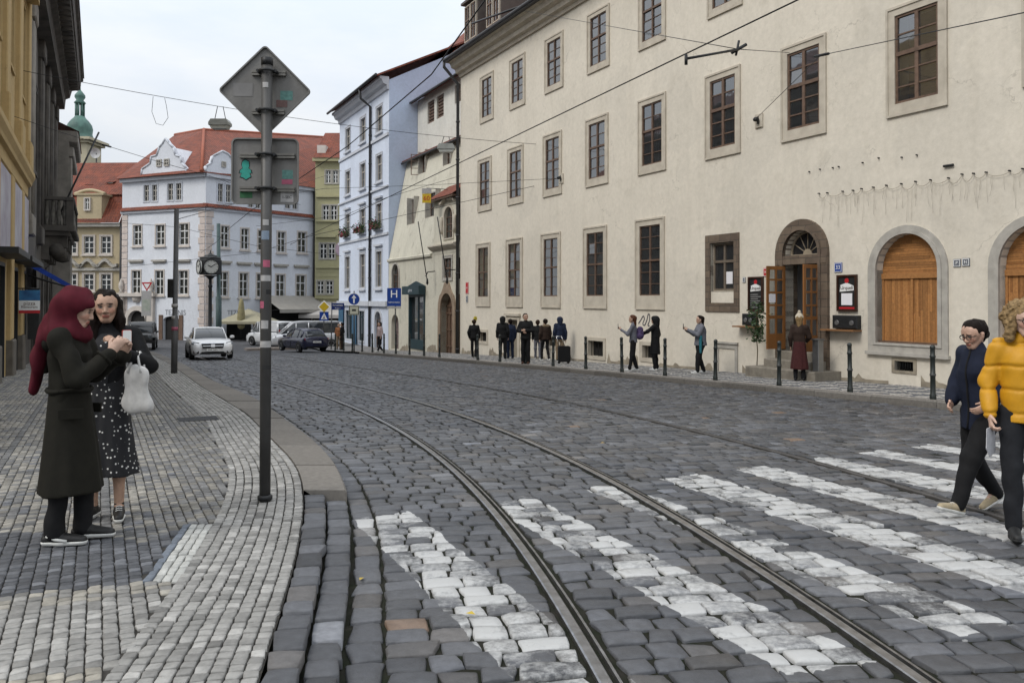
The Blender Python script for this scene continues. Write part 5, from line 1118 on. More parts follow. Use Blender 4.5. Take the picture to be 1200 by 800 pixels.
# ---- church tower with the copper onion
YC = 150.; k_ = YC/968.; cen = aty(93, 200, YC); t = thing('church_tower', 'cream church tower with a green copper onion dome rising over the left roofs', 'church tower', (cen[0], cen[1], 0))
zc = lambda y: 1.66+(352-y)/968*YC
copper = mat('green_copper', (.10, .20, .165), .6, .4, .6, .2, 6, col2=(.045, .085, .075)); churchp = plaster('church_plaster', (.50, .45, .33), (.33, .29, .21), .2, .2, .15)
TF = Fr((cen[0]+17*k_, cen[1]-17*k_), (-1, 0)); 
if TF.W[1] > 0: TF.W = -TF.W
mb = MB(); wd = 34*k_; wall(mb, TF, 0, wd, 0, zc(168), [(wd*.22, wd*.42, zc(195), zc(185), zc(188))], 0, .4)
for u in (0, wd): mb.poly([TF(u, 0), TF(u, zc(168)), TF(u, zc(168), -wd), TF(u, 0, -wd)])
mb.build('wall', churchp, t); mb = MB(); mb.poly([TF(wd*.2, zc(196), -.35), TF(wd*.45, zc(196), -.35), TF(wd*.45, zc(184), -.35), TF(wd*.2, zc(184), -.35)]); mb.build('belfry_window', MATS['dark_room'], t)
mb = MB(); mb.fbox(TF, -1, wd+1, zc(168), zc(165), -wd-1, 1); mb.fbox(TF, -.5, wd+.5, zc(171), zc(168), -wd-.5, .5); mb.build('cornice', churchp, t)
mb = MB(); mb.lathe([(r*k_, zc(y)) for r, y in [(19, 165), (15, 162), (13.5, 158), (14.2, 152), (13, 147), (9.5, 142), (6.5, 139), (5.5, 137)]], (cen[0], cen[1], 0), 16); mb.build('onion_dome', copper, t)
mb = MB(); 
for k in range(8): a_ = 2*PI*k/8+.2; q = (cen[0]+4.6*k_*math.cos(a_), cen[1]+4.6*k_*math.sin(a_)); mb.cyl((*q, zc(138)), (*q, zc(122)), .9*k_, .9*k_, 6)
mb.lathe([(5.5*k_, zc(122.5)), (6.5*k_, zc(121)), (3.8*k_, zc(118)), (5.8*k_, zc(114.5)), (5.6*k_, zc(112)), (3*k_, zc(108.5)), (.9*k_, zc(106)), (.35*k_, zc(97))], (cen[0], cen[1], 0), 14); mb.lathe([(0, zc(102.3)), (1.2*k_, zc(101)), (0, zc(99.7))], (cen[0], cen[1], 0), 10); mb.build('lantern', copper, t)
# ---- green house between the palace and the blue house
gp = plaster('green_plaster', (.42, .395, .235), (.29, .27, .16), .15, .15, .2); G0 = aty(405.5, 392, 76.5); GF = Fr(G0, (-1, .02)); 
if GF.W[1] > 0: GF.W = -GF.W
t = thing('green_house', 'narrow olive green house squeezed between the white corner house and the blue house', 'house', (G0[0]-1.4, G0[1], -1.7)); gw_ = GF.px(369, 300)[0]
zg = lambda x, y: (355+x/3.2, 150+y/3.2)
def rg(x0, x1, y0, y1): a = zg(x0, y0); b = zg(x1, y1); return pxr(GF, a[0], b[0], a[1], b[1])
gw = [rg(*q) for q in [(85,105,160,207),(112,132,160,207),(74,98,290,345),(104,128,290,345),(63,90,433,490),(95,120,433,490),(53,78,573,622),(86,112,573,622)]]
mb = MB(); gt = GF.px(*zg(100, 115))[1]; wall(mb, GF, -.5, gw_, GZ, gt, [(a+.02, b-.02, c+.02, d-.02) for a, b, c, d in gw], 0, .2); mb.poly([GF(gw_, GZ), GF(gw_, gt), GF(gw_, gt, -8), GF(gw_, GZ, -8)]); mb.build('wall', gp, t)
for a, b, c, d in gw: window(GF, a-.1, b+.1, c-.1, d+.1, t, (.1, .1, .1), greystone, whitewood, MATS['town_glass'], (2, 1), .66, rec=.1, proud=.06, bar=.05, fw=.07)
for y in (215+45, 352, 525, 640): v = GF.px(*zg(100, y))[1]; mb = MB(); mb.fbox(GF, -.4, gw_-.1, v, v+.15, .002, .2); mb.build('string_course', gp, t)
mb = MB(); mb.fbox(GF, -.5, gw_+.15, gt-.3, gt, .002, .5); mb.build('cornice', gp, t); mb = MB()
u0, v0 = GF.px(*zg(50, 410)); u1, _ = GF.px(*zg(125, 410)); mb.prism(GF, [(u1, v0), (u0, v0), (u0, v0+.12), ((u0+u1)/2, v0+.75), (u1, v0+.12)], .002, .3); mb.build('pediment', gp, t)
for k in range(9): mb = None
mb = MB(); v = GF.px(*zg(100, 640))[1]
for k in range(7): mb.fbox(GF, -.4, gw_-.05, v+.35+k*.42, v+.72+k*.42, .002, .035) if v+.72+k*.42 < gw[6][2]+3.2 and not (gw[6][2]-.4 < v+.5+k*.42 < gw[6][3]+.3) else None
mb.build('rustication', gp, t)
mb = MB(); mb.poly([GF(-.5, gt+.01, .6), GF(gw_+.1, gt+.01, .6), GF(gw_+.1, gt+3.2, -4), GF(-.5, gt+3.2, -4)]); mb.build('roof', tiles, t, fix=False)
mb = MB(); mb.fbox(GF, gw_-.9, gw_-.1, gt, gt+1.3, -1.2, -.2); mb.build('chimney', wtrim, t)

# ================================================================== LEFT SIDE OF THE STREET
yel = plaster('yellow_plaster', (.47, .345, .17), (.30, .22, .115), .12, .2, .15); darkst = mat('sooty_stone', (.105, .095, .082), .9, .45, 1.6, .45, 18, col2=(.05, .046, .042)); paled = mat('grey_sandstone', (.27, .25, .22), .9, .35, 2, .4, 20)
t = thing('yellow_house', 'yellow ochre house with pilasters and poster panels at the left edge of the street', 'house', LF(2, -.3)); YA, YB = -14, 7.7
mb = MB(); yo = [(u, u+1.1, 8.2, 11.2) for u in (-9.2, -5.6, -2., 1.6, 5.6)]+[(u, u+2.2, -.9, 2.6) for u in (-10, -5.5, -1.5, 2.5, 5.7)]
wall(mb, LF, YA, YB, -2, 15, yo, 0, .35); mb.poly([LF(YB, -2), LF(YB, 15), LF(YB, 15, -12), LF(YB, -2, -12)]); mb.poly([LF(YA, -2), LF(YA, 15), LF(YA, 15, -12), LF(YA, -2, -12)]); mb.build('wall', yel, t)
mb = MB(); cp = [(0, 5.1), (.07, 5.15), (.08, 5.45), (.18, 5.5), (.2, 5.6), (.28, 5.75), (.28, 5.9), (0, 6.0)]; n = len(cp); mb.add([LF(YA, v, w) for w, v in cp]+[LF(YB-.02, v, w) for w, v in cp], [list(range(n)), list(range(n, 2*n))[::-1]]+[(i, (i+1) % n, n+(i+1) % n, n+i) for i in range(n)]); mb.build('cornice', yel, t)
for u in (-11, -7.4, -3.8, -.4, 3.4, 6.9): mb = MB(); mb.bbox(LF, u, u+.8, 6.9, 14.4, .002, .14, .03); mb.bbox(LF, u-.1, u+.9, 6.01, 6.9, .002, .22, .04); mb.build('pilaster', yel, t)
for u in (-10.6, -6.6, -2.4, 1.5, 4.9):
    mb = MB(); mb.bbox(LF, u, u+.8, .55, 5.08, .002, .12, .03); pr_ = mb.build('shop_pier', yel, t); mb = MB(); mb.bbox(LF, u-.1, u+.9, -2, .55, .002, .18, .03)
    mb.build('pier_base', mat('base_granite', (.14, .125, .105), .8, .3, 4, .3), pr_)
for r in yo[:5]: window(LF, r[0]-.1, r[1]+.1, r[2]-.1, r[3]+.1, t, (.14, .14, .14), yel, brownwood, glass, (2, 1), .66, rec=.25); 
for r in yo[:5]: mb = MB(); mb.fbox(LF, r[0]-.3, r[1]+.3, r[3]+.3, r[3]+.55, .002, .4); mb.build('hood', yel, t)
for r in yo[5:]: window(LF, r[0]-.02, r[1]+.02, r[2], r[3]+.02, t, (.08, .1, .1), iron, iron, glass, (1, 1), .8, rec=.25, name='shop_window')
poster = mat('faded_poster', (.42, .42, .46), .6, .35, 1.5, 0, col2=(.28, .25, .30))
for i, (a, b) in enumerate(((-1.5, 1.2), (2.5, 5.0), (5.9, 7.6))): mb = MB(); mb.fbox(LF, a, b, 2.95, 5.0, .002, .10); mb.build('poster_panel', poster, t)
mb = MB()
for a, b in ((-2.2, 1.4), (2.3, 7.7)): mb.prism(LF, [(a, 2.75), (b, 2.75), (b, 2.9), (a, 2.9)], .002, .55)
mb.build('shop_canopy', iron, t)
# awning and hanging sign
t2 = thing('blue_awning', 'blue striped shop awning hanging over the left pavement', 'awning', LF(9, 2.4)); awm = brickmat('awning_blue', (.015, .06, .36), (.012, .045, .28), (.03, .1, .5), .4, 9, .01, .7, 0)
mb = MB(); mb.poly([LF(8.2, 3.0, .06), LF(13.2, 2.9, .06), LF(13.2, 2.0, 1.35), LF(8.2, 2.2, 1.35)]); mb.poly([LF(8.2, 2.2, 1.35), LF(13.2, 2.0, 1.35), LF(13.2, 1.82, 1.36), LF(8.2, 2.02, 1.36)]); mb.poly([LF(8.2, 3.0, .06), LF(8.2, 2.2, 1.35), LF(8.2, 2.02, 1.36), LF(8.2, 2.82, .06)]); mb.build('cloth', awm, t2, fix=False)
mb = MB(); 
for u in (8.2, 13.2): mb.tube([LF(u, 2.5, .04), LF(u, 2.1, 1.3)], .025, 6)
mb.build('arm', iron, t2)
su = 4.3; wv = (LF.px(23, 350)[0], 0)
SFr = Fr(LF(su, 0, .30), LF.W[:2]); 
if (SFr.W[1] > 0): SFr.W = -SFr.W
t2 = thing('hanging_sign', 'small blue and white shop sign with a red foot hanging over the left pavement', 'sign', LF(su, 1.2, .5)); q = pxr(SFr, 22, 47, 340, 367); a, b, c, d = q
mb = MB(); mb.fbox(SFr, a, b, c+(d-c)*.55, d, -.03, .03); mb.build('upper_panel', mat('sky_blue_sign', (.05, .22, .42), .4, .4, 3, 0, col2=(.02, .08, .2)), t2); mb = MB(); mb.fbox(SFr, a, b, c+.09, c+(d-c)*.55-.002, -.03, .03); mb.build('lower_panel', white, t2); mb = MB(); mb.fbox(SFr, a, b, c, c+.088, -.03, .03); mb.build('foot_strip', red, t2)
text('pizza', .16, SFr((a+b)/2, c+(d-c)*.42, .032), SFr.U, (0, 0, 1), brownwood, t2); text('Restaurant', .10, SFr((a+b)/2, c+(d-c)*.27, .032), SFr.U, (0, 0, 1), brownwood, t2)
mb = MB(); mb.tube([LF(su, d+.05, .05), SFr(b, d+.05, 0)], .022, 6); mb.tube([SFr(a+.1, d+.05, 0), SFr(a+.1, d, 0)], .012, 5); mb.tube([SFr(b-.1, d+.05, 0), SFr(b-.1, d, 0)], .012, 5); mb.build('bracket', iron, t2)
mb = MB(); mb.bbox(LF, 5.6, 5.75, .4, 2.0, .23, .55, .02); tag(mb.build('menu_case', iron), 'narrow dark menu case on the yellow house beside the hanging sign', 'menu case')
# ---- dark stone bank building with balcony
t = thing('stone_palace', 'soot dark stone building with giant pilasters, deep eaves and a balcony on the left', 'house', LF(18, -.9)); DA, DB = 7.75, 27.0
mb = MB(); do = [(u, u+1.3, 6.6, 9.8) for u in (11.6, 15.6, 19.6, 23.6)]+[(u, u+1.6, -1.3, 2.8, 2.0) for u in (11.0, 15.4, 23.4)]+[(19.2, 21.2, -1.6, 3.0, 2.0)]
wall(mb, LF, DA, DB, -2.2, 13.2, do, 0, .4); mb.poly([LF(DB, -2), LF(DB, 13.2), LF(DB, 13.2, -12), LF(DB, -2, -12)]); mb.build('wall', darkst, t)
for k, u in enumerate((8.0, 13.4, 17.6, 21.6, 25.6)):
    mb = MB(); mb.bbox(LF, u, u+1.25, 4.6, 11.4, .002, .13, .03); mb.bbox(LF, u-.12, u+1.37, 3.9, 4.6, .002, .22, .04); mb.bbox(LF, u-.1, u+1.35, 11.4, 12.1, .002, .25, .05)
    for f in range(4): mb.cyl(LF(u+.2+f*.28, 4.7, .12), LF(u+.2+f*.28, 11.3, .12), .08, .08, 8)
    mb.build('pilaster', darkst if k else paled, t)
mb = MB(); cp = [(0, 12.1), (.5, 12.15), (.55, 12.7), (.75, 12.8), (.85, 13.2), (1.25, 13.3), (1.3, 13.75), (1.4, 13.8), (1.4, 14.0), (0, 14.2)]; n = len(cp); mb.add([LF(DA, v, w) for w, v in cp]+[LF(DB, v, w) for w, v in cp], [list(range(n)), list(range(n, 2*n))[::-1]]+[(i, (i+1) % n, n+(i+1) % n, n+i) for i in range(n)])
for k in range(26): u = DA+.2+k*.68; mb.fbox(LF, u, u+.3, 12.85, 13.28, .7, 1.2)
mb.build('cornice', darkst, t); mb = MB(); mb.poly([LF(DA, 14.0, 1.45), LF(DB+.2, 14.0, 1.45), LF(DB+.2, 17.5, -6), LF(DA, 17.5, -6)]); mb.build('roof', tilemat('dark_tiles', (.12, .035, .03), (.08, .03, .028)), t, fix=False)
for r in do[:4]: window(LF, r[0]-.1, r[1]+.1, r[2]-.1, r[3]+.1, t, (.16, .16, .16), darkst, brownwood, glass, (3, 1), .7, rec=.3)
for r in do[4:]: archwin(LF, r, t, darkst, .2, 0, (2, 3))
bal = MB(); b0, b1, bw_, bv, bt_ = 16.3, 23.6, 1.22, 4.9, 6.15
bal.bbox(LF, b0-.1, b1+.1, bv-.25, bv, .0, bw_+.1, .05); bal.bbox(LF, b0, b1, bv-.45, bv-.25, .0, bw_-.1, .05)
for u in (b0+.15, b0+2.6, b1-2.6, b1-.8): bal.prism(LF, [(u, bv-.45), (u+.65, bv-.45), (u+.65, 3.4), (u, 3.4)], .0, .3); bal.prism(LF, [(u, bv-.45), (u+.65, bv-.45), (u+.55, 3.95), (u+.1, 3.95)], .28, 1.0); bal.lathe([(0, -.33), (.3, -.25), (.36, 0), (.3, .25), (0, .33)], LF(u+.32, 3.85, .6), 10)
bo = bal.build('balcony', darkst, t); bp = [(.05, 0), (.085, .08), (.05, .15), (.105, .42), (.055, .85), (.08, .95), (.055, 1.04), (.07, 1.1)]
mb = MB()
for k in range(18): u = b0+.35+k*(b1-b0-.7)/17; mb.lathe(bp, LF(u, bv, bw_-.12), 8)
for k in range(4): mb.lathe(bp, LF(b0+.12, bv, .2+k*.23), 8); mb.lathe(bp, LF(b1-.12, bv, .2+k*.23), 8)
mb.build('balusters', mat('worn_baluster', (.16, .15, .13), .9, .5, 6, .3), bo)
mb = MB(); mb.bbox(LF, b0-.05, b1+.05, bv+1.1, bt_-.0, bw_-.28, bw_+.05, .04); mb.fbox(LF, b0-.05, b0+.25, bv+1.103, bt_-.003, .0, bw_-.283); mb.fbox(LF, b1-.25, b1+.05, bv+1.103, bt_-.003, .0, bw_-.283); mb.fbox(LF, b0-.02, b0+.28, bv, bv+1.1, bw_-.27, bw_+.02); mb.fbox(LF, b1-.28, b1+.02, bv, bv+1.1, bw_-.27, bw_+.02); mb.build('rail', darkst, bo)
mb = MB(); mb.tube([LF(22.5, 6.0, .5), LF(24.0, 10.5, 2.2)], .045, 6); tag(mb.build('flagpole', iron), 'long bare flagpole slanting out under the dark eaves on the left', 'flagpole')
# ---- paler corner house at the end of the left row
t = thing('sandstone_house', 'paler sandstone corner house with a tiled ledge just past the dark stone building', 'house', LF(30, -1.2)); EA, EB = 27.05, 35.; OFF = Off(LF, .72); tv = 11.0
mb = MB(); eo = [(u, u+1.2, v, v+2.2) for u in (28.8, 31.8) for v in (1.6, 5.2, 8.3)]; wall(mb, OFF, EA, EB, -2.3, tv, eo, 0, .3); mb.poly([OFF(EA, -2.3), OFF(EA, tv), OFF(EA, tv, -10), OFF(EA, -2.3, -10)]); mb.poly([OFF(EB, -2.3), OFF(EB, tv), OFF(EB, tv, -10), OFF(EB, -2.3, -10)]); mb.build('wall', paled, t)
mb = MB(); mb.bbox(OFF, EA-.0, EB, 6.9, 7.3, .002, .3, .05); mb.bbox(OFF, EA, EB, 9.6, 10.1, .002, .25, .05); mb.bbox(OFF, EA, EB, tv-.6, tv, .002, .45, .06); mb.bbox(OFF, EA, EA+.7, -2, 9.5, .002, .16, .04); mb.build('cornice', paled, t)
mb = MB(); mb.poly([OFF(EA, tv+.01, .5), OFF(EB+.1, tv+.01, .5), OFF(EB+.1, tv+2, -4), OFF(EA, tv+2, -4)]); mb.build('roof', tiles, t, fix=False)
for r in eo: window(OFF, r[0]-.1, r[1]+.1, r[2]-.1, r[3]+.1, t, (.14, .14, .14), paled, brownwood, glass, (2, 1), .66, rec=.2)
# ================================================================== STREET FURNITURE
alu = mat('sign_back', (.20, .195, .185), .6, .3, 5, .2, 45, .35, .3, col2=(.125, .12, .112), stretch=(1, 1, .35)); galv = mat('galvanised', (.085, .083, .08), .5, .35, 3, .12, 50, .4, .35); clampm = mat('clamp_steel', (.20, .19, .17), .45, .3, 9, .1, metal=.6)
def rrect(cx, cy, hw, hh, r, n=5, rot=0.):
    P = []
    for sx, sy, a0 in ((1, 1, 0), (-1, 1, 90), (-1, -1, 180), (1, -1, 270)):
        for k in range(n+1): a = math.radians(a0+90*k/n); P.append((sx*(hw-r)+r*math.cos(a), sy*(hh-r)+r*math.sin(a)))
    c, s_ = math.cos(rot), math.sin(rot); return [(cx+c*x-s_*y, cy+s_*x+c*y) for x, y in P]
class VFr(Fr):                                       # frame on a vertical plane at depth Y facing the viewer
    def __init__(s, o, U): s.o = np.array([o[0], o[1], 0.]); U = np.array([U[0], U[1], 0.]); s.U = U/np.linalg.norm(U); s.W = np.array([s.U[1], -s.U[0], 0.])
pb_ = gnd(310.5, 583, .115); py_ = pb_[1]; ptop = aty(313, 70, py_); ZP = lambda px, py: aty(px, py, py_)
PFr = VFr(pb_, (1, .05)); sg = thing('sign_post', 'tall grey sign post at the pavement edge carrying two signs seen from behind', 'sign post', pb_)
mb = MB(); rp_ = .046; tilt = (ptop-pb_); mb.tube([pb_+np.array([0, 0, -.1]), pb_+tilt*.5, ptop], rp_, 20); mb.build('pole', galv, sg); mb = MB(); mb.lathe([(rp_+.004, -.05), (rp_+.004, .012), (rp_*.6, .02), (0, .022)], ptop, 20); mb.build('cap', iron, sg)
mb = MB(); mb.lathe([(.062, 0), (.062, .03), (.05, .04)], pb_+np.array([0, 0, -.012]), 20); mb.build('collar', iron, sg)
def UV(px, py, w=0): return PFr.px(px, py, w)
sgw = -.085
def back_plate(px, py, half, r, rot, name, lab):
    u, v = UV(px, py, sgw); mb = MB(); P = rrect(u, v, half, half, r, 6, rot); mb.prism(PFr, P, sgw-.004, sgw, 0); mb.prism(PFr, rrect(u, v, half*.97, half*.97, r*.9, 6, rot), sgw-.007, sgw-.0045, 1)
    Pi = rrect(u, v, half-.012, half-.012, r-.01, 6, rot); ring(mb, PFr, P, Pi, sgw, sgw+.022, 0); o = mb.build(name, [alu, white], sg); o['label'] = lab; return u, v, o
s1u, s1v, s1 = back_plate(311, 107, .283, .035, PI/4, 'diamond_plate', 'grey back of the upper diamond sign'); s2u, s2v, s2 = back_plate(311, 201, .287, .05, 0, 'square_plate', 'grey back of the lower square sign with stickers')
def clamp(u, v, hw, parent):
    mb = MB()
    for dv in (.012, -.012): mb.fbox(PFr, u-hw, u+hw, v+dv-.009, v+dv+.009, sgw+.003, sgw+.03)
    mb.build('rail', clampm, parent); mb = MB(); mb.tube([PFr(u+.062*math.cos(a), v, .062*math.sin(a)) for a in np.linspace(-.5, PI+.5, 13)], .012, 6)
    for s_ in (-1, 1): mb.cyl(PFr(u+s_*.075, v, -.07), PFr(u+s_*.075, v, .02), .014, .014, 8)
    mb.build('clamp', iron, parent)
zq = lambda x, y: (240+x/3.6375, 40+y/3.6375)
for x, y, hw, p in ((265, 158, .145, s1), (262, 325, .14, s1), (258, 513, .235, s2), (258, 657, .235, s2)): u, v = UV(*zq(x, y)); clamp(u, v, hw, p)
# stickers
def sticker(px0, px1, py0, py1, m, parent, w=None, name='sticker'):
    a = UV(*zq(px0, py1), sgw); b = UV(*zq(px1, py0), sgw); mb = MB(); mb.fbox(PFr, a[0], b[0], a[1], b[1], sgw+.0005, sgw+.0025); return mb.build(name, m, parent), (a[0]+b[0])/2, (a[1]+b[1])/2
tealp = mat('sticker_teal', (.03, .30, .24), .6, .25, 30, 0); pink = mat('sticker_pink', (.40, .10, .16), .6, .3, 30, 0); grn = mat('sticker_green', (.03, .13, .05), .6, .3, 30, 0); offw = mat('sticker_white', (.42, .41, .40), .6, .3, 20, 0); spray = mat('sticker_black', (.02, .02, .02), .6, .2, 9, 0)
sticker(322, 375, 243, 282, mat('sticker_mint', (.12, .26, .23), .6, .4, 40, 0), s1); sticker(305, 352, 282, 312, mat('sticker_brown', (.17, .10, .09), .6, .4, 40, 0), s1); sticker(122, 205, 210, 265, mat('sticker_grey', (.20, .195, .19), .6, .2, 10, 0), s1)
sticker(330, 376, 580, 618, mat('sticker_mint', (.1, .2, .2), .6), s2); sticker(328, 374, 620, 640, pink, s2); sticker(150, 203, 668, 698, grn, s2); o, u, v = sticker(323, 378, 672, 716, offw, s2); text('1-SEC', .034, PFr(u, v-.003, sgw+.004), PFr.U, (0, 0, 1), spray, s2, depth=.001)
fig = [(172,536),(188,545),(190,562),(186,572),(196,580),(199,592),(191,592),(196,608),(188,612),(176,620),(164,612),(152,608),(158,592),(149,592),(152,580),(162,572),(158,560),(160,546)]
fu = [UV(*zq(*p), sgw) for p in fig]; cx, cy = np.mean(fu, 0); mb = MB(); mb.prism(PFr, [(cx+(a-cx)*1.18, cy+(b-cy)*1.12) for a, b in fu], sgw+.0005, sgw+.002, 1); mb.prism(PFr, fu, sgw+.002, sgw+.0035, 0); mb.build('sticker', [tealp, spray], s2)
def wrap(pyc, h, m, a0=-.1, a1=2.4):
    c = pb_+tilt*((ZP(311, pyc)[2]-pb_[2])/tilt[2]); mb = MB(); A_ = np.linspace(a0, a1, 10)
    for i in range(9):
        q = [c+PFr.U*(rp_+.0015)*math.cos(x)+PFr.W*(rp_+.0015)*math.sin(x)+np.array([0, 0, z_]) for x, z_ in ((A_[i], -h/2), (A_[i+1], -h/2), (A_[i+1], h/2), (A_[i], h/2))]; mb.poly(q)
    mb.build('sticker', m, sg)
for pyc, h, m, a0, a1 in ((101, .045, offw, 1.1, 2.2), (261, .05, offw, .9, 2.0), (276, .075, mat('sticker_blue', (.22, .28, .36), .6, .4, 40, 0), .8, 2.3), (309, .06, pink, .6, 1.9), (326, .05, offw, .4, 2.4), (342, .04, spray, .3, 1.3), (357, .06, pink, 1.7, 2.9), (380, .07, offw, .9, 2.3), (403, .055, offw, .2, 2.9), (430, .03, spray, .2, 2.0)): wrap(pyc, h, m, a0, a1)

# second, farther pole with a signal box
b2 = gnd(204, 437, .12); t2_ = aty(207, 245, b2[1]); t = thing('tram_pole', 'plain dark grey tram wire pole on the left pavement beyond the two women', 'pole', b2); mb = MB(); mb.tube([b2+np.array([0, 0, -.1]), b2+(t2_-b2)*.35, b2+(t2_-b2)*.351, t2_], [.088, .088, .072, .066], 16); mb.build('pole', mat('pole_grey', (.08, .08, .08), .6, .3, 4, .1), t)
q = aty(201.5, 338, b2[1]); mb = MB(); mb.box(q[0]-.09, q[0]+.07, q[1]-.1, q[1]+.12, q[2]-.27, q[2]+.27); mb.build('signal_box', iron, t)
for pyc, m in ((372, offw), (385, pink), (358, offw)): q = aty(204.8, pyc, b2[1]); mb = MB(); mb.tube([q+np.array([0, 0, -.05]), q+np.array([0, 0, .05])], .091, 14); mb.build('sticker', m, t)
# bollards along the right kerb
bolm = mat('bollard_green', (.018, .024, .022), .45, .3, 8, .1, 40, .5)
def make_bollard():
    t = thing('bollard', '', 'bollard', (0, 0, 0), 'bollards along the right kerb'); mb = MB(); mb.lathe([(.06, -.1), (.06, .10), (.05, .12), (.047, .45), (.056, .46), (.056, .50), (.047, .51), (.045, .80), (.054, .81), (.054, .85), (.045, .86), (.044, .98), (.05, .99), (.05, 1.02), (.03, 1.05), (0, 1.06)], n=16); mb.build('post', bolm, t)
    mb = MB(); mb.lathe([(.0565, .465), (.058, .47), (.058, .49), (.0565, .495)], n=16); mb.build('band', MATS['pole_grey'], t); return t
def kerb_u(px, off=.36):
    best = None
    for u in np.arange(-12, 46, .02):
        p = RF(u, 0, float(KRu(u))-off); x = 600+F*((p-CP)@_r)/((p-CP)@_f)
        if best is None or abs(x-px) < best[0]: best = (abs(x-px), u, p)
    return best[1], best[2]
bpx = [1093, 996, 913, 838, 779.5, 729, 686.6, 648, 616, 586, 560, 515, 497, 480, 464, 450, 436.6, 424.6, 413, 403, 393]
bl_ = ['in front of the boarded arch, nearest on the right kerb', 'on the kerb between the framed menu and the boarded arch', 'on the kerb in front of the open doorway', 'on the kerb beside the woman taking a photo', 'on the kerb right of the black coated woman', 'on the kerb left of the long haired woman', 'on the kerb before the cellar window, right of the suitcase', 'on the kerb beside the wheeled suitcase', 'on the kerb behind the bearded man in black', 'on the kerb by the two hooded people', 'on the kerb by the boy near the downpipe', 'on the kerb in front of the arched portal', 'on the kerb right of the teal shopfront', 'on the kerb left of the teal shopfront', 'on the kerb beside the hospital sign', 'on the kerb right of the far walking woman', 'on the kerb left of the far walking woman', 'on the kerb right of the blue arrow sign', 'on the kerb at the blue arrow sign post', 'on the kerb beyond the blue arrow sign', 'farthest in the row, by the standing couple']
proto = make_bollard()
for i, (x, l) in enumerate(zip(bpx, bl_)):
    o = proto if i == 0 else copy_tree(proto); u, p = kerb_u(x); o.location = (p[0], p[1], float(zr(p[1]))+.115); o.rotation_euler = (RNG.normal(0, .008), RNG.normal(0, .008), RNG.random()); o['label'] = 'dark metal bollard '+l
# traffic signs out in the square
yl = mat('sign_yellow', (.55, .38, .02), .45, .1, 5, 0)
def signpost(name, lab, cat, base, top, r=.035):
    t = thing(name, lab, cat, base); mb = MB(); mb.tube([np.array(base)+np.array([0, 0, -.1]), top], r, 10); mb.build('pole', MATS['pole_grey'], t); return t, VFr(base, (1, 0))
def disc(fr, u, v, r, w0, w1, mb, m=0, n=24): mb.prism(fr, [(u+r*math.cos(2*PI*k/n), v+r*math.sin(2*PI*k/n)) for k in range(n)], w0, w1, m)
b = gnd(415, 411.5, .12); t, fr = signpost('direction_sign', 'round blue sign with a white upward arrow above a small pale plate', 'road sign', b, aty(415, 341, b[1])); u, v = fr.px(415, 350.5); mb = MB(); disc(fr, u, v, .36, .04, .06, mb); mb.build('disc', blue, t); mb = MB(); ring(mb, fr, [(u+.36*math.cos(2*PI*k/24), v+.36*math.sin(2*PI*k/24)) for k in range(24)], [(u+.33*math.cos(2*PI*k/24), v+.33*math.sin(2*PI*k/24)) for k in range(24)], .06, .063); mb.fbox(fr, u-.045, u+.045, v-.24, v+.08, .06, .064); mb.prism(fr, [(u-.15, v+.06), (u+.15, v+.06), (u, v+.25)], .06, .064); mb.build('arrow', white, t); u, v = fr.px(415, 363.5); mb = MB(); mb.fbox(fr, u-.3, u+.3, v-.28, v+.28, .04, .055); mb.build('plate', mat('plate_beige', (.52, .52, .42), .5), t); mb = MB(); ring(mb, fr, [(u-.28, v-.26), (u+.28, v-.26), (u+.28, v+.26), (u-.28, v+.26)], [(u-.24, v-.22), (u+.24, v-.22), (u+.24, v+.22), (u-.24, v+.22)], .055, .058); mb.fbox(fr, u-.12, u+.12, v-.05, v+.06, .055, .058); mb.build('border', spray, t)
_, pH = kerb_u(464, .5); b = np.array([pH[0], pH[1], float(zr(pH[1]))+.12]); t, fr = signpost('hospital_sign', 'tall blue rectangular sign with a white H in front of the old house', 'road sign', b, aty(463, 338, b[1])); u, v = fr.px(462, 347.5); mb = MB(); mb.fbox(fr, u-.36, u+.36, v-.5, v+.44, .04, .06); mb.build('panel', blue, t); text('H', .56, fr(u, v+.12, .063), fr.U, (0, 0, 1), white, t); text('NEMOCNICE', .10, fr(u, v-.30, .063), fr.U, (0, 0, 1), white, t); mb = MB(); mb.fbox(fr, u-.36, u+.36, v-.62, v-.52, .04, .055); mb.build('lower_plate', offw, t)
b = gnd(379, 411, 0); t, fr = signpost('priority_sign', 'yellow diamond priority sign above a blue pedestrian crossing sign', 'road sign', b, aty(380, 352, b[1])); u, v = fr.px(380, 359.5); mb = MB(); mb.prism(fr, rrect(u, v, .31, .31, .04, 4, PI/4), .04, .055); mb.build('diamond', white, t); mb = MB(); mb.prism(fr, rrect(u, v, .24, .24, .03, 4, PI/4), .055, .06); mb.build('centre', yl, t); u, v = fr.px(380, 370.5); mb = MB(); mb.fbox(fr, u-.3, u+.3, v-.3, v+.3, .04, .055); mb.build('square', blue, t); mb = MB(); mb.prism(fr, [(u-.22, v-.2), (u+.22, v-.2), (u, v+.22)], .055, .059); mb.build('triangle', white, t); mb = MB(); mb.tube([fr(u, v+.08, .062), fr(u, v-.04, .062), fr(u-.07, v-.17, .062)], .018, 5); mb.tube([fr(u, v-.04, .062), fr(u+.07, v-.17, .062)], .018, 5); mb.build('walker', spray, t)
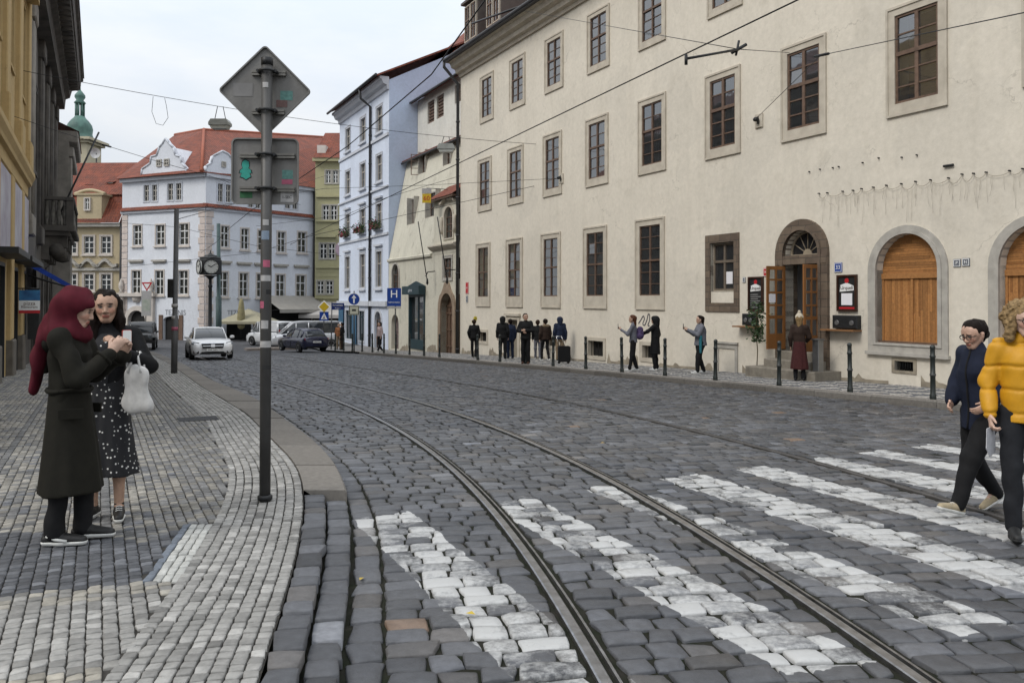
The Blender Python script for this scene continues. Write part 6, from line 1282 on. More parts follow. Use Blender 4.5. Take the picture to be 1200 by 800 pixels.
b = gnd(388, 411, 0); t, fr = signpost('name_board', 'dark blue street name board on a thin post beside the yellow diamond sign', 'sign', b, aty(389, 354, b[1])); u, v = fr.px(396, 359); mb = MB(); mb.fbox(fr, u-.42, u+.42, v-.22, v+.22, .02, .05); mb.build('panel', mat('sign_navy', (.01, .025, .13), .5), t); text('Karmelitska', .14, fr(u, v+.08, .053), fr.U, (0, 0, 1), white, t); text('Praha 1', .12, fr(u, v-.12, .053), fr.U, (0, 0, 1), white, t)
b = gnd(170, 402); t, fr = signpost('yield_sign', 'inverted red and white triangle above a pale information board before the white house', 'road sign', b, aty(172, 331, b[1])); u, v = fr.px(172.5, 335); mb = MB(); s_ = .42; mb.prism(fr, [(u-s_, v+.28), (u, v-.42), (u+s_, v+.28)], .04, .055); mb.build('triangle', red, t); mb = MB(); mb.prism(fr, [(u-s_*.6, v+.17), (u, v-.24), (u+s_*.6, v+.17)], .055, .06); mb.build('centre', white, t); u, v = fr.px(172, 355); mb = MB(); mb.fbox(fr, u-.38, u+.38, v-1.0, v+.95, .04, .08); mb.build('board', offw, t); mb = MB(); mb.fbox(fr, u-.3, u+.3, v-.6, v+.3, .081, .085); mb.build('map', mat('map_print', (.25, .30, .24), .6, .6, 3, 0, col2=(.4, .4, .36)), t)
# clock post
Yc = 60.; b = aty(246, 397, Yc); b[2] = -1.7; kk = Yc/968; zz = lambda y: 1.66+(352-y)/968*Yc; t = thing('street_clock', 'black cast iron street clock with white dials in front of the white house', 'clock', b)
mb = MB(); mb.lathe([(.42, b[2]), (.42, b[2]+.25), (.32, b[2]+.35), (.3, b[2]+.9), (.2, b[2]+1.0), (.26, b[2]+1.2), (.14, b[2]+1.4), (.12, zz(338)), (.17, zz(336)), (.11, zz(334)), (.11, zz(328)), (.3, zz(325)), (.55, zz(323.5))], (b[0], b[1], 0), 16); mb.build('post', iron, t)
mb = MB(); hw = .70; c0, c1 = zz(322.5), zz(305); 
mb.lathe([(hw*1.1, c0), (hw*1.18, c0+.05), (hw*1.18, c1-.05), (hw*1.1, c1), (.75, zz(304)), (.8, zz(303)), (.5, zz(301.5)), (.45, zz(300)), (.2, zz(299)), (.06, zz(297)), (.02, zz(294))], (b[0], b[1], 0), 8, smooth=False); mb.build('case', iron, t)
for ang in (22.5, 67.5+90, 112.5+135, 337.5): pass
for a in (-PI/2+.42, -PI/2-.95):
    n_ = np.array([math.cos(a), math.sin(a), 0]); fr = VFr((b[0]+n_[0]*hw*1.17, b[1]+n_[1]*hw*1.17), (-n_[1], n_[0])); 
    if fr.W@n_ < 0: fr.W = -fr.W
    vc = (c0+c1)/2; mb = MB(); disc(fr, 0, vc, .5, -.1, .02, mb); o = mb.build('dial', mat('dial_white', (.48, .48, .45), .5, .1, 5, 0), t); mb = MB(); ring(mb, fr, [(.54*math.cos(2*PI*k/24), vc+.54*math.sin(2*PI*k/24)) for k in range(24)], [(.48*math.cos(2*PI*k/24), vc+.48*math.sin(2*PI*k/24)) for k in range(24)], .0, .05)
    for k in range(12): x, y = math.sin(k*PI/6), math.cos(k*PI/6); mb.tube([fr(.38*x, vc+.38*y, .024), fr(.45*x, vc+.45*y, .024)], .015, 4)
    mb.tube([fr(0, vc, .03), fr(-.24, vc+.12, .03)], .028, 5); mb.tube([fr(0, vc, .03), fr(.3, vc+.22, .03)], .02, 5); mb.build('hands', spray, o)
b = aty(256.5, 394, 61.); b[2] = -1.7; t = thing('teal_post', 'thick grey green tram post just right of the street clock', 'post', b); mb = MB(); tp_ = aty(256, 262, b[1]); mb.tube([b, b+(tp_-b)*.4, b+(tp_-b)*.401, tp_], [.21, .21, .15, .13], 14); mb.build('pole', mat('post_teal', (.06, .095, .095), .6), t); mb = MB(); q = aty(256.5, 386, b[1]); mb.lathe([(.3, b[2]), (.3, b[2]+.5), (.22, b[2]+.6)], (b[0], b[1], 0), 14); mb.build('base', iron, t)
# parasols and awnings
cloth = mat('cream_canvas', (.33, .305, .215), .9, .15, 2, .1); b = gnd(292, 404); b = np.array([b[0]-1.5, b[1]+7, -1.7]); Yp = b[1]; ap = aty(291, 361.5, Yp); e0 = aty(264, 376, Yp); e1 = aty(319, 376, Yp); t = thing('parasol', 'open cream square parasol over the cafe terrace behind the white van', 'parasol', b)
mb = MB(); K = 8; hwp = (e1[0]-e0[0])/2; cxp = (e0[0]+e1[0])/2; V = [ap]+[np.array([cxp+hwp*x, Yp+hwp*y, e0[2]]) for x, y in ((-1, -1), (0, -1), (1, -1), (1, 0), (1, 1), (0, 1), (-1, 1), (-1, 0))]; mb.add(V, [(0, 1+k, 1+(k+1) % 8) for k in range(8)]); mb.add(V[1:]+[v-np.array([0, 0, .2]) for v in V[1:]], [(k, (k+1) % 8, 8+(k+1) % 8, 8+k) for k in range(8)]); mb.build('canopy', cloth, t, fix=False); mb = MB(); mb.tube([np.array([cxp, Yp, -1.7]), ap], .05, 8); mb.build('pole', iron, t)
Yq = Yp-1.5; q0, q1 = aty(282.5, 398, Yq), aty(282.5, 349, Yq); t = thing('folded_parasol', 'closed cream parasol standing upright beside the open one', 'parasol', q0); mb = MB(); zh = q1[2]-q0[2]; mb.tube([q0, q1], .05, 8); mb.build('pole', iron, t); mb = MB(); mb.lathe([(.10, zh*.25), (.30, zh*.3), (.34, zh*.5), (.26, zh*.75), (.18, zh*.92), (.03, zh)], q0, 10); mb.build('canopy', mat('mustard_canvas', (.28, .245, .13), .9, .3, 5, .2), t)
awn2 = mat('beige_awning', (.34, .315, .275), .9, .12, 2, .1); awn3 = mat('white_awning', (.48, .45, .415), .9, .1, 2, .1)
def awning(lab, fr, u0, u1, vt, vb, proj, m, shop):
    t = thing('awning', lab, 'awning', fr((u0+u1)/2, vt, 0)); mb = MB(); mb.poly([fr(u0, vt, .05), fr(u1, vt, .05), fr(u1, vb, proj), fr(u0, vb, proj)]); mb.poly([fr(u0, vb, proj), fr(u1, vb, proj), fr(u1, vb-.3, proj), fr(u0, vb-.3, proj)]); mb.build('cloth', m, t, fix=False); mb = MB()
    for u in (u0+.1, u1-.1): mb.tube([fr(u, vb-.2, .05), fr(u, vb, proj)], .03, 6)
    mb.build('arm', iron, t); return t
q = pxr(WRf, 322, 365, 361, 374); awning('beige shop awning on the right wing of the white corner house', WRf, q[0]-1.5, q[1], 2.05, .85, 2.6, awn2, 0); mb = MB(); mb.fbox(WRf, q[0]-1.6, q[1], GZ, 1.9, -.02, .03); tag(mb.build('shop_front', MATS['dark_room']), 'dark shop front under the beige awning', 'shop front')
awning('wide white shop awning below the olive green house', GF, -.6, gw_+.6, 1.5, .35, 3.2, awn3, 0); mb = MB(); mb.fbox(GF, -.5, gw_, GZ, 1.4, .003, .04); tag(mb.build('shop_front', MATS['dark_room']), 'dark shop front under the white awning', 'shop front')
q = GF.px(398.5, 292, .3); t = thing('oval_sign', 'pale oval hanging sign on the olive green house', 'sign', GF(q[0], q[1], .3)); mb = MB(); fr = Off(GF, .5); mb.prism(fr, [(q[0]+.38*math.cos(k*PI/10), q[1]+.62*math.sin(k*PI/10)) for k in range(20)], -.04, .04); mb.build('panel', mat('oval_pink', (.46, .34, .40), .6, .4, 3, 0), t); mb = MB(); mb.tube([GF(q[0]-.3, q[1]-.7, .0), GF(q[0]-.3, q[1]-.7, .5)], .04, 6); mb.build('bracket', iron, t)
# projecting sign on the old house
q = RF.px(500, 231, .9); t = thing('projecting_sign', 'small yellow and red projecting sign on the sloping old house', 'sign', RF(q[0], q[1], .9)); fr = VFr(RF(q[0], 0, .9), (1, 0)); mb = MB(); mb.fbox(fr, -.24, .24, q[1]-.32, q[1]+.18, -.04, .04); mb.build('panel', yl, t); mb = MB(); mb.fbox(fr, -.26, .26, q[1]+.20, q[1]+.48, -.04, .04); mb.build('top_panel', offw, t); text('60', .36, fr(0, q[1]-.08, .045), fr.U, (0, 0, 1), red, t); mb = MB(); mb.tube([RF(q[0], q[1]+.5, -2.), fr(0, q[1]+.5, 0)], .02, 5); mb.build('bracket', iron, t)
# drain grate in the left pavement
b = gnd(232, 491, .12); t = MB(); U_ = DIR; fr = Fr((b[0], b[1]), Dn); 
for k in range(9): t.obox(np.array([b[0], b[1], float(zr(b[1]))+.118])+np.array([*Dn, 0])*(-.28)+np.array([*DIR, 0])*(-.2+k*.05), np.array([*Dn, 0])*.56, np.array([*DIR, 0])*.028, (0, 0, .012))
tag(t.build('drain_grate', iron), 'dark iron drain grate let into the left pavement behind the sign post', 'drain grate')
for (x, y), c in zip(((551, 719), (424, 678), (706, 519), (371, 624)), ((.45, .33, .04), (.42, .30, .05), (.40, .27, .07), (.5, .40, .2))):
    p = gnd(x, y, .012); mb = MB(); R = np.random.default_rng(x); a = R.random()*6; d = np.array([math.cos(a), math.sin(a), 0]); e_ = np.array([-d[1], d[0], 0]); mb.add([p-d*.03, p+e_*.018+np.array([0, 0, .012]), p+d*.035+np.array([0, 0, .004]), p-e_*.018+np.array([0, 0, .008])], [(0, 1, 2), (0, 2, 3)]); tag(mb.build('fallen_leaf', mat('leaf_%d' % x, c, .7)), {551: 'yellow fallen leaf on the cobbles beside the nearest white stripe', 424: 'yellow fallen leaf in the gutter by the dropped kerb', 706: 'ochre fallen leaf on the cobbles between the middle and far rails', 371: 'pale fallen leaf on the setts of the dropped kerb'}[x], 'leaf')

# ================================================================== OVERHEAD WIRES
wm = mat('wire_black', (.012, .012, .013), .6, .2, 9, 0)
def wire(name, lab, pts, r=.009, sag=0., extra=None):
    P = [np.asarray(p, float) for p in pts]; Q = []
    for a, b in zip(P[:-1], P[1:]):
        n = max(2, int(np.linalg.norm(b-a)/1.5))
        for k in range(n): q = k/n; Q.append(a+(b-a)*q-np.array([0, 0, sag*4*q*(1-q)]))
    Q.append(P[-1]); mb = MB(); mb.tube(Q, r, 5)
    if extra: extra(mb)
    return tag(mb.build(name, wm, None), lab, 'overhead wire')
a = aty(935, 0, 10.3); b = aty(395, 260, 32.); wire('contact_wire', 'black tram contact wire running from the top right down towards the blue house', [a+(a-b)*.35, a, b, b+(b-a)*.4], .011)
ss = np.arange(1., 50, 6.); pts = []
for s_ in ss: p, _, _ = track(np.array([s_]), .72); p = p[0]; pts.append((p[0], p[1], float(zr(p[1]))+5.62))
wire('contact_wire', 'black tram contact wire following the curved track over the sign post', pts, .011)
l0 = LF(LF.px(27, 83)[0], LF.px(27, 83)[1]); r0 = RF(*RF.px(628, 169)); mid1 = l0+(r0-l0)*.38; 
def on_span(px):
    q = [(abs(600+F*(((l0+(r0-l0)*k)-CP)@_r)/(((l0+(r0-l0)*k)-CP)@_f)-px), k) for k in np.linspace(0, 1, 400)]; return min(q)[1]
K1 = on_span(258); K2 = on_span(523); sagv = lambda k: -1.15*4*k*(1-k)*.28
SP = lambda k: l0+(r0-l0)*k+np.array([0, 0, sagv(k)])
wire('span_wire', 'long span wire slung across the street carrying two hanging lamps', [SP(k) for k in np.linspace(0, 1, 30)], .010)
lampm = mat('lamp_shell', (.30, .31, .29), .5, .3, 5, 0); lampg = mat('lamp_bowl', (.40, .41, .38), .3, .2, 5, 0)
def span_lamp(px, py, lab, k):
    q = SP(k); v = aty(px, py, q[1]); t = thing('street_lamp', lab, 'street lamp', v); fr = VFr(v, (1, .0)); mb = MB(); mb.prism(fr, [(-.36, v[2]-.08), (.36, v[2]-.08), (.36, v[2]+.02), (.28, v[2]+.14), (-.28, v[2]+.14), (-.36, v[2]+.02)], -.2, .2); mb.build('housing', lampm, t); mb = MB(); mb.prism(fr, [(-.33, v[2]-.083), (.33, v[2]-.083), (.27, v[2]-.2), (-.27, v[2]-.2)], -.17, .17); mb.build('bowl', lampg, t); mb = MB(); mb.tube([fr(-.2, v[2]+.13), (v[0]-.1, v[1], q[2])], .014, 5); mb.tube([fr(.2, v[2]+.13), (v[0]+.1, v[1], q[2])], .014, 5); mb.build('hanger', iron, t)
span_lamp(258, 145, 'grey box lamp hanging on the span wire over the white corner house roof', K1); span_lamp(523, 173, 'grey box lamp hanging on the span wire in front of the old sloping house', K2)
e = RF(RF.px(636, 17)[0], 14.0, .9); a1 = aty(866, 58, 13.2); a2 = aty(804, 69, 12.3); c = RF(*RF.px(925, 62))
wire('stay_wire', 'thin stay wire from the eaves past the wire arm to the cream wall', [e, a1, c], .007)
mb = MB(); mb.tube([a2, a1], .022, 6); mb.tube([a1+np.array([-.05, 0, -.1]), a1+np.array([.0, 0, .14])], .02, 6); mb.tube([a1+np.array([-.12, 0, -.06]), a1+np.array([.12, 0, .08])], .028, 6); mb.tube([a2+np.array([0, 0, -.09]), a2+np.array([0, 0, .06])], .025, 6); tag(mb.build('pull_off_arm', iron), 'short black insulated arm holding the tram wire near the top centre', 'wire arm')
an = RF(1.44, 6.86, .2); i1 = aty(962, 65, 17.); i2 = aty(1210, 13, 10.)
wire('stay_wire', 'stay wire rising from the wall anchor to the upper right corner', [an, i1, i2, i2+(i2-i1)*.4], .008, 0, lambda mb: mb.tube([i1+(i2-i1)*-.01+np.array([-.1, 0, -.02]), i1+(i2-i1)*.06], .03, 6))
an = RF(12.83, 6.68, .2); wire('stay_wire', 'thin level wire from the middle wall anchor to the left tram pole', [an, aty(500, 217, 33), aty(380, 221, 31), t2_+np.array([0, 0, -.1])], .008)
l1 = LF(*LF.px(15, 136)); wire('stay_wire', 'thin wire sloping down from the dark stone building over the square', [l1, aty(125, 171, 27), aty(245, 206, 31), aty(352, 240, 36)], .009, .03, lambda mb: mb.tube([aty(120, 169.7, 26.8), aty(130, 172.3, 27.2)], .03, 6))
wire('far_wire', 'faint wire crossing low in front of the white corner house', [aty(100, 318, 62), aty(300, 296, 48), aty(366, 276, 40), aty(640, 215, 36)], .012)
wire('far_wire', 'faint upper wire across the white corner house facade', [aty(60, 255, 60), aty(208, 266, 52), aty(300, 288, 55), aty(400, 300, 58)], .012)
wire('far_wire', 'faint wire from the tram pole towards the blue house', [t2_+np.array([0, 0, -.3]), aty(300, 232, 40), aty(400, 200, 58)], .011)
wire('far_wire', 'faint wire passing in front of the flower boxes', [aty(300, 265, 50), aty(405, 252, 47), aty(452, 232, 44), RF(25, 8.6, -1)], .011)
q = SP(on_span(188)); o = q[1]; wire('wire_loop', 'thin loop of spare cable dangling from the span wire', [q+np.array([-.25, 0, 0]), aty(178, 131, o), aty(183, 145, o), aty(191, 147, o), aty(197, 138, o), aty(195, 124, o), q+np.array([.15, 0, -.05])], .008)
e0 = RF(RF.px(553, 28)[0], 15.2, 1.6); mb = MB(); mb.tube([RF(RF.px(636, 17)[0], 14.3, .8), aty(553, 28, 40.)], .05, 6); tag(mb.build('roof_bracket', iron), 'dark bracket arm sticking out from the eaves of the cream house', 'bracket')
# ================================================================== VEHICLES (local: x forward, y left, z up)
def paint(name, col, rough=.3, metal=.3):
    if name in MATS: return MATS[name]
    m, nt, b = newmat(name); n = noise_node(nt, 3, 5); nt.links.new(ramp(nt, n.outputs['Fac'], .3, .7, tuple(x*.9 for x in col), col), b.inputs['Base Color'])
    b.inputs['Roughness'].default_value = rough; b.inputs['Metallic'].default_value = metal; b.inputs['Coat Weight'].default_value = .6; b.inputs['Coat Roughness'].default_value = .08; MATS[name] = m; return m
rubber = mat('tyre_rubber', (.018, .018, .018), .85, .3, 20, .2); rimm = mat('wheel_rim', (.32, .32, .33), .35, .2, 9, 0, metal=.8); blackpl = mat('black_plastic', (.015, .015, .016), .5, .2, 9, 0); lens = glassmat('headlamp_lens', (.10, .11, .12), 1.7, 0); tail = mat('tail_lamp', (.30, .008, .01), .25, .2, 9, 0); cglass = glassmat('car_glass', (.03, .035, .04), 1.6, 0); chrome = mat('chrome', (.55, .55, .56), .2, .1, 9, 0, metal=1.); amber = mat('amber', (.5, .18, .01), .3)
def loft(mb, secs, m=0, smooth=True):
    n = len(secs[0]); vs = [p for s_ in secs for p in s_]; fs = []
    for i in range(len(secs)-1):
        for k in range(n-1): fs.append((i*n+k, i*n+k+1, (i+1)*n+k+1, (i+1)*n+k))
    fs.append(list(range(n))[::-1]); fs.append([(len(secs)-1)*n+k for k in range(n)]); mb.add(vs, fs, m, smooth)
def car(name, lab, cat, spec, pm, loc, head, scale=1.):
    """spec: W half width, ST stations (x, zbot, zmid, ztop, half width factor), GH greenhouse stations (x, zbelt, zroof, wbelt, wroof) ..."""
    t = thing(name, lab, cat, (0, 0, 0)); W = spec['W']; secs = []
    for x, zb, zm, zt, f in spec['ST']:
        w = W*f; half = [(w*.80, zb), (w*.95, zb+.05), (w*.99, (zb+zm)/2), (w, zm), (w*.985, zm+(zt-zm)*.55), (w*.93, zt-.02), (w*.84, zt), (w*.45, zt+.025), (0, zt+.035)]
        secs.append([np.array([x, y, z_]) for y, z_ in half]+[np.array([x, -y, z_]) for y, z_ in half[-2::-1]])
    mb = MB(); loft(mb, secs); body = mb.build('body', pm, t)
    gs = []; gi = []
    for x, zb, zr_, wb, wr in spec['GH']:
        half = [(wb, zb), (wb*.99, zb+(zr_-zb)*.1), (wr+(wb-wr)*.12, zb+(zr_-zb)*.86), (wr*.96, zr_-.02), (wr*.8, zr_), (0, zr_+.012)]
        gs.append([np.array([x, y, z_]) for y, z_ in half]+[np.array([x, -y, z_]) for y, z_ in half[-2::-1]])
    mb = MB(); loft(mb, gs); mb.build('windows', cglass, t)
    mb = MB(); rs = []                                            # roof skin and pillars
    G = [g for g in spec['GH'] if g[2]-g[1] > spec.get('rmin', .3)]
    for x, zb, zr_, wb, wr in G:
        half = [(wr*1.0+(wb-wr)*.1, zr_-.10), (wr*1.0, zr_-.03), (wr*.82, zr_+.014), (0, zr_+.03)]; rs.append([np.array([x, y, z_]) for y, z_ in half]+[np.array([x, -y, z_]) for y, z_ in half[-2::-1]])
    loft(mb, rs); mb.build('roof', pm, t)
    mb = MB(); gh = spec['GH']
    for s_ in (1, -1):
        P = [np.array([g[0], s_*(g[4]+(g[3]-g[4])*.05), g[2]-.02]) for g in gh]; mb.tube(P, .035, 6)
        for xp, wd in spec['PIL']:
            zb = np.interp(xp, [g[0] for g in gh][::1 if gh[0][0] < gh[-1][0] else -1], [g[1] for g in gh][::1 if gh[0][0] < gh[-1][0] else -1]); xs = [g[0] for g in gh]; o_ = np.argsort(xs); I = lambda j: np.interp(xp, np.array(xs)[o_], np.array([g[j] for g in gh])[o_])
            mb.tube([np.array([xp, s_*(I(3)+.004), I(1)-.02]), np.array([xp, s_*(I(4)+(I(3)-I(4))*.12+.006), I(2)-.06])], wd, 6)
    mb.build('pillars', pm, t)
    for p in spec.get('PANELS', []):
        mb = MB(); x0, x1, z0, z1, y = p
        for s_ in (1, -1): mb.obox((x0, s_*y, z0), (x1-x0, 0, 0), (0, s_*.012, 0), (0, 0, z1-z0))
        mb.build('panel', pm, t)
    r = spec['R']
    for x in spec['WX']:
        for s_ in (1, -1):
            mb = MB(); K = 20; arch = [np.array([x+(r+.07)*math.cos(a), s_*(W*.965), r+(r+.07)*math.sin(a)]) for a in np.linspace(-.25, PI+.25, K)]; mb.add(arch+[a+np.array([0, s_*.03*1, 0]) for a in arch], [list(range(K)), list(range(K, 2*K))[::-1]]+[(i, (i+1) % K, K+(i+1) % K, K+i) for i in range(K)]); mb.build('wheel_arch', blackpl, t)
            y0, y1 = s_*(W-.20), s_*(W+.015); mb = MB(); prof = [(r*.62, 0), (r*.9, .0), (r, .03), (r, .19), (r*.92, .215), (r*.64, .21)]
            V = []; n = 24
            for rr, d in prof:
                for k in range(n): a = 2*PI*k/n; V.append((x+rr*math.cos(a), y0+(y1-y0)*d/.215, r+rr*math.sin(a)))
            wh = thing('wheel', None, None); del WM[wh]; wh.parent = t; 
            mb.add(V, [(i*n+k, i*n+(k+1) % n, (i+1)*n+(k+1) % n, (i+1)*n+k) for i in range(len(prof)-1) for k in range(n)], 0, True); mb.build('tyre', rubber, wh)
            mb = MB(); yo = s_*(W+.0); V = [(x, yo, r)]; 
            mb.add([(x+r*.63*math.cos(2*PI*k/n), yo-s_*.05, r+r*.63*math.sin(2*PI*k/n)) for k in range(n)], [list(range(n))], 1)
            for k in range(5):
                a = 2*PI*k/5+.3; d = np.array([math.cos(a), 0, math.sin(a)]); e = np.array([-d[2], 0, d[0]])*r*.12; c = np.array([x, yo-s_*.02, r]); mb.add([c-e, c+d*r*.62-e*.7, c+d*r*.62+e*.7, c+e], [(0, 1, 2, 3)], 0)
            mb.tube([np.array([x+r*.61*math.cos(2*PI*k/n), yo-s_*.01, r+r*.61*math.sin(2*PI*k/n)]) for k in range(n+1)], .025, 5, 0, False); mb.build('rim', [rimm, blackpl], wh, fix=False)
    for kind, m, pts in spec['BITS']:
        for sgn in ((1, -1) if kind[0] != '*' else (1,)):
            mb = MB(); P = [np.array([a, b*sgn, c]) for a, b, c in pts]; n = len(P); nv = np.cross(P[1]-P[0], P[2]-P[0]); nv /= np.linalg.norm(nv); 
            ref = np.mean(P, 0)-np.array([0, 0, .6]); 
            if nv@ref < 0: nv = -nv
            mb.add([p-nv*.03 for p in P]+[p+nv*.014 for p in P], [list(range(n)), list(range(n, 2*n))]+[(i, (i+1) % n, n+(i+1) % n, n+i) for i in range(n)]); o = mb.build(kind.strip('*'), m, t)
            if kind == '*number_plate': 
                c = np.mean(P, 0)+nv*.017; U = P[1]-P[0]; text(spec.get('reg', '5AK 3421'), .10, c, U, np.cross(nv, U), spray, o, depth=.001)
    for (y, x, z_) in spec.get('MIR', []):
        for s_ in (1, -1): mb = MB(); V = np.array([x, s_*y, z_]); mb.lathe([(0, -.07), (.07, -.06), (.09, 0), (.07, .06), (0, .075)], V, 10, sx=.8, sy=1.25); mb.build('mirror', pm, t)
    for z_, x0, x1 in spec.get('SEAM', []):
        pass
    for xs in spec.get('DOORS', []):
        for s_ in (1, -1):
            mb = MB(); mb.tube([np.array([xs, s_*(W*1.001), spec['ST'][3][1]+.12]), np.array([xs, s_*(W*1.003), spec['ST'][4][2]]), np.array([xs, s_*W*.95, spec['belt']-.02])], .007, 4); mb.build('door_seam', blackpl, t); mb = MB(); mb.tube([np.array([xs-.05, s_*W*.985, spec['belt']-.12]), np.array([xs-.22, s_*W*.985, spec['belt']-.115])], .016, 5); mb.build('handle', chrome, t)
    t.location = [float(v) for v in loc]; sl = math.atan2(float(zr(loc[1]+head[1])-zr(loc[1])), 1) if loc[1] < 52 else 0
    t.rotation_euler = (0, -sl, math.atan2(head[1], head[0])); t.scale = (scale,)*3; return t
# saloon: 4.7 m
SAL = dict(W=.90, R=.325, WX=(1.42, -1.42), belt=.93, rmin=.35,
 ST=[(2.33,.32,.45,.56,.74),(2.27,.2,.5,.68,.86),(2.05,.18,.55,.78,.95),(1.5,.18,.58,.86,.99),(.95,.2,.62,.92,1.),(0,.2,.63,.95,1.),(-1.0,.2,.64,.96,1.),(-1.7,.22,.66,.98,.98),(-2.15,.28,.66,.98,.92),(-2.34,.36,.6,.9,.84)],
 GH=[(1.12,.88,.91,.80,.70),(.72,.9,1.16,.80,.64),(.28,.92,1.38,.80,.60),(-.25,.93,1.43,.80,.60),(-.85,.93,1.40,.80,.60),(-1.4,.94,1.18,.79,.62),(-1.85,.95,.99,.76,.66)], PIL=[(-.15,.035),(-1.0,.03)], DOORS=(.75,-.2), MIR=[(.98,.68,.98)], reg='5AK 3421',
 BITS=[('headlight', lens, [(2.27,.50,.64),(2.24,.72,.61),(2.06,.87,.72),(1.98,.80,.80),(2.18,.56,.74)]), ('*grille', blackpl, [(2.375,-.43,.50),(2.375,.43,.50),(2.335,.47,.71),(2.335,-.47,.71)]), ('*grille_bar', chrome, [(2.385,-.42,.59),(2.385,.42,.59),(2.38,.43,.615),(2.38,-.43,.615)]), ('*grille_frame', chrome, [(2.36,-.48,.705),(2.36,.48,.705),(2.34,.48,.735),(2.34,-.48,.735)]), ('*air_intake', blackpl, [(2.37,-.55,.24),(2.37,.55,.24),(2.38,.45,.35),(2.38,-.45,.35)]), ('side_intake', blackpl, [(2.32,.58,.27),(2.24,.80,.28),(2.24,.80,.40),(2.33,.58,.38)]), ('*number_plate', white, [(2.395,-.26,.375),(2.395,.26,.375),(2.39,.26,.485),(2.39,-.26,.485)]), ('*emblem', chrome, [(2.395,-.08,.55),(2.395,.08,.55),(2.385,.08,.68),(2.385,-.08,.68)]), ('tail_light', tail, [(-2.2,.55,.75),(-2.2,.82,.75),(-2.18,.82,.9),(-2.18,.55,.9)])])
silver = paint('silver_paint', (.80, .80, .80), .3, .0); b = gnd(246, 421); car('saloon_car', 'white saloon car driving towards the camera along the tram track', 'car', SAL, silver, (b[0]-.55, b[1]+1.3, b[2]-.03), (.42, -.91))
# estate / hatch seen from behind
EST = dict(W=.87, R=.31, WX=(1.32, -1.28), belt=.92, rmin=.3,
 ST=[(2.15,.3,.45,.56,.76),(2.08,.2,.5,.68,.88),(1.85,.18,.55,.78,.96),(1.3,.18,.6,.87,.99),(.8,.2,.62,.92,1.),(-.2,.2,.63,.94,1.),(-1.2,.2,.64,.95,1.),(-1.75,.22,.66,.96,.97),(-2.02,.26,.66,.95,.92),(-2.1,.34,.6,.86,.87)],
 GH=[(1.0,.88,.92,.78,.70),(.6,.9,1.18,.78,.64),(.15,.92,1.41,.78,.61),(-.4,.93,1.46,.78,.61),(-1.1,.93,1.43,.77,.60),(-1.55,.94,1.33,.76,.59),(-1.8,.94,1.16,.76,.60),(-1.98,.94,.98,.75,.64)], PIL=[(-.1,.035),(-1.0,.035),(-1.5,.07)], DOORS=(.7,-.15), MIR=[(.95,.6,.98)], reg='2AB 7710',
 BITS=[('tail_light', tail, [(-2.06,.50,.70),(-2.07,.74,.70),(-2.04,.80,.90),(-2.02,.56,.91)]), ('*number_plate', white, [(-2.125,.26,.62),(-2.125,-.26,.62),(-2.12,-.26,.73),(-2.12,.26,.73)]), ('*bumper_trim', blackpl, [(-2.1,.72,.32),(-2.1,-.72,.32),(-2.11,-.72,.40),(-2.11,.72,.40)]), ('headlight', lens, [(2.05,.5,.62),(2.04,.75,.62),(1.98,.75,.75),(2.0,.5,.75)])])
b = gnd(362, 413); car('hatchback_car', 'dark navy car seen from behind with red tail lights, waiting by the bollards', 'car', EST, paint('navy_paint', (.012, .014, .045), .25, .2), (b[0]-.8, b[1]+1.6, b[2]-.02), (-.62, .78))
# vans
def vanspec(Lh, W, H, bonnet, wind, reg, rear_glass=False): return dict(W=W, R=.33, WX=(Lh-.85, -Lh+.85), belt=H*.58, rmin=.25, reg=reg,
 ST=[(Lh,.3,.5,.68,.8),(Lh-.08,.2,.55,.8,.9),(Lh-.35,.2,.6,.92,.96),(Lh-bonnet,.2,.65,H*.54,.99),(Lh-bonnet-.5,.2,.65,H*.57,1.),(0,.2,.65,H*.58,1.),(-Lh+.5,.2,.65,H*.58,1.),(-Lh+.1,.24,.65,H*.58,.98),(-Lh,.3,.65,H*.57,.95)],
 GH=[(Lh-bonnet+.1,H*.53,H*.56,W*.9,W*.82),(Lh-bonnet-wind*.5,H*.55,H*.79,W*.92,W*.82),(Lh-bonnet-wind,H*.56,H*.97,W*.94,W*.84),(Lh-bonnet-wind-.6,H*.57,H,W*.95,W*.86),(0,H*.57,H,W*.95,W*.86),(-Lh+.4,H*.57,H*.995,W*.95,W*.86),(-Lh+.06,H*.57,H*.96,W*.94,W*.85)], PIL=[(Lh-bonnet-wind-.15,.04),(Lh-bonnet-wind-1.0,.045),(-Lh+.2,.09)], DOORS=(Lh-bonnet-.35,Lh-bonnet-1.35), MIR=[(W+.1,Lh-bonnet-.35,H*.60)],
 BITS=[('headlight', lens, [(Lh-.05,W*.55,.66),(Lh-.1,W*.86,.66),(Lh-.3,W*.93,.86),(Lh-.22,W*.6,.86)]), ('*grille', blackpl, [(Lh+.01,-.4,.5),(Lh+.01,.4,.5),(Lh-.02,.4,.64),(Lh-.02,-.4,.64)]), ('*air_intake', blackpl, [(Lh+.01,-.55,.3),(Lh+.01,.55,.3),(Lh+.01,.55,.42),(Lh+.01,-.55,.42)]), ('*number_plate', white, [(Lh+.02,-.26,.42),(Lh+.02,.26,.42),(Lh+.02,.26,.52),(Lh+.02,-.26,.52)]), ('tail_light', tail, [(-Lh-.005,W*.80,.72),(-Lh-.005,W*.94,.72),(-Lh+.03,W*.92,1.22),(-Lh+.03,W*.80,1.22)]), ('*rear_bumper', blackpl, [(-Lh-.02,-W*.9,.28),(-Lh-.02,W*.9,.28),(-Lh-.02,W*.9,.45),(-Lh-.02,-W*.9,.45)])])
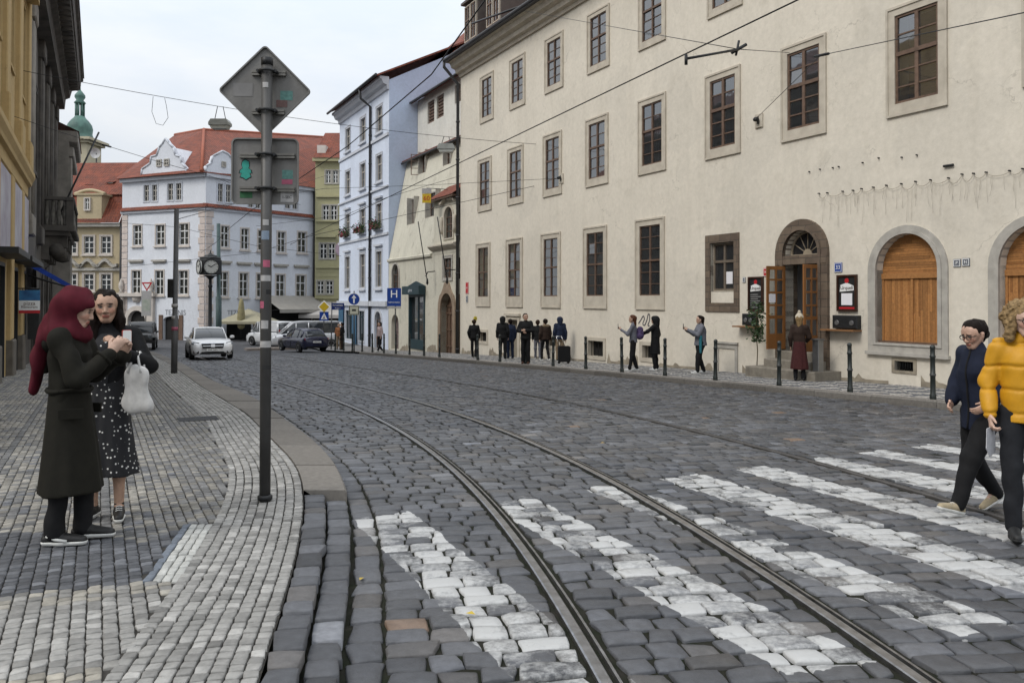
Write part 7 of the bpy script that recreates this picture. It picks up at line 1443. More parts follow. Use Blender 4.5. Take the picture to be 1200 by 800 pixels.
sp_ = vanspec(2.45, .94, 1.88, .75, .75, '6AT 1190'); b = gnd(352, 410); car('passenger_van', 'silver passenger van with dark windows parked beyond the navy car', 'van', sp_, paint('pale_silver_paint', (.60, .61, .63), .3, .2), (b[0]-.3, b[1]+2.8, b[2]), (-.93, -.36))
sp2 = vanspec(2.0, .86, 1.80, .7, .6, '4AH 5502'); sp2['PANELS'] = [(-1.93, .35, 1.0, 1.72, .80)]; b = gnd(298, 407.5); car('delivery_van', 'small white delivery van parked behind the sign post pole', 'van', sp2, paint('white_paint', (.68, .69, .70), .35, 0), (b[0]+.3, b[1]+3.0, b[2]), (-.80, .60))
# black off-roader
JP = dict(W=.92, R=.40, WX=(1.25, -1.25), belt=1.15, rmin=.3,
 ST=[(2.0,.5,.62,.78,.80),(1.97,.48,.75,1.05,.82),(1.6,.45,.8,1.10,.86),(.85,.42,.8,1.13,.95),(.6,.4,.8,1.14,1.),(-.5,.4,.8,1.15,1.),(-1.6,.4,.8,1.15,1.),(-1.95,.45,.8,1.14,.98)],
 GH=[(.75,1.12,1.15,.80,.76),(.62,1.13,1.5,.80,.74),(.45,1.14,1.80,.80,.73),(-.3,1.14,1.84,.80,.73),(-1.5,1.14,1.82,.80,.73),(-1.9,1.14,1.76,.79,.72)], PIL=[(-.4,.05),(-1.2,.05),(-1.8,.08)], DOORS=(.5,-.4), MIR=[(.98,.6,1.2)], reg='1AX 0091',
 BITS=[('*grille', mat('dark_grille', (.05, .05, .05), .5), [(2.0,-.5,.72),(2.0,.5,.72),(1.985,.5,1.03),(1.985,-.5,1.03)]), ('*bumper', blackpl, [(2.15,-.9,.5),(2.15,.9,.5),(2.15,.9,.68),(2.15,-.9,.68)]), ('headlight', lens, [(2.02+.0,.62+.1*math.cos(a),.90+.1*math.sin(a)) for a in np.linspace(0, 2*PI, 13)[:-1]]), ('*number_plate', white, [(2.17,-.26,.53),(2.17,.26,.53),(2.17,.26,.64),(2.17,-.26,.64)]), ('fender', blackpl, [(1.75,.7,.86),(1.75,1.02,.82),(.75,1.02,.82),(.75,.7,.86)])])
b = gnd(150, 411); car('off_road_car', 'black boxy off-road car waiting by the arched portal behind the women', 'car', JP, paint('black_paint', (.012, .012, .013), .3, .1), (b[0], b[1]+2., b[2]), (.35, -.94))
# ================================================================== PEOPLE (each body one surface grown from a distance field)
def cone_d(P, a, b, ra, rb, q=1., qd=None):
    a = np.asarray(a, float); b = np.asarray(b, float); ab = b-a; L2 = ab@ab+1e-9
    t = np.clip(((P-a)@ab)/L2, 0, 1); v = P-a-t[:, None]*ab
    if q != 1.:
        c = v@qd; v = v+qd[None]*(c*(1/q-1))[:, None]
    return np.linalg.norm(v, axis=1)-(ra+(rb-ra)*t)
def smin(a, b, k):
    h = np.clip(.5+.5*(b-a)/k, 0, 1); return b+(a-b)*h-k*h*(1-h)
class SDF:
    def __init__(s): s.p = []; s.post = []
    def c(s, a, b, ra, rb=None, k=.02, q=1., qd=(0, 1, 0)):
        s.p.append(('add', np.asarray(a, float), np.asarray(b, float), ra, ra if rb is None else rb, k, q, np.asarray(qd, float)/np.linalg.norm(qd))); return s
    def sub(s, a, r, k=.008): s.p.append(('sub', np.asarray(a, float), np.asarray(a, float)+1e-4, r, r, k, 1., None)); return s
    def f(s, fn): s.post.append(fn); return s
    def __call__(s, P):
        d = None
        for op, a, b, ra, rb, k, q, qd in s.p:
            e = cone_d(P, a, b, ra, rb, q, qd)
            if d is None: d = e
            elif op == 'add': d = smin(d, e, k)
            else: d = -smin(-d, e, k)
        for fn in s.post: d = fn(P, d)
        return d
    def box(s, pad):
        lo = np.min([np.minimum(p[1]-max(p[3], p[4]), p[2]-max(p[3], p[4])) for p in s.p], 0)-pad; hi = np.max([np.maximum(p[1]+max(p[3], p[4]), p[2]+max(p[3], p[4])) for p in s.p], 0)+pad; return lo, hi
    def mesh(s, h, name='m', mats=None, colfn=None):
        lo, hi = s.box(h*2.5); B = 4; n = (np.ceil((hi-lo)/h/B).astype(int)+1)*B
        cn = n//B; ci = np.stack(np.meshgrid(*[np.arange(k) for k in cn], indexing='ij'), -1).reshape(-1, 3); cp = lo+(ci+.5)*B*h
        cd = s(cp); act = np.abs(cd) < B*h*1.75; D = np.where(cd > 0, 1., -1.).reshape(cn)
        D = D.repeat(B, 0).repeat(B, 1).repeat(B, 2)
        off = np.stack(np.meshgrid(*[np.arange(B)]*3, indexing='ij'), -1).reshape(-1, 3); idx = (ci[act][:, None]*B+off[None]).reshape(-1, 3)
        D[idx[:, 0], idx[:, 1], idx[:, 2]] = s(lo+idx*h)
        # surface nets
        S_ = D < 0; m = np.zeros(tuple(k-1 for k in D.shape), np.int8)
        for x in (0, 1):
            for y in (0, 1):
                for z in (0, 1): m += S_[x:D.shape[0]-1+x, y:D.shape[1]-1+y, z:D.shape[2]-1+z]
        cell = (m > 0) & (m < 8); ids = -np.ones(m.shape, int); C = np.argwhere(cell); ids[cell] = np.arange(len(C))
        acc = np.zeros((len(C), 3)); cnt = np.zeros(len(C)); cor = [(x, y, z) for x in (0, 1) for y in (0, 1) for z in (0, 1)]
        for i in range(8):
            for j in range(i+1, 8):
                a, b = np.array(cor[i]), np.array(cor[j])
                if np.abs(a-b).sum() != 1: continue
                da = D[tuple((C+a).T)]; db = D[tuple((C+b).T)]; k = (da < 0) != (db < 0); t = np.where(k, da/np.where(k, da-db, 1), 0)
                acc += k[:, None]*(a+t[:, None]*(b-a)); cnt += k
        V = lo+(C+acc/cnt[:, None])*h; Q = []
        for ax in range(3):
            u, v = (ax+1) % 3, (ax+2) % 3; sl0 = [slice(1, k-1) for k in D.shape]; A = S_[tuple(sl0)]; sl1 = list(sl0); sl1[ax] = slice(2, D.shape[ax]); Bm = S_[tuple(sl1)]
            e = np.argwhere(A != Bm)+1; 
            if not len(e): continue
            eu = np.zeros(3, int); eu[u] = 1; ev = np.zeros(3, int); ev[v] = 1
            q = np.stack([ids[tuple((e-eu-ev).T)], ids[tuple((e-ev).T)], ids[tuple(e.T)], ids[tuple((e-eu).T)]], 1); fl = ~S_[tuple(e.T)]; q[fl] = q[fl][:, ::-1]; q = q[(q >= 0).all(1)]; Q.append(q)
        Q = np.concatenate(Q); at = {'Col': colfn(V)} if colfn else None
        return npmesh(name, V, Q, mats, at)
def Rz(a): c, s_ = math.cos(a), math.sin(a); return np.array([[c, -s_, 0], [s_, c, 0], [0, 0, 1]])
def Rx(a): c, s_ = math.cos(a), math.sin(a); return np.array([[1, 0, 0], [0, c, -s_], [0, s_, c]])
def Ry(a): c, s_ = math.cos(a), math.sin(a); return np.array([[c, 0, s_], [0, 1, 0], [-s_, 0, c]])
def waves(amp, seed, kz=.35, f=30, n=7):
    R = np.random.default_rng(seed); K = R.normal(size=(n, 3)); K /= np.linalg.norm(K, axis=1)[:, None]; K[:, 2] *= kz; K *= R.uniform(.5, 1.4, (n, 1))*f; ph = R.uniform(0, 6, n)
    return lambda P, d: d+amp*np.mean(np.sin(P@K.T+ph), 1)*2.6
skinm = attrmat('skin', .5, .35, .05, 200); shoe_sole = mat('shoe_sole', (.6, .6, .57), .6, .1, 9, 0)
def cloth_m(name, col, rough=.85, var=.25, bs=300, bmp=.2): return mat('cloth_'+name, col, rough, var, 18, bmp, bs, .2, bdist=.003)
DEF = dict(pel=(0, 0, .93), wai=(0, .0, 1.08), che=(0, .0, 1.28), nek=(0, -.01, 1.45), hed=(0, .025, 1.60), shL=(-.165, -.005, 1.40), elL=(-.22, -.03, 1.13), haL=(-.225, .05, .90), shR=(.165, -.005, 1.40), elR=(.22, -.03, 1.13), haR=(.225, .05, .90),
           hiL=(-.085, 0, .90), knL=(-.095, .02, .50), anL=(-.10, -.02, .085), hiR=(.085, 0, .90), knR=(.095, .02, .50), anR=(.10, -.02, .085))
class Fig:
    def __init__(s, name, label, yaw, pos, h=1.68, J=None, head=(0, 0, 0), res=.02, skin=(.46, .30, .22), feet=((0, 0), (0, 0)), fine=False, hands=None, seed=0):
        s.J = {k: np.array(v, float) for k, v in {**DEF, **(J or {})}.items()}; s.sc = h/1.70; s.res = res; s.fine = fine; s.seed = seed
        s.R = Rz(head[0])@Rx(head[1])@Ry(head[2]); s.head = head; s.feet = feet; s.skin = np.array(skin); s.H = lambda x, y, z: s.J['hed']+s.R@np.array([x, y, z]); s.hd = lambda v: s.R@np.array(v, float)
        s.hands = hands or {}; s.yaw = yaw; s.pos = pos; s.label = label; s.root = s.body()
    def body(s):
        J, H = s.J, s.H; b = SDF()
        b.c(J['pel'], J['wai'], .095, .085, .03, .7).c(J['wai'], J['che'], .085, .10, .03, .66).c(J['che'], J['nek'], .09, .05, .03, .7).c(J['shL'], J['shR'], .05, .05, .04, .8)
        b.c(J['nek'], H(0, -.022, -.06), .047, .046, .02)
        for L in 'LR':
            b.c(J['sh'+L], J['el'+L], .043, .035, .02).c(J['el'+L], J['ha'+L], .035, .024, .02)
            b.c(J['hi'+L], J['kn'+L], .066, .046, .02).c(J['kn'+L], J['kn'+L]*.55+J['an'+L]*.45, .046, .044, .02).c(J['kn'+L]*.55+J['an'+L]*.45, J['an'+L], .044, .033, .02)
            f = s.foot(L); b.c(J['an'+L], J['an'+L]+f*.10-np.array([0, 0, .045]), .03, .026, .02)
            s.hand(b, L)
        # head
        b.c(H(0, -.028, .028), H(0, .018, .034), .088, .084, .02).c(H(0, .028, .0), H(0, .045, -.058), .066, .046, .02).c(H(-.012, .060, -.092), H(.012, .060, -.092), .023, .023, .02)
        for x in (-1, 1):
            b.c(H(x*.05, .0, -.035), H(x*.018, .055, -.09), .028, .021, .02).c(H(x*.036, .066, -.02), H(x*.03, .072, -.03), .026, .022, .02)
            b.c(H(x*.084, -.008, .012), H(x*.082, -.004, -.022), .016, .011, .006)
        b.c(H(-.036, .082, .030), H(.036, .082, .030), .014, .014, .012)
        for x in (-1, 1): b.sub(H(x*.033, .103, .008), .017, .010); b.c(H(x*.032, .080, .008), H(x*.032, .081, .008), .0142, .0142, .003)
        b.c(H(0, .092, .012), H(0, .108, -.028), .0080, .0115, .010).c(H(-.011, .100, -.033), H(.011, .100, -.033), .009, .009, .006)
        b.c(H(-.017, .089, -.059), H(.017, .089, -.059), .0085, .0085, .005).c(H(-.014, .088, -.068), H(.014, .088, -.068), .0085, .0085, .004)
        s.bodysdf = b
        def col(V):
            Q = (V-J['hed'])@s.R; x, y, z = Q[:, 0], Q[:, 1], Q[:, 2]; C = np.tile(s.skin, (len(V), 1)); fr = y > .05
            lip = fr & (np.abs(x) < .024) & (np.abs(z+.0635) < .0105) & (y > .088); C[lip] = s.skin*np.array([.72, .40, .40])
            brow = fr & (np.abs(x) > .010) & (np.abs(x) < .052) & (np.abs(z-.030-.004*np.cos(x*60)) < .0048); C[brow] = (.03, .02, .015)
            for e in (-1, 1):
                r = np.hypot(x-e*.032, (z-.008)*1.5); k = fr & (r < .019) & (y > .072); C[k] = s.skin*.72; k = fr & (r < .0125) & (y > .078); C[k] = (.20, .18, .17); k = fr & (r < .0082) & (y > .078); C[k] = (.025, .015, .01); k = fr & (r > .0105) & (r < .0165) & (z > .009) & (y > .072); C[k] = s.skin*.2  # socket shading put into the skin colour round each eye
            ck = fr & (np.hypot(np.abs(x)-.042, z+.022) < .022); C[ck] = C[ck]*np.array([1.05, .88, .86]); return C
        me = b.mesh(.0062 if s.fine else max(s.res*.6, .011), 'person', skinm, col); o = link('person', me); tag(o, s.label, 'person'); return o
    def foot(s, L): a, p = s.feet[0 if L == 'L' else 1]; return np.array([math.sin(-a)*math.cos(p), math.cos(a)*math.cos(p), math.sin(p)])
    def hand(s, b, L):
        J = s.J; w = J['ha'+L]; d = w-J['el'+L]; d /= np.linalg.norm(d); sd = -1 if L == 'L' else 1
        hs = s.hands.get(L, {}); 
        if 'dir' in hs: d = np.array(hs['dir'], float); d /= np.linalg.norm(d)
        n = np.array(hs.get('palm', (-sd, 0, 0)), float); n = n-d*(n@d); n /= np.linalg.norm(n)+1e-9; x = np.cross(n, d)*(-sd)     # towards the thumb
        if 'thumb' in hs and np.array(hs['thumb'])@x < 0: x = -x
        curl = hs.get('curl', .5); b.c(w, w+d*.04, .026, .030, .015, .6, n).c(w+d*.03, w+d*.085, .032, .034, .012, .42, n)
        for i, (off, l) in enumerate(((.027, .072), (.009, .08), (-.009, .075), (-.026, .06))):
            p0 = w+d*.085+x*off; a = curl; p1 = p0+(d*math.cos(a*.5)+n*math.sin(a*.5))*l*.5; p2 = p1+(d*math.cos(a*1.5)+n*math.sin(a*1.5))*l*.32; p3 = p2+(d*math.cos(a*2.3)+n*math.sin(a*2.3))*l*.25
            b.c(p0-d*.02, p1, .0098, .0088, .004).c(p1, p2, .0088, .008, .003).c(p2, p3, .008, .007, .003)
        t0 = w+d*.028+x*.022; t1 = t0+x*.024+d*.028+n*.014; t2 = t1+d*.030+x*.004+n*.014; b.c(t0, t1, .014, .011, .008).c(t1, t2, .011, .0085, .004)
    def add(s, name, sdf, m, h=None, cut=None):
        if cut: sdf.f(cut)
        o = link(name, sdf.mesh(h or s.res, name, m), s.root); return o
    def top(s, m, hem=.88, rt=.135, rs=.052, flare=0., name='jacket', q=.72, wave=.008, zipm=None, collar=.065, cuff=None, puff=0., h=None, sleeves=1.):
        J = s.J; g = SDF(); up = np.array([0, 0, 1]); hp = J['pel'].copy(); hp[2] = hem-.05
        g.c(hp, J['wai'], rt+flare, rt*.94, .05, q).c(J['wai'], J['che'], rt*.94, rt*1.02, .05, q).c(J['che'], J['nek']-up*.06, rt*.98, rt*.5, .05, q)
        g.c(J['shL']*.95+J['nek']*.05-up*.01, J['shR']*.95+J['nek']*.05-up*.01, rs*1.15, rs*1.15, .06, .9)
        g.c(J['nek']-up*.05, J['nek']+up*.012, collar, collar*.95, .03)
        for L in 'LR':
            e = J['ha'+L]*sleeves+J['el'+L]*(1-sleeves); d = e-J['el'+L]; d = d/np.linalg.norm(d); g.c(J['sh'+L], J['el'+L], rs*1.1, rs, .03).c(J['el'+L], e-d*.015, rs, cuff or rs*.78, .03)
        if puff:
            def qf(P, d):
                z = P[:, 2]+.006*np.sin(P[:, 0]*31)+.005*np.sin(P[:, 1]*37); e = (z/.175+.3) % 1-.5; return d+puff*1.3*np.exp(-(e/.07)**2)+puff*.25*np.cos(2*PI*e)+.0014*np.sin(P[:, 0]*90+P[:, 2]*40)*np.sin(P[:, 1]*80)
            g.f(qf)
        elif wave: g.f(waves(wave, s.seed+1, .5, 34))
        cut = lambda P, d: np.maximum(d, hem-P[:, 2]+.004*np.sin(P[:, 0]*20))
        # keep sleeves that hang below the hem
        tor = hp; ex = [L for L in 'LR' if min(J['ha'+L][2], J['el'+L][2]) < hem+.03]
        if ex:
            def cut(P, d, J=J, ex=ex):
                side = np.minimum.reduce([cone_d(P, J['el'+L], J['ha'+L], rs*1.4, rs*1.4) for L in ex]); lim = hem-P[:, 2]; return np.where(side < 0, d, np.maximum(d, lim))
        o = s.add(name, g, m, h, cut)
        if zipm is not None:
            mb = MB(); P = []
            for z_ in np.linspace(hem+.01, J['nek'][2]+.01, 14):
                c = np.array([np.interp(z_, [hem, J['wai'][2], J['che'][2], J['nek'][2]], [J[k][i] for k in ('pel', 'wai', 'che', 'nek')]) for i in (0, 1)]+[z_]); y = c[1]+.3
                ys = np.linspace(0, .3, 60); dd = g(np.stack([np.full(60, c[0]), c[1]+ys, np.full(60, z_)], 1)); k = np.argmax(dd > 0); P.append(np.array([c[0], c[1]+ys[k]+.001, z_]))
            mb.tube(P, .009, 6); mb.build('zip', zipm, s.root)
        return o
    def skirt(s, m, z0, hem, r0, r1, q=.78, wave=.014, name='skirt', seed=3, h=None, kz=.12, drift=(0, 0)):
        J = s.J; g = SDF(); c = J['pel']; b_ = np.array([(J['knL'][0]+J['knR'][0])/2*.6+c[0]*.4+drift[0], (J['knL'][1]+J['knR'][1])/2*.6+c[1]*.4+drift[1], hem-.05]); g.c((c[0], c[1], z0), b_, r0, r1, .02, q)
        if wave:
            R = np.random.default_rng(seed); ph = R.uniform(0, 6, 5)
            def w_(P, d):
                a = np.arctan2(P[:, 1]-c[1], P[:, 0]-c[0]); k = np.clip((z0-P[:, 2])/(z0-hem), 0, 1); return d+wave*k*(np.sin(a*7+ph[0]+P[:, 2]*2)+.6*np.sin(a*12+ph[1]-P[:, 2]*3))*.6
            g.f(w_)
        return s.add(name, g, m, h, lambda P, d: np.maximum(np.maximum(d, hem-P[:, 2]+.006*np.sin(P[:, 0]*23+P[:, 1]*17)), P[:, 2]-z0-.02))
    def trousers(s, m, rt=.085, rk=.062, ra=.052, hem=.06, name='trousers', wave=.006, top=1.0):
        J = s.J; g = SDF(); g.c(J['pel']+np.array([0, 0, .05]), J['pel']-np.array([0, 0, .02]), rt*1.45, rt*1.5, .03, .75)
        for L in 'LR': d = J['an'+L]-J['kn'+L]; d /= np.linalg.norm(d); g.c(J['hi'+L], J['kn'+L], rt, rk, .03).c(J['kn'+L], J['an'+L]-d*hem*.3+d*.02, rk, ra, .03)
        if wave: g.f(waves(wave, s.seed+5, .9, 40))
        return s.add(name, g, m, None, lambda P, d: np.maximum(d, P[:, 2]-top))
    def shoes(s, m, solem=None, l=.245, high=0., lace=None, h=None):
        for L in 'LR':
            J = s.J; f = s.foot(L); up = np.array([0, 0, 1.]); x = np.cross(f, up); x /= np.linalg.norm(x); up = np.cross(x, f); a = J['an'+L]-up*.055; g = SDF(); heel = a-f*.045; toe = a+f*(l-.085)
            g.c(heel+up*.012, a+f*.04+up*.025, .034, .038, .02, .95, x).c(a+f*.04+up*.02, toe+up*.002, .040, .032, .02).c(a+up*.03, a+up*(.05+high), .038, .036, .015)
            fl = lambda P, d, a=a, up=up: np.maximum(d, -((P-a)@up+.018)); o = s.add('shoe', g, m, h or max(s.res*.6, .009), fl)
            if solem is not None:
                g2 = SDF(); g2.c(heel, a+f*.05, .037, .042, .02, .95, x).c(a+f*.05, toe, .044, .036, .02); s_o = link('sole', g2.f(lambda P, d, a=a, up=up: np.maximum(np.maximum(d, -((P-a)@up+.03)), (P-a)@up-.0)).mesh(h or max(s.res*.6, .009), 'sole', solem), o)
            if lace is not None:
                mb = MB()
                for k in range(4): c = a+f*(.045+.024*k)+up*(.062-.010*k); mb.tube([c-x*.022, c+up*.006, c+x*.022], .0045, 5)
                mb.build('laces', lace, o)
    def hair(s, m, kind, h=None, length=.3, wave=.006):
        H = s.H; g = SDF(); g.c(H(0, -.040, .036), H(0, -.004, .052), .097, .090, .02)
        if kind == 'long':
            for x in (-1, 1): g.c(H(x*.062, -.02, .03), H(x*.088, .012, -.10), .045, .038, .03).c(H(x*.088, .012, -.10), H(x*.095, .03, -.10-length*.75), .040, .026, .03)
            g.c(H(0, -.07, .0), H(0, -.085, -.12-length), .085, .06, .04, .7, s.hd((0, 1, 0)))
        elif kind == 'back': g.c(H(0, -.08, .0), H(0, -.085, -.12-length), .085, .05, .04, .65, s.hd((0, 1, 0)))
        elif kind == 'bun': g.c(H(0, -.09, -.01), H(0, -.12, -.03), .06, .045, .02); g.c(H(0, -.06, -.04), H(0, -.06, -.06), .06, .04)
        elif kind == 'tail': g.c(H(0, -.08, -.02), H(0, -.12, -.06), .06, .035, .02).c(H(0, -.12, -.06), H(.0, -.10, -.06-length), .035, .022, .02)
        elif kind == 'short': g.c(H(0, -.06, -.02), H(0, -.06, -.05), .068, .05)
        elif kind == 'curly':
            R = np.random.default_rng(4)
            for k in range(46):
                v = R.normal(size=3); v /= np.linalg.norm(v); v[1] = v[1]*.8-.3; 
                if v[1] > .35 and v[2] < .5: continue
                c = np.array([v[0]*.115, -.02+v[1]*.105, .02+v[2]*.115]); g.c(H(*c), H(*(c*1.05)), .036, .030, .012)
            for x in (-1, 1): g.c(H(x*.095, .01, -.02), H(x*.11, .02, -.12), .045, .04, .03)
        f0 = s.J['hed']; R_ = s.R
        def face(P, d):
            Q = (P-f0)@R_; y = Q[:, 1]; z_ = Q[:, 2]; x_ = np.abs(Q[:, 0]); fc = np.sqrt((x_/.074)**2+((z_+.025)/.105)**2)-1
            return np.where(y > .0, np.maximum(d, -fc*.08), d)
        if kind != 'none': g.f(face)
        if wave: g.f(waves(wave, 11, .25 if kind != 'curly' else 1., 160 if s.fine else 80, 9))
        return s.add('hair', g, m, h or (.008 if s.fine else s.res*.7))
    def hood(s, m, name='hood', r=.118, fur=None):
        H = s.H; g = SDF(); g.c(H(0, -.045, .03), H(0, .012, .035), r, r*.93, .03).c(H(0, -.06, -.02), s.J['nek']+np.array([0, -.03, .02]), r*.93, .10, .04)
        f0 = s.J['hed']; R_ = s.R
        g.f(lambda P, d: np.maximum(d, -(np.linalg.norm((((P-f0)@R_)-np.array([0, .12, -.01]))*np.array([1, .8, .85]), axis=1)-.095)))
        o = s.add(name, g, m, s.res*.75)
        if fur is not None:
            mb = MB(); R = np.random.default_rng(2); P = [H(.105*math.cos(a), -.01-.05*abs(math.sin(a/2)), -.085+.05*math.sin(a)) for a in np.linspace(0, 2*PI, 20)]; mb.tube(P, .035, 7); mb.build('fur_trim', fur, o)
        return o
    def glasses(s, m):
        H = s.H; mb = MB()
        for x in (-1, 1): mb.tube([H(x*.033+.026*math.cos(a), .106, .006+.020*math.sin(a)) for a in np.linspace(0, 2*PI, 17)], .0032, 5, 0, False); mb.tube([H(x*.058, .104, .012), H(x*.086, .0, .016)], .003, 5)
        mb.tube([H(-.008, .108, .010), H(.008, .108, .010)], .003, 5); mb.build('glasses', m, s.root)
    def W(s, p): return np.array(s.pos)+Rz(s.yaw)@(np.asarray(p, float)*s.sc)
    def done(s):
        o = s.root; o.location = [float(v) for v in s.pos]; o.rotation_euler = (0, 0, s.yaw); o.scale = (s.sc,)*3; WM.pop(o, None); return o
def at(px, py, dz, Y=None):
    g = gnd(px, py, dz); return g
# cloths
olive = cloth_m('olive', (.0125, .0115, .008)); maroon = cloth_m('maroon', (.075, .007, .014), bs=200); blackc = cloth_m('black', (.012, .012, .013)); leather = mat('leather_black', (.009, .009, .01), .62, .3, 12, .4, 60, .16); navyc = cloth_m('navy', (.012, .016, .032)); jean = cloth_m('dark_denim', (.014, .015, .018)); yellowc = mat('puffer_yellow', (.56, .275, .011), .55, .15, 10, .12, 120, .35); beige = cloth_m('beige', (.40, .33, .22)); greyc = cloth_m('grey', (.15, .155, .18)); brownc = cloth_m('brown', (.035, .022, .017)); wine = cloth_m('wine', (.06, .018, .018)); cream_c = cloth_m('cream', (.52, .46, .36), bmp=.5, bs=120); whitec = cloth_m('white', (.58, .57, .55)); darkblue = cloth_m('dark_blue', (.016, .024, .05)); tanc = cloth_m('tan', (.24, .18, .12)); purple = cloth_m('purple', (.10, .07, .16), var=.6); tealc = cloth_m('teal', (.03, .16, .20)); rosec = cloth_m('rose', (.42, .33, .32)); orangec = cloth_m('rust', (.30, .13, .06))
hair_dk = mat('hair_dark', (.012, .007, .005), .6, .5, 60, .4, 150, .12, stretch=(1, 1, .15)); hair_bl = mat('hair_blonde', (.30, .20, .095), .65, .6, 45, .6, 90, .15); hair_rd = mat('hair_auburn', (.085, .032, .016), .6, .4, 60, .3, 160, .15, stretch=(1, 1, .15)); hair_br = mat('hair_brown', (.03, .016, .01), .6, .4, 60, .3, 160, .12)
white_sh = cloth_m('shoe_white', (.62, .62, .60)); black_sh = mat('shoe_black', (.014, .014, .014), .55, .3, 12, .1, 80); frame_m = mat('spectacle_frame', (.02, .012, .012), .3, .2, 9, 0)
def dots():
    m, nt, b = newmat('dotted_cloth'); tc = nt.nodes.new('ShaderNodeTexCoord'); v = nt.nodes.new('ShaderNodeTexVoronoi'); v.inputs['Scale'].default_value = 30; v.inputs['Randomness'].default_value = .75; nt.links.new(tc.outputs['Object'], v.inputs['Vector']); nt.links.new(ramp(nt, v.outputs['Distance'], .20, .24, (.62, .61, .58), (.012, .012, .014)), b.inputs['Base Color']); b.inputs['Roughness'].default_value = .85; return m
dotc = dots()
deg = math.radians
# ---- the two women on the left pavement
g = gnd(80, 634, .09)
f = Fig('hijab', 'woman in a maroon headscarf and long dark olive coat, turned sideways at the left', deg(-90)+.12, g, 1.72, dict(shL=(-.165, .01, 1.40), shR=(.165, .0, 1.40), elR=(.21, .13, 1.12), haR=(.10, .30, 1.30), elL=(-.21, .10, 1.13), haL=(-.05, .33, 1.28), hed=(0, .045, 1.59), anL=(-.09, .06, .085), knL=(-.09, .07, .5), anR=(.09, -.06, .085), knR=(.09, -.01, .5)), head=(.05, -.28, 0), res=.0105, fine=True, skin=(.50, .33, .25), hands={'R': dict(dir=(-.3, .55, .8), palm=(-1, -.1, .2), curl=.9), 'L': dict(dir=(.3, .5, .8), palm=(1, -.1, .2), curl=.8)}, seed=1)
f.top(olive, .86, .150, .062, .01, 'coat', .78, .010, collar=.085, cuff=.05); f.skirt(olive, 1.06, .35, .150, .255, .80, .010, 'coat_skirt', 3, .0115)
mb = MB(); P_ = [np.array([.163*math.cos(a), .132*math.sin(a)+.0, 1.045+.004*math.sin(3*a)]) for a in np.linspace(0, 2*PI, 40)]; mb.tube(P_, .016, 6, 0, False); mb.tube([np.array([-.14, -.08, 1.04]), np.array([-.16, -.1, .85]), np.array([-.165, -.09, .68])], .013, 6); mb.build('belt', olive, f.root)
f.trousers(blackc, .085, .068, .062); f.shoes(black_sh, shoe_sole, .27)
# coat hood lying on the back, pocket flaps and cuff straps
g_ = SDF(); g_.c(np.array([-.07, -.115, 1.36]), np.array([.07, -.115, 1.36]), .06, .06, .04, .8).c(np.array([0, -.15, 1.33]), np.array([0, -.155, 1.20]), .075, .04, .05, .6); g_.f(waves(.008, 4, .6, 40)); f.add('coat_hood', g_, olive, .011)
for L, sx in (('L', -1), ('R', 1)):
    mb = MB(); c_ = np.array([sx*.165, .075, .93]); t_ = np.array([-sx*.35, .94, 0]); t_ /= np.linalg.norm(t_); n_ = np.array([t_[1]*sx, -t_[0]*sx, 0]); mb.obox(c_-t_*.075+n_*.012, t_*.15, np.array([0, 0, -.065]), n_*.014); mb.build('pocket_flap', olive, f.root)
    e_, h_ = f.J['el'+L], f.J['ha'+L]; d_ = (h_-e_)/np.linalg.norm(h_-e_); p_ = h_-d_*.05; x_ = np.cross(d_, [0, 0, 1.]); x_ /= np.linalg.norm(x_); y_ = np.cross(d_, x_); mb = MB(); mb.tube([p_+(x_*math.cos(a)+y_*math.sin(a))*.056 for a in np.linspace(0, 2*PI, 17)], .011, 6, 0, False); mb.build('cuff_strap', olive, f.root)
hs = SDF(); H = f.H
hs.c(H(0, -.04, .035), H(0, .008, .042), .113, .105, .02).c(H(0, -.05, -.02), f.J['nek']+np.array([0, -.04, -.0]), .108, .12, .05).c(f.J['nek']+np.array([-.09, -.02, -.03]), f.J['nek']+np.array([.09, -.02, -.03]), .085, .085, .06).c(H(0, .02, -.09), f.J['nek']+np.array([0, .07, -.03]), .07, .075, .04).c(f.J['nek']+np.array([0, -.10, .0]), np.array([0.01, -.185, 1.26]), .125, .10, .06, .5).c(np.array([.01, -.185, 1.26]), np.array([.03, -.215, 1.06]), .10, .062, .04, .42)
f0_ = f.J['hed']; Rf_ = f.R
def openf(P, d):
    Q = (P-f0_)@Rf_; fc = np.sqrt((Q[:, 0]/.070)**2+((Q[:, 2]+.012)/.092)**2)-1; return np.where(Q[:, 1] > .015, np.maximum(d, -fc*.07), d)
hs.f(openf); hs.f(waves(.012, 5, .8, 42)); hs.f(lambda P, d: d+.005*np.sin((P[:, 2]*.55+P[:, 1]*1.3)*52+P[:, 0]*24)*np.clip((1.66-P[:, 2])/.12, .2, 1)); f.add('headscarf', hs, maroon, .0105)
for L in 'LR':
    a = f.J['an'+L]; fo = f.foot(L); sd = 1 if L == 'R' else -1; mb = MB(); mb.tube([a+np.array([sd*.042, -.03, -.01]), a+np.array([sd*.044, .03, -.035]), a+np.array([sd*.040, .10, -.05])], .011, 6); mb.build('shoe_stripe', shoe_sole, f.root)
hj = f; f.done()
g2 = gnd(124, 606, .09)
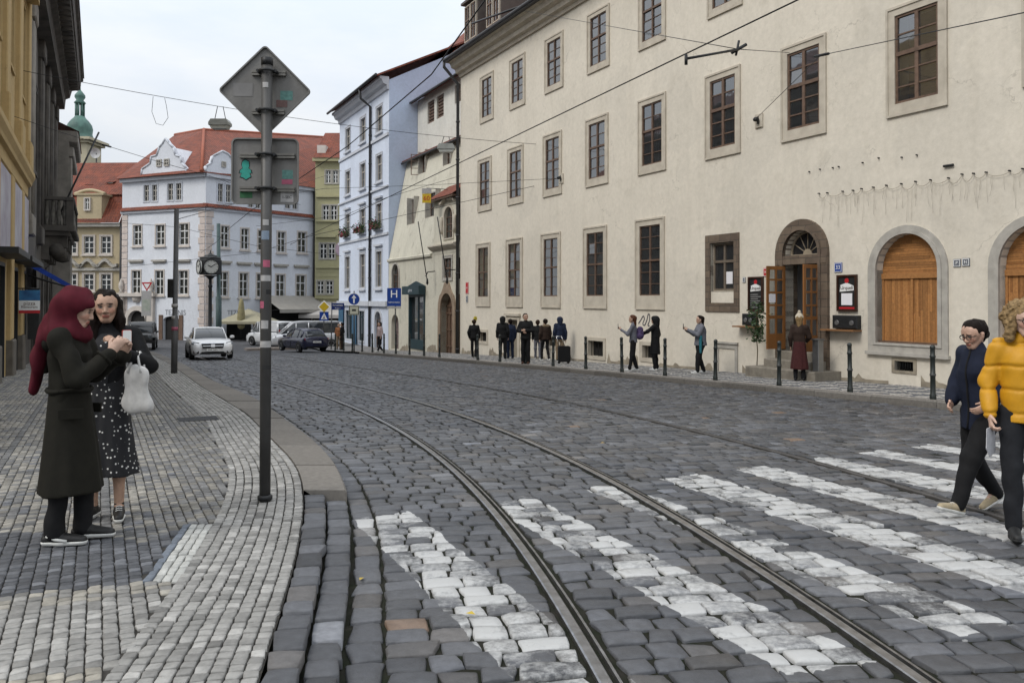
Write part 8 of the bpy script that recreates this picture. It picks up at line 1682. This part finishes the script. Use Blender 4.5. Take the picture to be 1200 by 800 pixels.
f = Fig('spotted', 'dark haired woman in black jacket and spotted dress facing the camera at the left', deg(190), g2, 1.74, dict(elL=(-.31, .02, 1.15), haL=(-.16, .24, 1.28), elR=(.23, .06, 1.14), haR=(.10, .22, 1.24), anL=(-.10, .02, .085), anR=(.10, -.03, .085), hed=(.0, .03, 1.60)), head=(.20, -.04, .06), res=.0105, fine=True, skin=(.43, .27, .19), hands={'L': dict(dir=(.45, .35, .8), palm=(1, -.2, .1), curl=.7), 'R': dict(dir=(-.3, .5, .7), palm=(-1, 0, .3), curl=.8)}, feet=((.25, 0), (-.2, 0)), seed=2)
f.skirt(dotc, 1.16, .33, .125, .235, .8, .026, 'dress', 8, .0115); g_ = SDF(); g_.c(f.J['pel'], f.J['che'], .125, .13, .05, .72).c(f.J['che'], f.J['nek']-np.array([0, 0, .05]), .128, .07, .04, .7); f.add('bodice', g_, dotc)
g_ = None; f.top(leather, .98, .138, .056, .012, 'jacket', .76, .010, collar=.07, cuff=.042)
jk = [c for c in f.root.children if c.name.startswith('jacket')][-1]
f.hair(hair_dk, 'long', .0095, .20, .008); f.shoes(black_sh, shoe_sole, .25, .03, white_sh)
sp = f; f.done()
# open front of the jacket shows the dotted dress: a panel laid over the chest
mb = MB(); secs = []
for z_ in np.linspace(1.0, 1.40, 8):
    ys = np.linspace(0, .3, 90); row = []
    for x_ in np.linspace(-1, 1, 7)*(.032+.05*((z_-1.0)/.4)): row.append(x_)
    secs.append((z_, row))
sdf_j = SDF(); J = f.J; hp = J['pel'].copy(); hp[2] = .93; sdf_j.c(hp, J['wai'], .150, .130, .05, .76).c(J['wai'], J['che'], .130, .141, .05, .76).c(J['che'], J['nek']-np.array([0, 0, .06]), .135, .069, .05, .76)
V = []
for z_, row in secs:
    for x_ in row: ys = np.linspace(0, .3, 200); dd = sdf_j(np.stack([np.full(200, x_), ys, np.full(200, z_)], 1)); V.append((x_, ys[np.argmax(dd > 0)]+.012, z_))
mb.add(V, [(i*7+k, i*7+k+1, (i+1)*7+k+1, (i+1)*7+k) for i in range(7) for k in range(6)], 0, True); mb.build('dress_front', dotc, f.root)
# phone held between them, tote bag on her arm
ph = (hj.W(hj.J['haL']+np.array([.02, .10, .10]))+sp.W(sp.J['haL']+np.array([.0, .08, .08])))/2
t = thing('phone', 'white phone in a coral case held up between the two women', 'phone', ph); fr = VFr(ph, (.5, .86)); mb = MB(); mb.prism(fr, rrect(0, ph[2], .037, .075, .012, 3), -.004, .004); mb.build('case', mat('coral', (.55, .10, .08), .5), t); mb = MB(); mb.prism(fr, rrect(0, ph[2], .034, .072, .011, 3), .0041, .006); mb.build('screen', white, t)
bt = sp.W(sp.J['haL']*.4+sp.J['elL']*.6+np.array([0, .0, .03])); t = thing('tote_bag', 'white cloth tote bag hanging from the forearm of the woman in the spotted dress', 'bag', bt)
bc = bt+np.array([.015, -.06, -.25]); sb = SDF(); sb.c(bc+np.array([-.03, 0, .11]), bc+np.array([.03, .0, .11]), .045, .045, .03, .45, (.2, 1, 0)).c(bc+np.array([-.02, 0, .11]), bc+np.array([-.04, 0, -.10]), .045, .065, .09, .38, (.2, 1, 0)).c(bc+np.array([.02, 0, .11]), bc+np.array([.07, 0, -.11]), .045, .062, .09, .38, (.2, 1, 0)).c(bc+np.array([-.05, 0, -.12]), bc+np.array([.085, 0, -.13]), .052, .052, .06, .42, (.2, 1, 0)); sb.f(waves(.007, 9, .4, 60)); link('bag', sb.mesh(.009, 'bag', whitec), t).matrix_parent_inverse = WM[t].inverted()
mb = MB()
for dx in (-.035, .045): mb.tube([bc+np.array([dx*1.3-.01, -.03, .13]), bt+np.array([dx*.4, -.045, .0]), bt+np.array([dx*.3, .0, .03]), bt+np.array([dx*.4, .045, .0]), bc+np.array([dx*1.3-.01, .03, .13])], .010, 6)
mb.build('strap', whitec, t)
# ---- the two women on the crossing
Yn = 7.1; xn = (1150-600)/968*Yn; zn = float(zr(Yn))
f = Fig('navy', 'smiling woman in a navy jacket and glasses walking left over the crossing', deg(90)+.30, (xn, Yn, zn), 1.63, dict(pel=(0, .0, .90), wai=(0, .01, 1.06), che=(0, .03, 1.27), nek=(0, .045, 1.44), hed=(0, .085, 1.58), shL=(-.165, .03, 1.39), shR=(.165, .03, 1.39), elL=(-.225, -.06, 1.14), haL=(-.19, .12, .98), elR=(.225, .05, 1.13), haR=(.16, .17, .97), hiL=(-.085, 0, .88), hiR=(.085, 0, .88), knL=(-.09, .22, .50), anL=(-.09, .36, .115), knR=(.09, .02, .49), anR=(.09, -.24, .14)), head=(.05, -.30, 0), res=.0105, fine=True, skin=(.50, .32, .24), feet=((0, .25), (0, -.45)), hands={'L': dict(dir=(.3, .6, -.4)), 'R': dict(dir=(-.3, .6, -.4))}, seed=3)
f.top(navyc, .74, .168, .072, .018, 'jacket', .86, .012, collar=.085, zipm=blackc); f.trousers(blackc, .108, .080, .062, .04); f.shoes(beige, shoe_sole, .265, 0, whitec); f.hair(hair_dk, 'bun', .0095, .1, .005); f.glasses(frame_m); f.done()
Yy = 6.35; xy = (1200-600)/968*Yy; zy = float(zr(Yy))
f = Fig('yellow', 'woman with curly blonde hair in a yellow puffer jacket at the right edge', deg(180)-.42, (xy, Yy, zy), 1.74, dict(elL=(-.235, -.03, 1.13), haL=(-.23, .07, .90), elR=(.24, -.02, 1.13), haR=(.235, .09, .90), knR=(.10, .14, .52), anR=(.10, .20, .10), knL=(-.09, .02, .49), anL=(-.10, -.16, .12), hed=(0, .035, 1.60)), head=(.25, -.08, 0), res=.0105, fine=True, skin=(.52, .35, .27), feet=((0, -.25), (0, .05)), hands={'R': dict(curl=.9, palm=(-1, 0, 0))}, seed=4)
f.top(yellowc, .84, .158, .062, .0, 'jacket', .84, 0, zipm=blackc, collar=.092, puff=.010, cuff=.055); f.trousers(jean, .092, .068, .056); f.shoes(black_sh, black_sh, .265, .04); f.hair(hair_bl, 'curly', .0095, .1, .009); f.glasses(frame_m)
hw_ = f.W(f.J['haR']+np.array([.0, .04, -.11])); f.done(); fr = VFr(hw_, (.8, .6)); mb = MB(); P_ = [(-.07, .05), (.06, .07), (.075, -.13), (-.02, -.17), (-.08, -.10)]; mb.prism(fr, [(u, hw_[2]+v-.04) for u, v in P_], -.002, .003); tag(mb.build('paper_bag', mat('paper_white', (.5, .5, .52), .8, .2, 20, .2)), 'crumpled white paper held by the woman in yellow', 'paper')
# ---- people on the right pavement
def far(label, px, py, h, yaw, dz=.12, **kw):
    g = gnd(px, py, dz); return Fig('p', label, yaw, g, h, kw.pop('J', None), res=kw.pop('res', .021), seed=int(px), **kw)
raise_l = dict(elL=(-.24, .12, 1.22), haL=(-.15, .36, 1.36))
f = far('woman in a cream knit hat, dark jacket and long wine skirt at the open doorway', 937, 446, 1.66, deg(-25), J=dict(elR=(.23, .06, 1.14), haR=(.16, .22, 1.02)), res=.017); f.top(brownc, .80, .145, .06, .02, 'jacket', .8, .008); f.skirt(wine, 1.0, .30, .15, .235, .85, .018); f.trousers(blackc, .08, .06, .055); f.shoes(black_sh, None, .25, .1); f.hair(hair_bl, 'back', None, .08)
g_ = SDF(); H = f.H; g_.c(H(0, -.03, .055), H(0, .0, .06), .108, .10, .02).c(H(0, -.03, .10), H(0, -.035, .13), .085, .06, .03).c(H(0, -.045, .20), H(0, -.045, .201), .042, .042, .006); f.add('knit_hat', g_, cream_c, .013, lambda P, d, z_=H(0, 0, .015)[2]: np.maximum(d, z_-P[:, 2])); f.done()
f = far('woman in a grey sweater holding a phone out, near the block framed window', 821, 437.5, 1.66, deg(95), J=dict(elR=(.22, .14, 1.16), haR=(.10, .42, 1.32), elL=(-.2, .14, 1.15), haL=(-.06, .40, 1.30), anL=(-.10, .13, .085), anR=(.10, -.13, .085), knL=(-.09, .1, .5))); f.top(greyc, .84, .172, .066, .03, 'sweater', .95, .008); f.trousers(blackc, .118, .082, .06); f.shoes(white_sh, shoe_sole); f.hair(hair_dk, 'back', None, .22); hp_ = f.W(f.J['haR']+np.array([-.08, .10, .08])); gq = f.W(np.array([-.19, .06, .95])); f.done()
def phone(p, lab): mb = MB(); fr = VFr(p, (.1, 1)); mb.prism(fr, rrect(0, p[2], .045, .085, .012, 3), -.006, .006); tag(mb.build('phone', spray), lab, 'phone')
phone(hp_, 'dark phone held out by the woman in the grey sweater')
sc_ = SDF(); sc_.c(gq+np.array([0, 0, .15]), gq+np.array([0, 0, -.3]), .05, .035, .02); tag(link('scarf', sc_.mesh(.018, 'scarf', tealc)), 'teal scarf hanging at the side of the woman in grey', 'scarf')
f = far('person in a long black hooded coat reaching out an arm to the left', 768, 434, 1.66, deg(60), J=dict(elL=(-.26, .16, 1.25), haL=(-.18, .44, 1.12))); f.top(blackc, .85, .155, .062, .01, 'coat', .85, .008); f.skirt(blackc, 1.0, .52, .155, .195, .85, .01, 'coat_skirt'); f.trousers(blackc, .08, .062, .055); f.shoes(white_sh, shoe_sole); f.hood(blackc); f.done()
f = far('woman with long auburn hair, grey jacket and purple backpack looking at a phone', 742, 434.5, 1.69, deg(75), J=dict(elL=(-.22, .14, 1.14), haL=(-.10, .36, 1.28), anL=(-.1, .1, .085), anR=(.1, -.1, .085))); f.top(greyc, .88, .145, .056, .02, 'jacket', .8, .008); f.trousers(blackc, .09, .068, .055); f.shoes(white_sh, shoe_sole); f.hair(hair_rd, 'back', None, .24); hp_ = f.W(f.J['haL']+np.array([.03, .10, .10])); b1_ = f.W(np.array([.02, -.20, 1.18])); b2_ = f.W(np.array([.02, -.21, 1.36])); f.done(); phone(hp_, 'black phone held up by the auburn haired woman')
bk_ = SDF(); bk_.c(b1_-np.array([0, 0, .08]), b2_-np.array([0, 0, .08]), .13, .10, .03, .8); tag(link('backpack', bk_.mesh(.02, 'backpack', purple)), 'purple backpack worn by the auburn haired woman', 'backpack')
f = far('person in a dark blue hooded jacket and tan trousers with a wheeled suitcase', 656, 423, 1.72, deg(10), J=dict(haR=(.24, .0, .86))); f.top(darkblue, .86, .172, .072, .02, 'jacket', .85, .008); f.trousers(tanc, .09, .068, .058); f.shoes(black_sh, shoe_sole); f.hood(darkblue); f.done()
g = gnd(661, 426, .12); t = thing('suitcase', 'small black wheeled suitcase with raised handle beside the person in blue', 'suitcase', g); fr = VFr(g, (1, .1)); mb = MB(); mb.prism(fr, rrect(0, g[2]+.36, .22, .29, .06, 4), -.14, .14); mb.build('shell', blackc, t); mb = MB()
for u in (-.1, .1): mb.tube([fr(u-.06, g[2]+.62, 0), fr(u-.20, g[2]+1.0, .0)], .012, 5)
mb.tube([fr(-.31, g[2]+1.0, 0), fr(-.09, g[2]+1.0, 0)], .016, 5); mb.build('pull_handle', chrome, t); mb = MB(); 
for u in (-.17, .17): mb = MB(); mb.cyl(fr(u, g[2]+.05, -.12), fr(u, g[2]+.05, -.08), .05, .05, 10); mb.build('wheel', rubber, t)
f = far('bearded man all in black with brown shoes, standing at the kerb facing the street', 616, 426.5, 1.80, deg(165), head=(.5, .15, 0), J=dict(elL=(-.25, .05, 1.15), haL=(-.05, .20, 1.16), elR=(.25, .05, 1.15), haR=(.06, .18, 1.10))); f.top(blackc, .86, .172, .072, .02, 'jacket', .85, .008); f.trousers(blackc, .09, .07, .062); f.shoes(mat('shoe_brown', (.07, .03, .018), .5), None); f.hair(hair_dk, 'short'); f.done()
f = far('woman in a brown jacket with a fur trimmed hood walking past the man in black', 639, 423, 1.64, deg(20), J=dict(anL=(-.09, .16, .085), knL=(-.09, .15, .5), anR=(.09, -.2, .12))); f.top(brownc, .88, .172, .068, .02, 'jacket', .85, .008); f.trousers(blackc, .08, .06, .05); f.shoes(white_sh, shoe_sole); f.hair(hair_dk, 'bun'); g_ = SDF(); g_.c(f.J['nek']+np.array([-.10, -.06, .0]), f.J['nek']+np.array([.10, -.06, .0]), .06, .06, .03); f.add('fur_collar', g_, tanc, .018); f.done()
f = far('dark haired person half hidden between the man in black and the fur hood', 630, 421, 1.62, deg(0), J=dict(anL=(-.09, .1, .085))); f.top(blackc, .86, .162, .066, .02, 'jacket', .85, .008); f.trousers(greyc, .085, .065, .055); f.shoes(white_sh, shoe_sole); f.hair(hair_br, 'short'); wb_ = f.W(np.array([.24, .02, .72])); f.done()
sb = SDF(); sb.c(wb_+np.array([0, 0, .1]), wb_+np.array([0, 0, -.14]), .06, .11, .03, .5); tag(link('shopping_bag', sb.mesh(.02, 'shopping_bag', whitec)), 'white shopping bag carried among the group behind the man in black', 'bag')
f = far('person in a black hooded jacket with the back turned, left of the man in black', 589, 421, 1.76, deg(-5), J=dict(anL=(-.10, .08, .085))); f.top(blackc, .84, .172, .07, .02, 'jacket', .85, .008); f.trousers(blackc, .09, .07, .06); f.shoes(black_sh, shoe_sole); f.hood(blackc); f.done()
f = far('person in a dark blue jacket beside the black hooded person', 598, 420.5, 1.66, deg(15)); f.top(darkblue, .80, .172, .068, .02, 'jacket', .85, .008); f.trousers(darkblue, .09, .07, .06); f.shoes(black_sh, shoe_sole); f.hair(hair_dk, 'short'); f.done()
f = far('boy in dark clothes walking away beside the corner downpipe', 555.5, 419, 1.66, deg(-10), J=dict(anL=(-.09, .12, .085), anR=(.09, -.14, .1), elL=(-.23, -.1, 1.15), elR=(.24, .0, 1.13))); f.top(blackc, .88, .168, .066, .02, 'jacket', .85, .008); f.trousers(blackc, .085, .064, .058); f.shoes(black_sh, shoe_sole); f.hair(hair_br, 'short'); f.done()
f = far('far woman in a pale top and black trousers walking past the blue house', 445, 412.5, 1.66, deg(130), res=.028, J=dict(anL=(-.09, .18, .085), anR=(.09, -.2, .1))); f.top(rosec, .90, .15, .058, .01, 'top', .85, 0); f.trousers(blackc, .085, .065, .055); f.shoes(white_sh, None); f.hair(hair_dk, 'back', None, .12); f.done()
f = far('far person in a rust coloured top standing by the last bollards', 397, 409.5, 1.68, deg(190), res=.03); f.top(orangec, .88, .16, .06, .01, 'jacket', .85, 0); f.trousers(tanc, .09, .07, .06); f.shoes(black_sh, None); f.hair(hair_br, 'short'); f.done()
f = far('far person in a dark coat beside the one in rust, by the last bollards', 401, 410, 1.72, deg(80), res=.03); f.top(blackc, .60, .16, .06, .02, 'coat', .85, 0); f.trousers(brownc, .09, .07, .06); f.shoes(black_sh, None); f.hair(hair_dk, 'short'); f.done()
